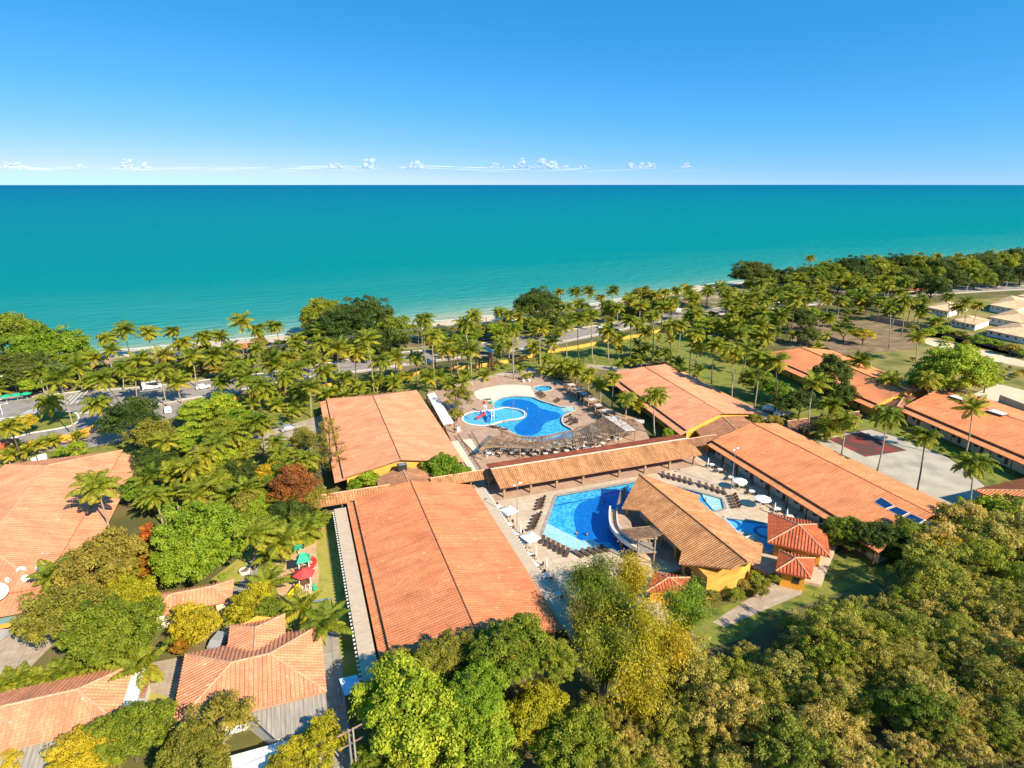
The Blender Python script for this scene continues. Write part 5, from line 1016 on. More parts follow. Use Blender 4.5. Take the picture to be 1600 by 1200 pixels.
for k_, (P_, n_, wh) in enumerate([([(520, 610), (620, 595), (640, 600), (540, 622)], 8, 'on the lawn above the pale hall'), ([(1190, 640), (1240, 650), (1290, 690), (1260, 685)], 8, 'by the walkway beside the sports court'), ([(690, 590), (780, 570), (800, 575), (700, 600)], 8, 'behind the cream beach entry'), ([(1400, 676), (1500, 721), (1512, 716), (1410, 668)], 9, 'on the lawn of the skylit hall'), ([(640, 555), (740, 520), (880, 500), (700, 545)], 14, 'across the road near the beach'), ([(150, 600), (470, 565), (480, 572), (160, 606)], 14, 'on the verge of the left road')]):
    for i, (p, w) in enumerate(sorted(scatter(P_, n_, 2.0, 3 + k_, .5), key=lambda q: q[0][0])):
        put_tree('bush', ['leaf_green', 'leaf_bright', 'leaf_olive'][i % 3], 'low garden bush %s, %s' % (wh, nth(i)), p[0], p[1], prs.uniform(5, 9), group='low bushes on the lawns', cat='shrub', i=i)
# thickets between the road and the beach
for zn, P_, n_, z0 in (('behind the left roadside', [(-40, 590), (150, 570), (480, 528), (640, 535), (640, 545), (480, 565), (200, 598), (-40, 612)], 40, 2.2), ('in front of the centre beach', [(640, 520), (760, 508), (900, 488), (1060, 470), (1050, 480), (900, 500), (700, 535)], 40, 2.2), ('inside the dense right grove', [(1070, 480), (1200, 452), (1430, 440), (1440, 470), (1240, 500), (1100, 540)], 40, 2.5)):
    for i, (p, w) in enumerate(sorted(scatter(P_, n_, 4.0, 21 + n_ + int(P_[0][0]), z0), key=lambda q: q[0][0])):
        put_tree('small' if i % 3 else 'layer', ['leaf_dark', 'leaf_green', 'leaf_olive', 'leaf_bright'][(i * 7) % 4], 'undergrowth tree %s, %s' % (zn, nth(i)), p[0], p[1], prs.uniform(12, 20), group='undergrowth trees along the coast', i=i)
for zn, P_, n_, dd in (('on the roadside lawn above the pale hall', [(300, 640), (480, 600), (640, 588), (640, 604), (480, 640), (330, 680)], 26, 3), ('on the lawn behind the slide pool', [(650, 590), (850, 560), (1060, 520), (1100, 590), (900, 575), (700, 600)], 26, 3.5), ('beyond the left road', [(-20, 590), (480, 545), (640, 540), (480, 570), (0, 612)], 26, 4), ('beyond the centre road', [(650, 540), (1050, 475), (1040, 487), (700, 550)], 20, 4), ('inside the right grove', [(1100, 500), (1420, 450), (1430, 490), (1250, 560), (1130, 560)], 34, 4), ('in the dense left garden', [(210, 700), (380, 650), (480, 700), (500, 740), (420, 820), (300, 800), (220, 780)], 16, 4)):
    for i, (p, w) in enumerate(sorted(scatter(P_, n_, dd, 51 + n_, 2), key=lambda q: q[0][0])):
        palm(p[0], p[1], h=prs.uniform(1.8, 4.2), label='short young palm %s, %s' % (zn, nth(i)), group='short young palms', young=True, scale=prs.uniform(.7, 1.0), name='young_palm')
# broad-leaved fringe behind the lower left house
for i, (x, y) in enumerate([(-5, 1075), (15, 1068), (35, 1062), (58, 1060), (80, 1056), (100, 1050), (125, 1045), (150, 1038), (175, 1032)]):
    palm(x, y, h=1.8, label='low leafy plant in the fringe behind the lower left house, %s' % nth(i), group='leafy fringe plants', young=True, scale=.62, name='fringe_plant')
palm_row([(75, 690, 2.2), (58, 695, 2.2), (86, 688, 2.0), (28, 700, 2.6), (12, 712, 2.5), (122, 682, 2.0), (40, 705, 2.2)], 'against the curving yellow wall', 'small palms at the yellow entrance wall', 'small garden palm', young=True, scale=.7)
palm_row([(870, 584, 2.0), (812, 577, 2.0), (700, 600, 2.4), (560, 605, 2.4), (610, 598, 2.4), (640, 588, 2.4), (525, 612, 2.4)], 'planted low on the lawn along the yellow wall', 'small palms along the yellow roadside wall', 'small garden palm', young=True, scale=.75)
# ================================================================ furniture and small things
def angle(p, q): return math.atan2(q.y - p.y, q.x - p.x)
def Z4p(x, y): return (750 + x / 4.571, 700 + y / 4.571)
def Z5p(x, y): return (1000 + x / 4.571, 650 + y / 4.571)
# sun lounger, lying along +x with the head at +x
t = thing('sun_lounger', 'brown wicker sun lounger', 'sun lounger')
g = MB(); g.box(-1.0, .35, -.33, .33, .26, .33); obj('seat', g, 'wicker', t)
g = MB(); g.beam(V(.33, 0, .30), V(.92, 0, .78), .66, .07); obj('backrest', g, 'wicker', t)
for x in (-.85, .3):
    for y in (-.28, .28): g = MB(); g.box(x - .03, x + .03, y - .03, y + .03, 0, .26); obj('leg', g, 'metal_dark', t)
g = MB(); g.box(.33, .95, -.33, -.29, .22, .27); g.box(.33, .95, .29, .33, .22, .27); obj('frame', g, 'metal_dark', t)
LG = Proto(t)
def lounger_row(items, where, group):
    items = sorted(items, key=lambda q: q[0][0])
    for i, (p, a) in enumerate(items):
        w = at(p[0], p[1], DZ); LG.put((w.x, w.y, DZ + .012), a, 'brown sun lounger %s, %s' % (where, nth(i)), group)
up = R(90)
lounger_row([(Z4p(440 - 6 * i, 372 + 22 * i), R(8)) for i in range(4)] + [(Z4p(412 - 11 * i, 486 + 25 * i), R(8)) for i in range(5)], 'beside the left edge of the angular pool', 'sun loungers left of the angular pool')
lounger_row([(Z4p(445 + 35 * i, 668 + 19 * i), R(52)) for i in range(6)], 'on the diagonal below the pale pool ledge', 'sun loungers on the diagonal row')
lounger_row([(Z4p(705 + 46 * i, 770 - 10 * i), R(112)) for i in range(5)], 'in the slanted row at the pool foot', 'sun loungers at the pool foot')
lounger_row([(Z5p(*q), R(72)) for q in [(168, 432), (208, 442), (246, 451), (286, 461), (325, 471), (362, 482), (428, 500), (478, 514), (520, 528), (560, 543), (600, 552)]], 'in the row behind the bar roof', 'sun loungers behind the bar roof')
lounger_row([(Z5p(*q), R(-10)) for q in [(655, 578), (665, 597), (672, 617), (680, 637), (690, 657)]], 'at the corner of the pale ledge pool', 'sun loungers at the pale ledge corner')
def Q1(x, y): return (700 + x / 8, 580 + y / 8)
lounger_row([(Q1(*q), R(a)) for q, a in [((1130, 275), 20), ((1150, 292), 20), ((1165, 310), 20), ((1190, 328), 20), ((1350, 372), 30), ((1375, 385), 30), ((500, 360), 175), ((560, 700), 170), ((610, 712), 170), ((700, 735), 160), ((1500, 575), 10), ((1540, 610), 60), ((1580, 625), 60), ((1610, 640), 60), ((1500, 640), 30), ((1550, 665), 30), ((1610, 300), 40), ((1640, 330), 40)]], 'around the slide pool', 'sun loungers around the slide pool')
lounger_row([((903 + i * 5.2, 618 + i * 3.6), R(200)) for i in range(9)], 'in front of the shade shelters', 'sun loungers in front of the shade shelters')
# cafe table and chair
t = thing('cafe_table', 'round pale table', 'table')
g = MB(); g.cyl((0, 0), .6, .70, .75, 16); obj('tabletop', g, 'tabletop', t); g = MB(); g.cyl((0, 0), .05, 0, .7, 6); g.cyl((0, 0), .3, 0, .04, 10); obj('pedestal', g, 'metal_dark', t)
TB = Proto(t)
t = thing('cafe_chair', 'dark chair', 'chair')
g = MB(); g.box(-.24, .24, -.24, .24, .42, .47); obj('seat', g, 'wicker', t); g = MB(); g.beam(V(0, .23, .47), V(0, .32, .92), .46, .05); obj('backrest', g, 'wicker', t)
for x in (-.21, .21):
    for y in (-.21, .21): g = MB(); g.box(x - .02, x + .02, y - .02, y + .02, 0, .42); obj('leg', g, 'metal_dark', t)
CH = Proto(t)
t = thing('lounge_chair', 'white plastic armchair', 'chair')
g = MB(); g.box(-.27, .27, -.26, .26, .38, .44); obj('seat', g, 'white_paint', t); g = MB(); g.beam(V(0, .25, .42), V(0, .36, .95), .5, .05); obj('backrest', g, 'white_paint', t)
g = MB(); g.box(-.30, -.26, -.25, .28, .6, .65); g.box(.26, .30, -.25, .28, .6, .65); obj('armrests', g, 'white_paint', t)
for x in (-.25, .25):
    for y in (-.22, .24): g = MB(); g.box(x - .03, x + .03, y - .03, y + .03, 0, .6); obj('leg', g, 'white_paint', t)
WC = Proto(t)
crs = random.Random(8)
def table_set(px, z, label, group, chairs=3, chgroup='chairs at the round tables'):
    w = at(px[0], px[1], z + .75); TB.put((w.x, w.y, z + .012), 0, label, group); a0 = crs.uniform(0, 6.28)
    for k in range(chairs):
        a = a0 + k * 2 * math.pi / max(3, chairs); CH.put((w.x + .95 * math.cos(a), w.y + .95 * math.sin(a), z + .012), a - math.pi / 2, '%s chair at the %s' % (['first', 'second', 'third', 'fourth'][k], label.replace(' table', ' table', 1)), chgroup)
for i, q in enumerate([(130, 415), (170, 480), (213, 540), (262, 607), (303, 683), (345, 752), (402, 830), (470, 905), (555, 1040)]):
    table_set(Z4p(*q), DZ, 'round table beside the middle hall canopy, %s' % ['farthest', 'second farthest', 'third farthest', 'fourth farthest', 'fifth farthest', 'fourth nearest', 'third nearest', 'second nearest', 'nearest'][i], 'round tables beside the middle hall', 3, 'chairs along the middle hall')
for i, q in enumerate([(515, 345), (573, 380), (650, 435), (725, 490), (800, 535), (880, 600), (985, 660), (1075, 715)]):
    table_set(Z5p(*q), DZ, 'round table beside the solar hall veranda, %s' % ['farthest', 'second farthest', 'third farthest', 'fourth farthest', 'fourth nearest', 'third nearest', 'second nearest', 'nearest'][i], 'round tables beside the solar hall', 3, 'chairs along the solar hall')
for i in range(16):
    x = 37 + i * 2.75; WC.put((x, 108.3 + .4 * (i % 2), DZ + .014), R(180) + .3 * (i % 3 - 1), 'white armchair inside the long pool gallery, %s' % nth(i), 'white armchairs in the pool gallery')
# parasols
def parasol(px, z, label, open_=True, square=False, r=1.5, h=2.5, group=None):
    w = at(px[0], px[1], z + h); t = thing('parasol', label, 'parasol', (w.x, w.y, z), 0, group)
    g = MB(); g.cyl((w.x, w.y), .035, z, z + h + .1, 6); obj('pole', g, 'white_paint', t); g = MB(); g.cyl((w.x, w.y), .3, z + .012, z + .1, 10); obj('base', g, 'concrete', t)
    g = MB()
    if open_:
        n = 4 if square else 8; R0 = r * (1.25 if square else 1); c = (w.x, w.y, z + h + .1)
        rim = [(w.x + R0 * math.cos(2 * math.pi * (k + .5) / n + .3), w.y + R0 * math.sin(2 * math.pi * (k + .5) / n + .3)) for k in range(n)]
        g.add([c] + [(x, y, z + h - .38) for x, y in rim] + [(x, y, z + h - .52) for x, y in rim], [(0, 1 + k, 1 + (k + 1) % n) for k in range(n)] + [(1 + k, 1 + n + k, 1 + n + (k + 1) % n, 1 + (k + 1) % n) for k in range(n)])
    else: g.lathe((w.x, w.y, z + .9), [(.10, 0), (.2, .15), (.17, .7), (.07, 1.5), (.01, 1.75)], 8)
    obj('canopy', g, 'canvas', t); return t
parasol(Z4p(205, 432), DZ, 'open white square parasol nearest the pool gallery', square=True); parasol(Z4p(360, 622), DZ, 'open white square parasol at the foot of the lounger column', square=True)
parasol(Z5p(715, 450), DZ, 'farther open white octagonal parasol by the solar hall', r=1.5); parasol(Z5p(880, 577), DZ, 'nearer open white octagonal parasol by the solar hall', r=1.6)
for i, q in enumerate([(290, 550), (400, 700), (475, 790), (585, 960)]): parasol(Z4p(*q), DZ, 'closed white parasol beside the middle hall, %s' % nth(i), False, group='closed parasols beside the middle hall')
for i, q in enumerate([(490, 300), (968, 620), (1055, 665)]): parasol(Z5p(*q), DZ, 'closed white parasol beside the solar hall, %s' % nth(i), False, group='closed parasols beside the solar hall')
# lamp poles on the deck
def pole_lamp(base, top, label, z=0.0, heads=2, arm=.7, mat='metal_grey', name='lamp_pole'):
    b = at(*base, z); t = ray(*top); tp = C0 + t * (b.dot(FW) / t.dot(FW)); h = tp.z - z
    r = thing(name, label, 'lamp', (b.x, b.y, z)); g = MB(); g.tube([b, b + V(0, 0, h)], [.09, .055], 7); obj('pole', g, mat, r)
    for k in range(heads):
        a = R(20) + k * math.pi; e = b + V(math.cos(a) * arm, math.sin(a) * arm, h + .05); g = MB(); g.tube([b + V(0, 0, h - .1), e], .03, 5); obj('arm', g, mat, r)
        g = MB(); g.box(e.x - .25, e.x + .25, e.y - .12, e.y + .12, h + z - .02, h + z + .12); obj('lamp_head', g, 'white_paint', r)
    return r
pole_lamp((808, 828), (807, 757), 'tall lamp pole standing on the deck left of the angular pool', DZ); pole_lamp((1142, 765), (1148, 702), 'tall lamp pole on the deck beside the octagonal parasols', DZ)
pole_lamp((803, 594), (802, 500), 'tall white floodlight pole behind the cream beach entry', 0)
pole_lamp((3, 646), (5, 590), 'white street lamp at the left edge', heads=1, arm=2, mat='white_paint', name='street_lamp')
pole_lamp((4, 648), (8, 632), 'short white lamp by the hatched junction', heads=1, arm=1.5, mat='white_paint', name='street_lamp')
pole_lamp((1510, 456), (1504, 429), 'white street lamp beside the far road', heads=1, arm=3, mat='white_paint', name='street_lamp')
pole_lamp((1572, 450), (1578, 425), 'street lamp beside the far road nearest the right edge', heads=1, arm=3, mat='white_paint', name='street_lamp')
pole_lamp((655, 556), (648, 515), 'slim lamp pole across the road left of the zip line tower', heads=1, arm=2, name='street_lamp')
# utility poles with wires
def wire_run(name, pts, h, label, group, dz=.5):
    P = [at(*p, 0) for p in pts]
    for i, p in enumerate(P):
        r = thing('utility_pole', '%s, %s' % (label, nth(i)), 'pole', tuple(p), 0, group); g = MB(); g.tube([p, p + V(0, 0, h)], [.17, .11], 7); obj('pole', g, 'concrete', r)
        q = P[min(i + 1, len(P) - 1)] - P[max(i - 1, 0)]; q = V(-q.y, q.x, 0).normalized(); g = MB(); g.beam(p - q * 1.1 + V(0, 0, h - .3), p + q * 1.1 + V(0, 0, h - .3), .12); g.beam(p - q * .7 + V(0, 0, h - 1.2), p + q * .7 + V(0, 0, h - 1.2), .1); obj('crossarm', g, 'wood_grey', r)
    g = MB()
    for a, b in zip(P[:-1], P[1:]):
        q = (b - a); q = V(-q.y, q.x, 0).normalized()
        for s, zz in ((-1, -.2), (0, -.2), (1, -.2), (.6, -1.1), (-.6, -2.2)):
            pts_ = [a.lerp(b, f) + q * s + V(0, 0, h + zz - 4 * f * (1 - f) * (b - a).length * .02) for f in np.linspace(0, 1, 7)]; g.tube(pts_, .035, 3, False)
    r = obj(name, g, 'metal_grey'); tag(r, 'overhead wires strung along the ' + label.split(' ', 3)[-1], 'wires')
wire_run('overhead_wires', [(-60, 624), (75, 612), (180, 603), (300, 590), (400, 580), (520, 562), (660, 545), (790, 528), (960, 500), (1130, 478), (1320, 460), (1460, 450), (1560, 446), (1680, 440)], 8.5, 'concrete utility pole on the seaward roadside', 'utility poles on the seaward roadside')
r = thing('utility_pole', 'double concrete utility pole among the trees at the bottom', 'pole', tuple(at(552, 1215, 0)))
b = at(552, 1215, 0); g = MB(); g.tube([b, b + V(0, 0, 6.6)], [.14, .1], 7); g.tube([b + V(.45, 0, 0), b + V(.45, 0, 6.6)], [.14, .1], 7); obj('pole', g, 'concrete', r)
g = MB(); g.beam(b + V(-1.2, -.3, 6.3), b + V(1.8, .6, 6.3), .12); g.beam(b + V(-1.0, -.3, 4.6), b + V(1.5, .5, 4.6), .12); obj('crossarm', g, 'wood_log', r)
g = MB()
for k in range(4):
    a = b + V(-1 + k * .8, 0, 6.3 - (k % 2) * 1.5); e = V(62, 62 - k * 2.2, 9.5 + k * .5); g.tube([a.lerp(e, f) + V(0, 0, -f * (1 - f) * 5) for f in np.linspace(0, 1, 9)], .016, 3, False)
    e = V(-40, 44 + k, 7.5); g.tube([a.lerp(e, f) + V(0, 0, -f * (1 - f) * 3) for f in np.linspace(0, 1, 7)], .016, 3, False)
tag(obj('overhead_wires', g, 'metal_dark'), 'thin dark wires crossing over the bottom trees and the slope', 'wires')
# ---- solar panels and skylights
def plane_pt(x, y, A_, B_, C_):
    n = (B_ - A_).cross(C_ - A_).normalized(); d = ray(x, y); return C0 + d * ((A_ - C0).dot(n) / d.dot(n)), (n if n.z > 0 else -n)
A_, B_, C_ = HP4(.1, 0, Z4[0]), HP4(.61, 0, Z4[1]), HP4(.61, 1, Z4[1])
A_ = HP4(1.9 / 23.8 - .012, 0, Z4[0])
for i, q in enumerate([((705, 912), (790, 965), (735, 985), (662, 940)), ((800, 970), (882, 1008), (832, 1035), (748, 990)), ((893, 1014), (980, 1055), (930, 1085), (845, 1040)), ((990, 1060), (1060, 1095), (1010, 1128), (940, 1090))]):
    P_ = [];
    for a, b in q: p, n = plane_pt(1200 + a / 4, 550 + b / 4, A_, B_, C_); P_.append(p + n * .16)
    r = thing('solar_panel', 'blue solar panel on the long hall roof, %s' % nth(i), 'solar panel', tuple(P_[0]), 0, 'solar panels on the long hall roof')
    g = MB(); slab(g, P_, .08); obj('frame', g, 'white_paint', r); c = sum(P_, Vector()) / 4; g = MB(); slab(g, [c.lerp(p, .93) + n * .03 for p in P_], .02); obj('cells', g, 'solar_cells' if 'solar_cells' in MAT else M('solar_cells', (.008, .025, .10), (.012, .04, .15), 2, .2, spec=.6), r)
for i, (x, y) in enumerate([(1499, 622), (1560, 645)]):
    p = at(x, y, 6.5); r = thing('skylight', '%s grey barred skylight on the ridge of the skylit hall' % ['left', 'right'][i], 'skylight', tuple(p), 0, 'skylights on the skylit hall')
    g = MB(); g.box(p.x - 1.6, p.x + 1.0, p.y - 1.8, p.y + 1.8, p.z - .9, p.z + .2); obj('frame', g, 'wood_brown', r)
    g = MB()
    for k in range(6): g.box(p.x - 1.5, p.x + .9, p.y - 1.7 + k * .6, p.y - 1.3 + k * .6, p.z + .21, p.z + .26)
    obj('bars', g, 'white_paint', r)
p = at(628, 728, 5.6); r = thing('vent_box', 'dark vent box under the ridge of the pale hall gable', 'vent', tuple(p)); g = MB(); g.box(p.x - .9, p.x + .9, p.y - .7, p.y + .7, p.z - .9, p.z + .4); obj('housing', g, 'metal_dark', r); g = MB(); g.box(p.x - .7, p.x + .7, p.y - .5, p.y + .5, p.z + .42, p.z + .5); obj('lid', g, 'metal_grey', r)
# ---- satellite dishes on the left hall
for i, (x, y, rad, z) in enumerate([(33, 892, .6, 4.6), (40, 904, .52, 4.4), (63, 887, .6, 4.5), (11, 907, .45, 4.5), (-4, 926, 1.3, 4.4)]):
    p = at(x, y, z); lb = ['upper dish of the touching pair on the left hall roof', 'lower dish of the touching pair on the left hall roof', 'white dish standing alone on the right part of the left hall roof', 'tilted small white dish near the big one on the left hall roof', 'biggest white dish cut by the left edge'][i]
    r = thing('satellite_dish', lb, 'satellite dish', tuple(p - V(0, 0, 1.0)), 0, 'satellite dishes on the left hall'); n = V(.25, -.62, .75).normalized() if i != 3 else V(.8, -.2, .5).normalized()
    q = n.to_track_quat('Z', 'Y'); g = MB(); g.lathe((0, 0, 0), [(.02, 0), (rad * .5, rad * .07), (rad * .85, rad * .2), (rad, rad * .3), (rad * .98, rad * .32), (rad * .5, rad * .1), (.02, .03)], 20); g.v = [tuple(q @ V(*v) + p) for v in g.v]; obj('reflector', g, 'white_paint', r, True)
    g = MB(); g.tube([p - V(0, 0, 1.1), p], .07, 6); obj('mast', g, 'metal_grey', r); g = MB(); a = p + n * rad * .9; g.tube([p + n * .1, a], .025, 5); g.tube([p + q @ V(rad * .9, 0, rad * .28), a], .02, 4); g.cyl((a.x, a.y), .08, a.z - .08, a.z + .08, 6); obj('feed_horn', g, 'metal_grey', r)
# ---- cars
def make_car(nm, label, body, van=False):
    t = thing(nm, label, 'car' if not van else 'van'); L, Wc, H = (4.2, 1.72, 1.45) if not van else (5.2, 1.9, 2.3)
    prof = [(-L / 2, .28), (-L / 2, .78), (-L / 2 + .35, .88), (-L / 2 + .75, H - .04), (L / 2 - 1.75, H), (L / 2 - 1.05, .92), (L / 2 - .08, .74), (L / 2, .3)] if not van else [(-L / 2, .3), (-L / 2, H - .1), (-L / 2 + .15, H), (L / 2 - 1.2, H), (L / 2 - .6, 1.2), (L / 2 - .05, 1.0), (L / 2, .3)]
    g = MB(); n = len(prof)
    for yy in (0,): g.add([(x, y * (1 if z < .95 else .84), z) for y in (-Wc / 2, Wc / 2) for x, z in prof], [tuple(range(n - 1, -1, -1)), tuple(range(n, 2 * n))] + [(i, (i + 1) % n, n + (i + 1) % n, n + i) for i in range(n)])
    obj('body', g, body, t); g = MB()
    xa, xb = (-L / 2 + .7, L / 2 - 1.5) if not van else (-L / 2 + .6, L / 2 - 1.0)
    for s in (-1, 1): g.add([(xa - .1, s * (Wc / 2 * .86 + .02), .98), (xb + .3, s * (Wc / 2 * .86 + .02), .98), (xb - .1, s * (Wc / 2 * .84 + .02), H - .12), (xa + .2, s * (Wc / 2 * .84 + .02), H - .12)], [(0, 1, 2, 3)])
    g.add([(L / 2 - 1.66, -Wc * .4, H - .05), (L / 2 - 1.66, Wc * .4, H - .05), (L / 2 - 1.06, Wc * .41, 1.0), (L / 2 - 1.06, -Wc * .41, 1.0)] if not van else [(L / 2 - 1.14, -Wc * .4, H - .08), (L / 2 - 1.14, Wc * .4, H - .08), (L / 2 - .6, Wc * .41, 1.3), (L / 2 - .6, -Wc * .41, 1.3)], [(0, 1, 2, 3)])
    g.v = [(x + (.03 if abs(y) < Wc * .415 and x > 0 else 0), y, z + (.02 if abs(y) < Wc * .415 and x > 0 else 0)) for x, y, z in g.v]
    obj('windows', g, 'dark_glass', t)
    for x in (-L / 2 + .8, L / 2 - .8):
        for s in (-1, 1): g = MB(); g.tube([(x, s * (Wc / 2 - .2), .32), (x, s * (Wc / 2 + .02), .32)], .32, 12); w = obj('wheel', g, 'tyre', t); g = MB(); g.tube([(x, s * (Wc / 2 + .01), .32), (x, s * (Wc / 2 + .04), .32)], .18, 10); obj('rim', g, 'metal_grey', w)
    for s in (-1, 1): g = MB(); g.box(L / 2 - .06, L / 2 + .02, s * .6 - .15, s * .6 + .15, .58, .72); obj('headlight', g, 'white_paint', t)
    return t
CW = Proto(make_car('parked_car', 'white car', 'car_white')); CD = Proto(make_car('parked_car', 'dark car', 'car_dark')); CS = Proto(make_car('parked_car', 'silver car', 'car_silver')); VN = Proto(make_car('delivery_van', 'white van', 'car_white', True))
def park(P_, x, y, a, label, z=.05): w = at(x, y, z); P_.put((w.x, w.y, z), R(a), label)
park(CW, 318, 607, 15, 'white car driving on the road at left'); park(VN, 238, 607, 12, 'white van on the road left of the white car'); park(CW, 263, 643, 100, 'small white car half hidden by trees near the junction')
park(CD, 86, 688, 75, 'dark car parked leftmost behind the yellow entrance wall'); park(CS, 104, 684, 75, 'silver car parked behind the yellow entrance wall'); park(CD, 127, 679, 75, 'dark car parked right of the silver one'); park(CD, 147, 673, 75, 'dark blue car in tree shade near the entrance wall')
park(CW, 1203, 642, -38, 'white car parked in the lane behind the long hall'); park(CW, 1221, 650, -38, 'second white car parked nearer the walkway'); park(CS, 0, 998, 60, 'silver car cut by the left edge in the lower yard'); park(CS, 348, 1003, 60, 'grey jeep parked behind the hip roofed annexe')
park(CS, 452, 672, 20, 'grey car in the yard beside the pale hall'); park(CD, 430, 668, 20, 'dark car in the yard beside the pale hall'); park(CW, 1060, 486, 10, 'white car on the road behind the palm lawn'); park(CD, 700, 553, 190, 'dark car on the road left of the zip line tower'); park(CW, 940, 512, 190, 'white car on the road behind the slide pool')
# ---- playground
def px3(x, y, z): return at(420 + x / 6.667, 820 + y / 6.667, z)
c1 = px3(355, 330, 3.6); c2 = px3(362, 470, 3.4)
b1 = V(c1.x, c1.y, 0); b2 = V(c2.x, c2.y, 0)
r = thing('play_tower', 'playground climbing frame with green roof, red hexagon canopy and yellow slide', 'playground', tuple((b1 + b2) / 2))
def tower_posts(b, w, h, mat):
    for sx in (-1, 1):
        for sy in (-1, 1): g = MB(); g.tube([b + V(sx * w, sy * w, 0), b + V(sx * w, sy * w, h)], .07, 6); obj('post', g, mat, r)
tower_posts(b1, .75, 3.2, 'white_paint'); tower_posts(b2, .8, 2.9, 'white_paint')
g = MB(); q = b1 + V(0, 0, 3.1); a = 1.05; g.add([q + V(-a, -a, 0), q + V(a, -a, 0), q + V(a, a, 0), q + V(-a, a, 0), q + V(-.35, 0, 1.2), q + V(.35, 0, 1.2)], [(0, 1, 5, 4), (1, 2, 5), (2, 3, 4, 5), (3, 0, 4), (3, 2, 1, 0)]); obj('green_roof', g, 'green_plastic', r)
g = MB(); q = b2 + V(0, 0, 2.8); n = 6; g.add([q + V(0, 0, .95)] + [q + V(1.75 * math.cos(k * math.pi / 3 + .2), 1.75 * math.sin(k * math.pi / 3 + .2), 0) for k in range(n)], [(0, 1 + k, 1 + (k + 1) % n) for k in range(n)]); obj('red_canopy', g, 'pink_red', r)
for b in (b1, b2): g = MB(); g.box(b.x - .8, b.x + .8, b.y - .8, b.y + .8, 1.3, 1.42); obj('platform', g, 'wood_brown', r)
g = MB(); s0 = b2 + V(-.8, -.8, 1.4); e0 = px3(205, 750, .2); d = (e0 - s0); side = V(-d.y, d.x, 0).normalized() * .35
g.add([s0 - side, s0 + side, s0.lerp(e0, .85) + side, s0.lerp(e0, .85) - side, e0 + side, e0 - side], [(0, 1, 2, 3), (3, 2, 4, 5)]); g.beam(s0 - side + V(0, 0, .12), e0 - side + V(0, 0, .12), .08, .25); g.beam(s0 + side + V(0, 0, .12), e0 + side + V(0, 0, .12), .08, .25); obj('slide', g, 'yellow_plastic', r)
g = MB(); q = b1 + V(1.0, .7, 0); g.tube([q + V(.5 * math.sin(t) + .2, .5 * math.cos(t), 2.3 - t * .28) for t in np.linspace(0, 6.8, 18)], .34, 8); obj('tube_slide', g, 'red_paint', r)
g = MB(); g.beam(b1 + V(.8, -.2, 1.9), px3(510, 450, .4), .08); g.beam(b1 + V(.8, -.9, 1.9), px3(490, 470, .4), .08)
for k in range(6): f = k / 6; a = (b1 + V(.8, -.2, 1.4)).lerp(px3(510, 450, .0), f); c = (b1 + V(.8, -.9, 1.4)).lerp(px3(490, 470, .0), f); g.beam(a, c, .1, .08)
obj('ladder', g, 'cream_wall', r)
g = MB(); q = b1 + V(-.6, 1.6, 0); g.tube([q, q + V(0, 0, 4.4)], .07, 6); obj('flag_post', g, 'white_paint', r)
g = MB(); q += V(0, 0, 4.4)
for k in range(6): a = k * math.pi / 3; e = V(math.cos(a), math.sin(a), 0); s_ = V(-e.y, e.x, 0) * .22; g.add([q, q + e * .55 + V(0, 0, .2) + s_, q + e * 1.0 - V(0, 0, .2), q + e * .55 + V(0, 0, .2) - s_], [(0, 1, 2, 3)])
obj('palm_topper', g, 'green_plastic', r)
for k in range(3): g = MB(); q = b2 + V(-.5 + k * .55, -1.9, 0); g.tube([q, q + V(0, 0, 1.2), q + V(0, .9, 1.35)], .06, 5); obj('handrail', g, 'white_paint', r)
g = MB(); q = px3(478, 660, .4); g.lathe((q.x, q.y, .1), [(.05, 0), (.38, .1), (.4, .35), (.15, .5), (.12, .9), (.3, 1.0), (.05, 1.2)], 10); obj('toadstool_seat', g, 'green_plastic', r)
a = px3(430, 800, 2.2); b = px3(650, 768, 2.2); r = thing('swing_frame', 'swing frame with a blue top beam on the playground lawn', 'swing', (a.x, a.y, 0))
g = MB(); g.tube([a, b], .07, 6); obj('top_beam', g, 'blue_plastic', r); d = (b - a).normalized(); nn = V(-d.y, d.x, 0)
for p in (a, b):
    for s in (-1, 1): g = MB(); g.tube([p, V(p.x, p.y, 0) + nn * s * .9], .05, 5); obj('leg', g, 'metal_dark', r)
for f in (.3, .65):
    p = a.lerp(b, f); g = MB(); g.tube([p - d * .2, p - d * .2 - V(0, 0, 1.7)], .015, 4); g.tube([p + d * .2, p + d * .2 - V(0, 0, 1.7)], .015, 4); g.box(p.x - .25, p.x + .25, p.y - .12, p.y + .12, .48, .52); obj('swing_seat', g, 'wood_brown', r)
p = at(382, 892, .3); r = thing('tree_planter', 'white ring planter at the foot of the path palm', 'planter', (p.x, p.y, 0)); g = MB(); g.lathe((p.x, p.y, 0), [(.8, 0), (.85, .5), (.7, .5), (.68, .2)], 16); obj('ring', g, 'white_paint', r); g = MB(); g.cyl((p.x, p.y), .68, .15, .3, 14); obj('soil', g, 'earth', r)
c = at(548, 1066, 3.2); r = thing('shade_sail', 'pale blue square shade sail beside the dark canopy strip', 'shade sail', (c.x, c.y, 0)); q = [at(*p, 3.2) for p in [(530, 1064), (557, 1054), (567, 1079), (539, 1087)]]; q[0].z += .3; q[2].z += .3
g = MB(); slab(g, q, .03); obj('fabric', g, M('sail_fabric', (.45, .58, .72), (.62, .68, .74), 1.5, .8), r)
for p in q: g = MB(); g.tube([V(p.x, p.y, 0), p], .05, 6); obj('post', g, 'metal_dark', r)
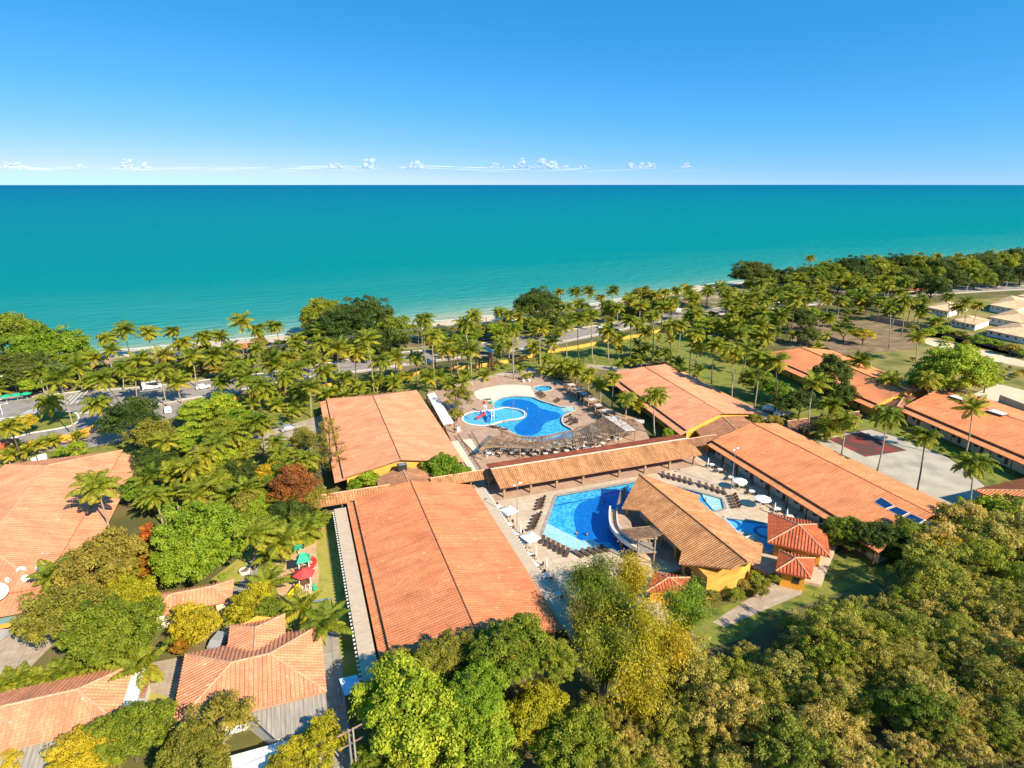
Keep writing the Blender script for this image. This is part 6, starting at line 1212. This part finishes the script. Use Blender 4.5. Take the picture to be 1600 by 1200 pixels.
# ---- water play frame in the paddling pool
o = P1([(520, 560)], .4)[0]
r = thing('water_play_frame', 'white framed water play structure with red and blue slides', 'water slide', (o.x, o.y, .14))
F4 = P1([(450, 560), (545, 610), (575, 590), (480, 530)], .4)
for p in F4: g = MB(); g.tube([V(p.x, p.y, .14), V(p.x, p.y, 3.0)], .09, 6); obj('post', g, 'white_paint', r)
g = MB()
for i in range(4):
    for z in (1.5, 2.9): g.tube([V(F4[i].x, F4[i].y, z), V(F4[(i + 1) % 4].x, F4[(i + 1) % 4].y, z)], .06, 5)
obj('rails', g, 'white_paint', r); c = sum(F4, Vector()) / 4; g = MB(); g.add([V(p.x, p.y, 1.35) for p in F4] + [V(p.x, p.y, 1.45) for p in F4], [(0, 1, 2, 3), (4, 5, 6, 7), (0, 1, 5, 4), (1, 2, 6, 5), (2, 3, 7, 6), (3, 0, 4, 7)]); obj('platform', g, 'blue_plastic', r)
e = P1([(365, 600)], .45)[0]; g = MB(); s0 = V(F4[0].x, F4[0].y, 1.5); s = (e - s0); pts = [s0 + s * f + V(.5 * math.sin(f * 6.5), .3 * math.cos(f * 6.5), 0) for f in np.linspace(0, 1, 14)]; g.tube(pts, .32, 8); obj('red_slide', g, 'red_paint', r)
e = P1([(505, 632)], .45)[0]; s0 = V(c.x, c.y - .8, 1.5); g = MB(); g.beam(s0, e, .9, .12); g.beam(s0 + V(.45, 0, .15), e + V(.45, 0, .15), .08, .3); g.beam(s0 - V(.45, 0, -.15), e - V(.45, 0, -.15), .08, .3); obj('blue_slide', g, 'blue_plastic', r)
e = P1([(625, 570)], .45)[0]; s0 = V(F4[2].x, F4[2].y, 1.5); g = MB(); g.beam(s0, e, .6, .12); obj('green_slide', g, 'green_plastic', r)
g = MB(); p = P1([(450, 395)], 3.4)[0]; g.tube([V(p.x, p.y, .14), V(p.x, p.y, 3.2)], .08, 6); obj('bucket_mast', g, 'white_paint', r); g = MB(); g.lathe((p.x, p.y, 3.1), [(.25, 0), (.5, .5), (.46, .55), (.1, .9)], 12); obj('tipping_bucket', g, 'red_paint', r)
g = MB(); p = P1([(540, 385)], 1.0)[0]; g.lathe((p.x, p.y, .5), [(.1, 0), (.45, .3), (.4, .7), (.05, 1.0)], 8); obj('spray_frond', g, 'green_plastic', r)
# ---- curved slatted pergola between the gallery and the slide pool
Z3q = lambda pts, z: z_(pts, 650, 550, 4, z)
front = smooth_loop(xy(Z3q([(395, 612), (440, 596), (520, 592), (595, 596), (680, 598), (770, 602), (860, 596), (940, 585), (1040, 572), (1150, 562), (1185, 540), (1215, 520), (1290, 505), (1370, 492), (1420, 472)], 3.3)), 6, False)
back = smooth_loop(xy(Z3q([(520, 488), (560, 500), (610, 518), (680, 532), (760, 535), (840, 520), (910, 502), (980, 492), (1010, 470), (1060, 462), (1120, 445), (1180, 410), (1260, 420), (1340, 425), (1400, 424)], 3.3)), 6, False)
r = thing('slatted_pergola', 'large curved log pergola with slats shading the terrace below the slide pool', 'pergola', (60, 116, DZ))
def rs(L, n):
    L = [Vector(p) for p in L]; d = [0]
    for a, b in zip(L[:-1], L[1:]): d.append(d[-1] + (b - a).length)
    out = []
    for k in range(n):
        t = d[-1] * k / (n - 1); i = max(j for j in range(len(d)) if d[j] <= t + 1e-9); i = min(i, len(L) - 2); f = (t - d[i]) / max(1e-6, d[i + 1] - d[i]); out.append(L[i].lerp(L[i + 1], min(1, f)))
    return out
NS = 100; fr_ = rs(front, NS); bk = rs(back, NS); g = MB(); pr = random.Random(12)
for i in range(NS):
    a, b = fr_[i], bk[i]; d = (a - b).normalized() * .5; zz = 3.42 + pr.uniform(-.04, .04); g.beam(V(*(a + d), zz), V(*(b - d), zz + pr.uniform(-.05, .05)), .09, .1)
obj('slats', g, 'wood_log', r)
for L in (fr_, bk): g = MB(); g.tube([V(p.x, p.y, 3.22) for p in L[::4]], .15, 6); obj('edge_beam', g, 'wood_log', r)
g = MB(); mid_ = [(a + b) / 2 for a, b in zip(fr_, bk)]; g.tube([V(p.x, p.y, 3.22) for p in mid_[::4]], .13, 6); obj('middle_beam', g, 'wood_brown', r)
for L in (fr_, mid_, bk):
    for p in L[2::10]: g = MB(); g.tube([V(p.x, p.y, DZ), V(p.x, p.y, 3.3)], .15, 6); obj('post', g, 'wood_log', r)
g = MB()                                                 # loose dry brushwood thrown over the two wings
for k in range(520):
    i = int(pr.choice([pr.uniform(3, 32), pr.uniform(68, 96)])); f = pr.uniform(.03, .97) if i < 40 else pr.uniform(.1, .98); p = fr_[i].lerp(bk[i], f); a = pr.uniform(0, 3.14); l = pr.uniform(.2, .7); q = V(math.cos(a) * l, math.sin(a) * l, pr.uniform(-.08, .08)); c = V(p.x, p.y, 3.52 + pr.uniform(0, .12)); g.beam(c - q, c + q, .07, .05)
obj('brushwood', g, 'thatch_dark', r)
g = MB(); c = Z3q([(1175, 402), (1250, 400), (1375, 488), (1310, 492)], 3.6); slab(g, c, .1); obj('canvas_strip', g, 'awning', r)
g = MB(); c = Z3q([(1355, 420), (1428, 424), (1425, 446), (1395, 440)], 3.6); slab(g, c, .1); obj('canvas_strip', g, 'awning', r)
# dining sets under the pergola
k = 0
spots = []
for i in range(4, 98, 6):
    for f in (.22, .52, .8):
        p = fr_[i].lerp(bk[i], f + pr.uniform(-.06, .06))
        if not inside((p.x, p.y), pool_main): spots.append(p)
for p in sorted(spots, key=lambda p: p.x)[:40]:
    if 1:
        TB.put((p.x, p.y, DZ + .012), 0, 'round table under the curved log pergola, %s' % nth(k), 'round tables under the log pergola'); a0 = pr.uniform(0, 6)
        for j in range(3): a = a0 + j * 2.09; (WC if k % 3 == 0 else CH).put((p.x + .95 * math.cos(a), p.y + .95 * math.sin(a), DZ + .012), a - math.pi / 2, ['first', 'second', 'third'][j] + (' white armchair' if k % 3 == 0 else ' dark chair') + ' at the pergola table that is ' + nth(k), ('white chairs' if k % 3 == 0 else 'dark chairs') + ' under the log pergola')
        k += 1
# white slatted shelter strip beside the pale hall
r = thing('slatted_shelter', 'long shelter with white slatted roof between the pale hall and the slide pool', 'shelter', tuple(at(672, 618, 0)))
q = [at(*p, 3.2) for p in [(667, 616), (679, 613), (710, 661), (693, 664)]]
g = MB()
for i in range(44): a = q[0].lerp(q[3], (i + .1) / 44); b = q[1].lerp(q[2], (i + .1) / 44); c = q[1].lerp(q[2], (i + .72) / 44); d = q[0].lerp(q[3], (i + .72) / 44); slab(g, [a, b, c, d], .05)
obj('roof_slats', g, 'white_paint', r); g = MB(); g.beam(q[0] - V(0, 0, .15), q[3] - V(0, 0, .15), .2); g.beam(q[1] - V(0, 0, .15), q[2] - V(0, 0, .15), .2); obj('beam', g, 'wood_brown', r)
for s in np.linspace(0, 1, 6):
    for a, b in ((q[0], q[3]), (q[1], q[2])): p = a.lerp(b, s); g = MB(); g.box(p.x - .12, p.x + .12, p.y - .12, p.y + .12, DZ, 3.05); obj('post', g, 'wood_brown', r)
p = at(716, 673, DZ); r = thing('waste_bin', 'white box bin on the deck at the end of the slatted shelter', 'bin', tuple(p)); g = MB(); g.box(p.x - .4, p.x + .4, p.y - .3, p.y + .3, DZ, 1.7); obj('bin_body', g, 'white_paint', r); g = MB(); g.box(p.x - .42, p.x + .42, p.y - .32, p.y + .32, 1.71, 1.78); obj('lid', g, 'metal_grey', r)
# ramps with railings
for nm, P_, lb in (('ramp', [(704, 690), (716, 688), (748, 733), (735, 736)], 'cream ramp along the pale hall wall'), ('ramp', [(722, 687), (738, 685), (752, 705), (745, 710)], 'cream ramp between the two dark railings')):
    r = thing(nm, lb, 'ramp', (*xy([at(*P_[0], .6)])[0], DZ)); g = MB(); q = [at(*p, .75) for p in P_]; slab(g, q, .2); obj('ramp_slab', g, 'cream_wall', r)
for i, (a, b) in enumerate([((716, 684), (752, 740)), ((737, 680), (752, 706)), ((752, 706), (742, 716))]):
    a = at(*a, DZ); b = at(*b, DZ); r = thing('railing', ['long dark railing beside the cream ramp', 'short dark railing right of the cream ramp', 'cross railing at the foot of the cream ramp'][i], 'railing', tuple(a)); g = MB(); g.beam(a + V(0, 0, 1.1), b + V(0, 0, 1.1), .1); g.beam(a + V(0, 0, .6), b + V(0, 0, .6), .06); obj('rails', g, 'wood_brown', r)
    n = max(2, int((b - a).length / 1.5)); g = MB()
    for k in range(n + 1): p = a.lerp(b, k / n); g.box(p.x - .05, p.x + .05, p.y - .05, p.y + .05, DZ, DZ + 1.15)
    obj('balusters', g, 'wood_brown', r)
# shade shelters in the row beside the far hall
for i, (x, y) in enumerate([(893, 603), (903, 610), (913, 617), (925, 626), (936, 635), (947, 644)]):
    p = at(x, y, 2.4); r = thing('shade_shelter', '%s small timber shade shelter beside the far hall' % ['farthest', 'second farthest', 'third farthest', 'third nearest', 'second nearest', 'nearest'][i], 'shelter', (p.x, p.y, DZ), 0, 'shade shelters beside the far hall')
    g = MB()
    for k in range(7): g.box(p.x - 2.0, p.x + 2.0, p.y - 1.6 + k * .5, p.y - 1.3 + k * .5, 2.75, 2.82)
    obj('roof_slats', g, 'wood_brown' if i % 2 == 0 else 'wood_log', r); g = MB(); g.box(p.x - 1.1, p.x + 1.0, p.y - 1.0, p.y + 1.0, 2.84, 2.88); obj('awning', g, 'awning', r)
    for sx in (-1.8, 1.8):
        for sy in (-1.4, 1.4): g = MB(); g.box(p.x + sx - .13, p.x + sx + .13, p.y + sy - .13, p.y + sy + .13, DZ, 2.74); obj('post', g, 'wood_log', r)
    LG.put((p.x - .8, p.y, DZ + .012), R(100), 'lounger inside the %s shade shelter' % ['farthest', 'second farthest', 'third farthest', 'third nearest', 'second nearest', 'nearest'][i], 'loungers inside the shade shelters')
# zip line tower
a = at(744, 581, 0); b = at(765, 583, 0); r = thing('zip_line_tower', 'dark timber zip line tower with a small blue-grey roof', 'tower', tuple(a)); d = (b - a); nn = V(-d.y, d.x, 0).normalized() * 3
CC = [a, b, b + nn, a + nn]
for p in CC: g = MB(); g.tube([p, p + V(0, 0, 7.2)], [.3, .24], 8); obj('post', g, 'wood_brown', r)
g = MB()
for i in range(4):
    p, q = CC[i], CC[(i + 1) % 4]; g.beam(p + V(0, 0, 6.2), q + V(0, 0, 6.2), .15); g.beam(p + V(0, 0, 3), q + V(0, 0, 6), .08); g.beam(q + V(0, 0, 3), p + V(0, 0, 6), .08)
obj('bracing', g, 'wood_brown', r); m_ = sum(CC, Vector()) / 4; g = MB(); slab(g, [m_.lerp(p, 1.15) + V(0, 0, 6.4) for p in CC], .2); obj('platform', g, 'wood_grey', r)
g = MB(); Q = [m_.lerp(p, 1.3) + V(0, 0, 7.3) for p in CC] + [m_ + V(0, 0, 8.4)]; g.add(Q, [(0, 1, 4), (1, 2, 4), (2, 3, 4), (3, 0, 4), (3, 2, 1, 0)]); obj('roof', g, 'metal_grey', r)
for i, (x, y, h) in enumerate([(716, 592, 6.5), (737, 593, 6), (681, 588, 7), (706, 595, 6), (785, 560, 8), (760, 530, 9)]):
    p = at(x, y, 0); r = thing('timber_pole', 'dark timber course pole near the zip line tower, %s' % nth([2, 3, 0, 1, 5, 4][i]), 'pole', tuple(p), 0, 'timber poles near the zip line tower'); g = MB(); g.tube([p, p + V(0, 0, h)], [.2, .15], 7); obj('pole', g, 'wood_brown', r); g = MB(); g.cyl((p.x, p.y), .3, h - .4, h - .2, 8); obj('collar', g, 'metal_grey', r)
g = MB(); A0 = m_ + V(0, 0, 6.8); B0 = at(681, 588, 0) + V(0, 0, 1.8)
for s in (-.9, -.3, .3, .9): g.tube([A0.lerp(B0, f) + V(0, s, -f * (1 - f) * 2.5 + (0 if abs(s) < .5 else .9)) for f in np.linspace(0, 1, 12)], .04, 4)
for k in range(46): f = k / 45; c = A0.lerp(B0, f) + V(0, 0, -f * (1 - f) * 2.5); g.beam(c + V(0, -.9, .9), c + V(0, -.3, 0), .05); g.beam(c + V(0, .9, .9), c + V(0, .3, 0), .05); g.beam(c + V(0, -.4, 0), c + V(0, .4, 0), .3, .05)
tag(obj('rope_bridge', g, 'net'), 'sloping net rope bridge hanging from the zip line tower', 'rope bridge')
# guard fence round the cream beach entry
fl = smooth_loop(xy([at(*p, DZ) for p in [(733, 606), (745, 597), (765, 592), (785, 589), (803, 588), (830, 589), (860, 592)]]), 4, False); r = thing('pool_fence', 'pale low fence curving behind the cream beach entry', 'fence', (*fl[0], DZ)); g = MB(); g.tube([(*p, DZ + 1.0) for p in fl], .04, 5); g.tube([(*p, DZ + .5) for p in fl], .03, 5); obj('rails', g, 'cream_wall', r)
g = MB()
for p in fl[::2]: g.box(p[0] - .04, p[0] + .04, p[1] - .04, p[1] + .04, DZ, DZ + 1.0)
obj('balusters', g, 'cream_wall', r)
for i, (x, y) in enumerate([(818, 597), (827, 596)]): palm(x, y - 9, x, y - 1, label='little potted palm behind the cream beach entry, %s one' % ['left', 'right'][i], young=True, scale=.42, name='potted_palm'); p = at(x, y, DZ); r = thing('plant_pot', 'white pot of the %s little palm behind the beach entry' % ['left', 'right'][i], 'pot', tuple(p)); g = MB(); g.lathe((p.x, p.y, DZ), [(.3, 0), (.45, .7), (.4, .75), (.35, .6)], 12); obj('pot_body', g, 'white_paint', r); g = MB(); g.cyl((p.x, p.y), .36, DZ + .5, DZ + .6, 10); obj('soil', g, 'earth', r)
# beach kiosks
def kiosk(x, y, w, d, label, mat='thatch', wall='wood_brown', h=2.8, rz=.1):
    p = at(x, y, h); a = [(p.x + sx * w / 2, p.y + sy * d / 2) for sx, sy in ((-1, -1), (1, -1), (1, 1), (-1, 1))]
    return cottage('beach_kiosk', label, 0, 0, 0, 0, h, h + 1.1, mat, None, 'x', (1, 1), c=a, cat='kiosk', posts=True)
kiosk(15, 598, 13, 5, 'long thatched beach kiosk at the left edge', 'clay_tan'); kiosk(150, 566, 9, 6, 'thatched beach bar between the left palms', 'thatch'); kiosk(172, 583, 7, 5, 'small thatched hut by the roadside palms', 'clay_brown'); kiosk(285, 550, 9, 5, 'white tented beach kiosk', 'canvas'); kiosk(380, 541, 10, 6, 'red tiled beach kiosk among palms', 'clay_red'); kiosk(330, 568, 8, 4, 'brown beach kiosk beside the road', 'clay_brown'); kiosk(455, 563, 9, 4, 'low brown kiosk left of the beach trees', 'clay_brown'); kiosk(1080, 472, 9, 5, 'brown roofed kiosk in the seaside grove', 'clay_brown'); kiosk(1165, 470, 12, 6, 'long shaded kiosk inside the dense grove', 'clay_brown'); kiosk(1440, 452, 14, 6, 'roadside kiosk by the far trees', 'clay_red')
for i, (x, y, c) in enumerate([(8, 617, 'green_plastic'), (25, 615, 'green_plastic'), (42, 608, 'red_paint'), (40, 613, 'green_plastic')]):
    w = at(x, y, 2.2); t = thing('beach_parasol', 'small %s parasol beside the left kiosk, %s' % ('red' if i == 2 else 'green', nth([0, 1, 3, 2][i])), 'parasol', (w.x, w.y, 0)); g = MB(); g.cyl((w.x, w.y), .04, 0, 2.3, 5); obj('pole', g, 'white_paint', t); g = MB(); g.lathe((w.x, w.y, 1.8), [(1.5, 0), (.8, .35), (.02, .55)], 10); obj('canopy', g, c, t)
# white roofed houses at the far right
def slabhouse(pts, h, label, roof='roof_sand'):
    q = [xy([at(*p, h)])[0] for p in pts]; r = thing('flat_roofed_house', label, 'house', (*q[0], 0)); c = V(sum(p[0] for p in q) / 4, sum(p[1] for p in q) / 4, 0); i = [tuple(c.lerp(V(*p, 0), .94))[:2] for p in q]
    g = MB(); g.prism(i, 0, h); obj('wall', g, 'white_wall', r); g = MB(); ap = V(c.x, c.y, h + 1.1); e = [V(*p, h + .02) for p in q]
    for k in range(4): slab(g, [e[k], e[(k + 1) % 4], ap], .12); roof_face(g, [e[k], e[(k + 1) % 4], ap], .8, .08)
    obj('roof', g, roof, r); n = 5
    for k in range(n):
        for a, b in ((i[3], i[0]), (i[0], i[1])):
            A1 = V(*a, 0); B1 = V(*b, 0); p = A1.lerp(B1, (k + .5) / n); d = (B1 - A1).normalized(); nn = V(d.y, -d.x, 0)
            if (p + nn - c).length < (p - c).length: nn = -nn
            g = MB(); g.beam(p + nn * .03 - d * .5 + V(0, 0, h * .6), p + nn * .03 + d * .5 + V(0, 0, h * .6), .08, .9); f = obj('window', g, 'metal_grey', r); g = MB(); g.beam(p + nn * .08 - d * .4 + V(0, 0, h * .6), p + nn * .08 + d * .4 + V(0, 0, h * .6), .06, .75); obj('pane', g, 'dark_glass', f)
tile_mat('roof_sand', (.66, .46, .28), (.56, .38, .22), (.5, .34, .2), .8, .8, .3, .5)
slabhouse([(1546, 476), (1590, 484), (1625, 470), (1580, 462)], 3.4, 'white house with a sand coloured roof nearest the far road'); slabhouse([(1545, 495), (1600, 506), (1640, 494), (1585, 483)], 3.2, 'white house with a sand coloured roof in the middle of the group'); slabhouse([(1540, 515), (1610, 530), (1650, 514), (1590, 503)], 2.6, 'low white house nearest the brown plot wall'); slabhouse([(1448, 480), (1482, 487), (1515, 477), (1480, 470)], 3.0, 'pale house half hidden behind the pair of drooping palms'); slabhouse([(1485, 500), (1525, 508), (1548, 500), (1510, 492)], 2.6, 'low pale house behind the drooping palms')
slabhouse([(1590, 462), (1640, 470), (1690, 455), (1630, 450)], 3.0, 'pale house cut by the right edge near the far road')
# slide tail: small white wall ends and umbrellas near the bar
p = at(1172, 842, 1.0); r = thing('garden_bench', 'white slatted bench at the ringed pool edge', 'bench', (p.x, p.y, DZ)); g = MB(); g.box(p.x - 1, p.x + 1, p.y - .3, p.y + .3, .92, 1.0); obj('seat', g, 'white_paint', r); g = MB(); g.box(p.x - 1, p.x + 1, p.y + .27, p.y + .33, 1.0, 1.45); obj('backrest', g, 'white_paint', r)
for s in (-.9, .9): g = MB(); g.box(p.x + s - .05, p.x + s + .05, p.y - .25, p.y + .25, DZ, .92); obj('leg', g, 'white_paint', r)
# ---- people: one skinned body each
def person(name_pose, label, px, z, a=0, sit=False, lie=False, suit='swimwear', H=1.7, skin='skin'):
    w = at(px[0], px[1], z); me = bpy.data.meshes.new('body')
    J = {'pel': (0, 0, .95), 'che': (0, 0, 1.25), 'nec': (0, 0, 1.47), 'hea': (0, .01, 1.56), 'top': (0, .01, 1.68)}
    for s, n in ((-1, 'l'), (1, 'r')):
        J.update({'sh' + n: (.17 * s, 0, 1.40), 'el' + n: (.25 * s, .03, 1.13), 'wr' + n: (.24 * s, -.08 if n == 'l' else .1, .90), 'ha' + n: (.24 * s, -.11 if n == 'l' else .12, .80), 'hi' + n: (.09 * s, 0, .90), 'kn' + n: (.10 * s, -.05 * s - .02, .50), 'an' + n: (.11 * s, .10 * s, .08), 'to' + n: (.12 * s, .10 * s - .16, .04)})
    E_ = [('pel', 'che'), ('che', 'nec'), ('nec', 'hea'), ('hea', 'top')] + [(a_ + n, b_ + n) for n in 'lr' for a_, b_ in (('sh', 'el'), ('el', 'wr'), ('wr', 'ha'), ('hi', 'kn'), ('kn', 'an'), ('an', 'to'))] + [('che', 'shl'), ('che', 'shr'), ('pel', 'hil'), ('pel', 'hir')]
    if lie: pass
    K = list(J); me.from_pydata([J[k_] for k_ in K], [(K.index(a_), K.index(b_)) for a_, b_ in E_], [])
    me.materials.append(MAT[skin]); r = thing('person', label, 'person', (w.x, w.y, z - (1.15 if lie else 0)), a); o = bpy.data.objects.new('body', me); COL.objects.link(o); o.parent = r
    m = o.modifiers.new('skin', 'SKIN'); RD = {'pel': .13, 'che': .15, 'nec': .055, 'hea': .10, 'top': .07, 'sh': .06, 'el': .042, 'wr': .03, 'ha': .035, 'hi': .095, 'kn': .06, 'an': .04, 'to': .035}
    if not me.skin_vertices: me.skin_vertices.new()
    for i, k_ in enumerate(K): q = RD[k_ if k_ in RD else k_[:2]]; me.skin_vertices[0].data[i].radius = (q, q * .8)
    me.skin_vertices[0].data[0].use_root = True; o.modifiers.new('sub', 'SUBSURF').levels = 1
    g = MB(); g.lathe((0, .02, 1.60), [(.11, -.06), (.118, 0), (.09, .08), (.01, .12)], 8); obj('hair', g, 'hair', r, True, True)
    g = MB(); g.lathe((0, 0, .84), [(.17, 0), (.165, .12), (.155, .2)], 10); g.v = [(x, y * .78, zz) for x, y, zz in g.v]; obj('swim_shorts', g, suit, r, True, True)
    return r
for q in [('walking person in dark shorts on the deck by the slide pool', Q1(1675, 560), DZ, 1.0, 'swimwear'), ('bare chested person beside the walking one on the slide pool deck', Q1(1700, 565), DZ, 2.0, 'red_paint'), ('person standing at the nearest shade shelter', Q1(1820, 570), DZ, .5, 'white_paint'), ('child standing in the shallow paddling pool', Q1(270, 590), .14, 0, 'red_paint'),
          ('person in pale clothes standing by the farther octagonal parasol', Z5p(752, 515), DZ, 1.0, 'white_paint'), ('person in red standing between the two octagonal parasols', Z5p(692, 505), DZ, 1.0, 'red_paint'), ('person beside the farthest open table by the solar hall', Z5p(600, 395), DZ, 2.0, 'pink_red'), ('person standing under the mango trees', (252, 926), .03, 0, 'white_paint')]:
    person('stand', q[0], q[1], q[2], q[3], suit=q[4])
for q in [('swimmer near the pale ledge of the angular pool', Z4p(692, 608), 0), ('swimmer right of the first one near the pale ledge', Z4p(765, 616), 0), ('swimmer in the deep water beside the balcony', Z4p(890, 375), 0), ('second swimmer in the deep water beside the balcony', Z4p(884, 398), 0), ('swimmer in the narrow water behind the bar roof', Z5p(470, 600), 0), ('swimmer in the dark water of the slide pool', Q1(990, 468), 0), ('swimmer below the ring wall of the slide pool', Q1(700, 632), 0)]:
    person('swim', q[0], q[1], .40, 1.0, lie=True)
# ---- clouds low over the horizon: real puffs far out at sea
def cloud(px, w, h, label, seed, base=262, dist=26000):
    rr = random.Random(seed); d = ray(px, base); d = d * (dist / d.dot(FW)); c = C0 + d; s = dist / FPX; bm = MB()
    n = 26 + int(w)
    import bmesh
    b = bmesh.new(); pk = [(rr.uniform(-.7, .7), rr.uniform(.5, 1)) for _ in range(3)]
    for k in range(n):
        x = rr.uniform(-1, 1); top_ = max(.16, max(a_ * max(0, 1 - abs(x - c_) * 2.6) for c_, a_ in pk)); hh = top_ * rr.uniform(.0, 1) * h * s; r_ = rr.uniform(.16, .30) * h * s * (.45 + .6 * top_)
        p = c + RT * x * w * s / 2 + FW * rr.uniform(-.2, .2) * w * s + V(0, 0, max(0, hh - r_ * .7))
        m = Matrix.Translation(p) @ Matrix.Diagonal((r_ * 1.5, r_ * 1.5, r_ * .8, 1)); bmesh.ops.create_icosphere(b, subdivisions=2, radius=1, matrix=m)
    for v in b.verts: 
        f = math.sin(v.co.x * .021) * math.cos(v.co.z * .033 + v.co.y * .017) + .6 * math.sin(v.co.x * .06 + v.co.z * .05); v.co += v.normal * f * s * .15
    me = bpy.data.meshes.new('cloud'); b.to_mesh(me); b.free(); me.polygons.foreach_set('use_smooth', [True] * len(me.polygons)); me.materials.append(MAT['cloud_soft']); o = bpy.data.objects.new('cloud', me); COL.objects.link(o); tag(o, label, 'cloud')
    m1 = o.modifiers.new('remesh', 'REMESH'); m1.mode = 'VOXEL'; m1.voxel_size = s * .5; m1.use_smooth_shade = True; m2 = o.modifiers.new('smooth', 'SMOOTH'); m2.iterations = 5; m2.factor = .6
m, n_, l_, b_ = nodes('cloud_soft'); b_.inputs['Base Color'].default_value = (.85, .88, .92, 1); b_.inputs['Roughness'].default_value = 1; b_.inputs['Specular IOR Level'].default_value = 0
lw = n_.new('ShaderNodeLayerWeight'); lw.inputs[0].default_value = .35; tr = n_.new('ShaderNodeBsdfTransparent'); mx = n_.new('ShaderNodeMixShader'); mr = n_.new('ShaderNodeMapRange'); mr.inputs[1].default_value = .05; mr.inputs[2].default_value = .62; mr.inputs[3].default_value = .48; mr.inputs[4].default_value = 1.0
tl = n_.new('ShaderNodeBsdfTranslucent'); tl.inputs[0].default_value = (.9, .92, .95, 1); ms = n_.new('ShaderNodeMixShader'); ms.inputs[0].default_value = .5; l_.new(b_.outputs[0], ms.inputs[1]); l_.new(tl.outputs[0], ms.inputs[2])
l_.new(lw.outputs['Facing'], mr.inputs[0]); l_.new(mr.outputs[0], mx.inputs[0]); l_.new(ms.outputs[0], mx.inputs[1]); l_.new(tr.outputs[0], mx.inputs[2]); l_.new(mx.outputs[0], n_['Material Output'].inputs[0])
for i, (px_, w, h, lb) in enumerate([(862, 44, 22, 'largest white puff cloud right of centre on the horizon'), (818, 30, 18, 'white puff cloud just left of the largest one'), (775, 22, 11, 'small pale cloud second left of the largest one'), (645, 44, 15, 'long low white cloud left of centre'), (572, 36, 17, 'double peaked cloud left of the long low cloud'), (525, 34, 13, 'faint cloud at the left of the double peaked one'), (197, 20, 14, 'small upright cloud at the left'), (225, 20, 12, 'faint cloud right of the small upright one'), (122, 26, 12, 'small faint cloud second from the left edge'), (25, 40, 14, 'faint flat cloud at the left edge'), (1000, 46, 13, 'broken faint cloud right of the largest one'), (1073, 14, 11, 'rightmost tiny cloud over the sea horizon'), (910, 20, 9, 'tiny cloud right beside the largest one')]):
    cloud(px_, w, h, lb, 30 + i)

m, n_, l_, b_ = nodes('cloud_thin'); b_.inputs['Base Color'].default_value = (.80, .84, .92, 1); b_.inputs['Roughness'].default_value = 1; b_.inputs['Specular IOR Level'].default_value = 0
lw = n_.new('ShaderNodeLayerWeight'); lw.inputs[0].default_value = .3; tr = n_.new('ShaderNodeBsdfTransparent'); mx = n_.new('ShaderNodeMixShader'); mr = n_.new('ShaderNodeMapRange'); mr.inputs[1].default_value = 0; mr.inputs[2].default_value = .5; mr.inputs[3].default_value = .72; mr.inputs[4].default_value = 1.0
l_.new(lw.outputs['Facing'], mr.inputs[0]); l_.new(mr.outputs[0], mx.inputs[0]); l_.new(b_.outputs[0], mx.inputs[1]); l_.new(tr.outputs[0], mx.inputs[2]); l_.new(mx.outputs[0], n_['Material Output'].inputs[0])
import bmesh
for i, (px_, py_, w_, h_) in enumerate([(60, 263, 150, 5), (230, 264, 170, 5), (400, 265, 150, 4), (560, 263, 190, 5), (740, 264, 170, 5), (880, 265, 150, 4), (1030, 266, 150, 3)]):
    rr = random.Random(60 + i); d = ray(px_, py_); d = d * (30000 / d.dot(FW)); s = 30000 / FPX; b = bmesh.new()
    for k in range(4):
        p = C0 + d + RT * rr.uniform(-.42, .42) * w_ * s + V(0, 0, rr.uniform(-.6, .6) * h_ * s); rx_ = rr.uniform(.15, .3) * w_ * s
        bmesh.ops.create_icosphere(b, subdivisions=3, radius=1, matrix=Matrix.Translation(p) @ Matrix.Rotation(YAW, 4, 'Z') @ Matrix.Diagonal((rx_, rx_, rr.uniform(.3, .8) * h_ * s, 1)))
    me = bpy.data.meshes.new('cloud_bank'); b.to_mesh(me); b.free(); me.polygons.foreach_set('use_smooth', [True] * len(me.polygons)); me.materials.append(MAT['cloud_thin']); o = bpy.data.objects.new('cloud_bank', me); COL.objects.link(o); tag(o, 'thin grey-blue cloud bank low over the sea, %s' % nth(i), 'cloud', 'thin cloud banks')
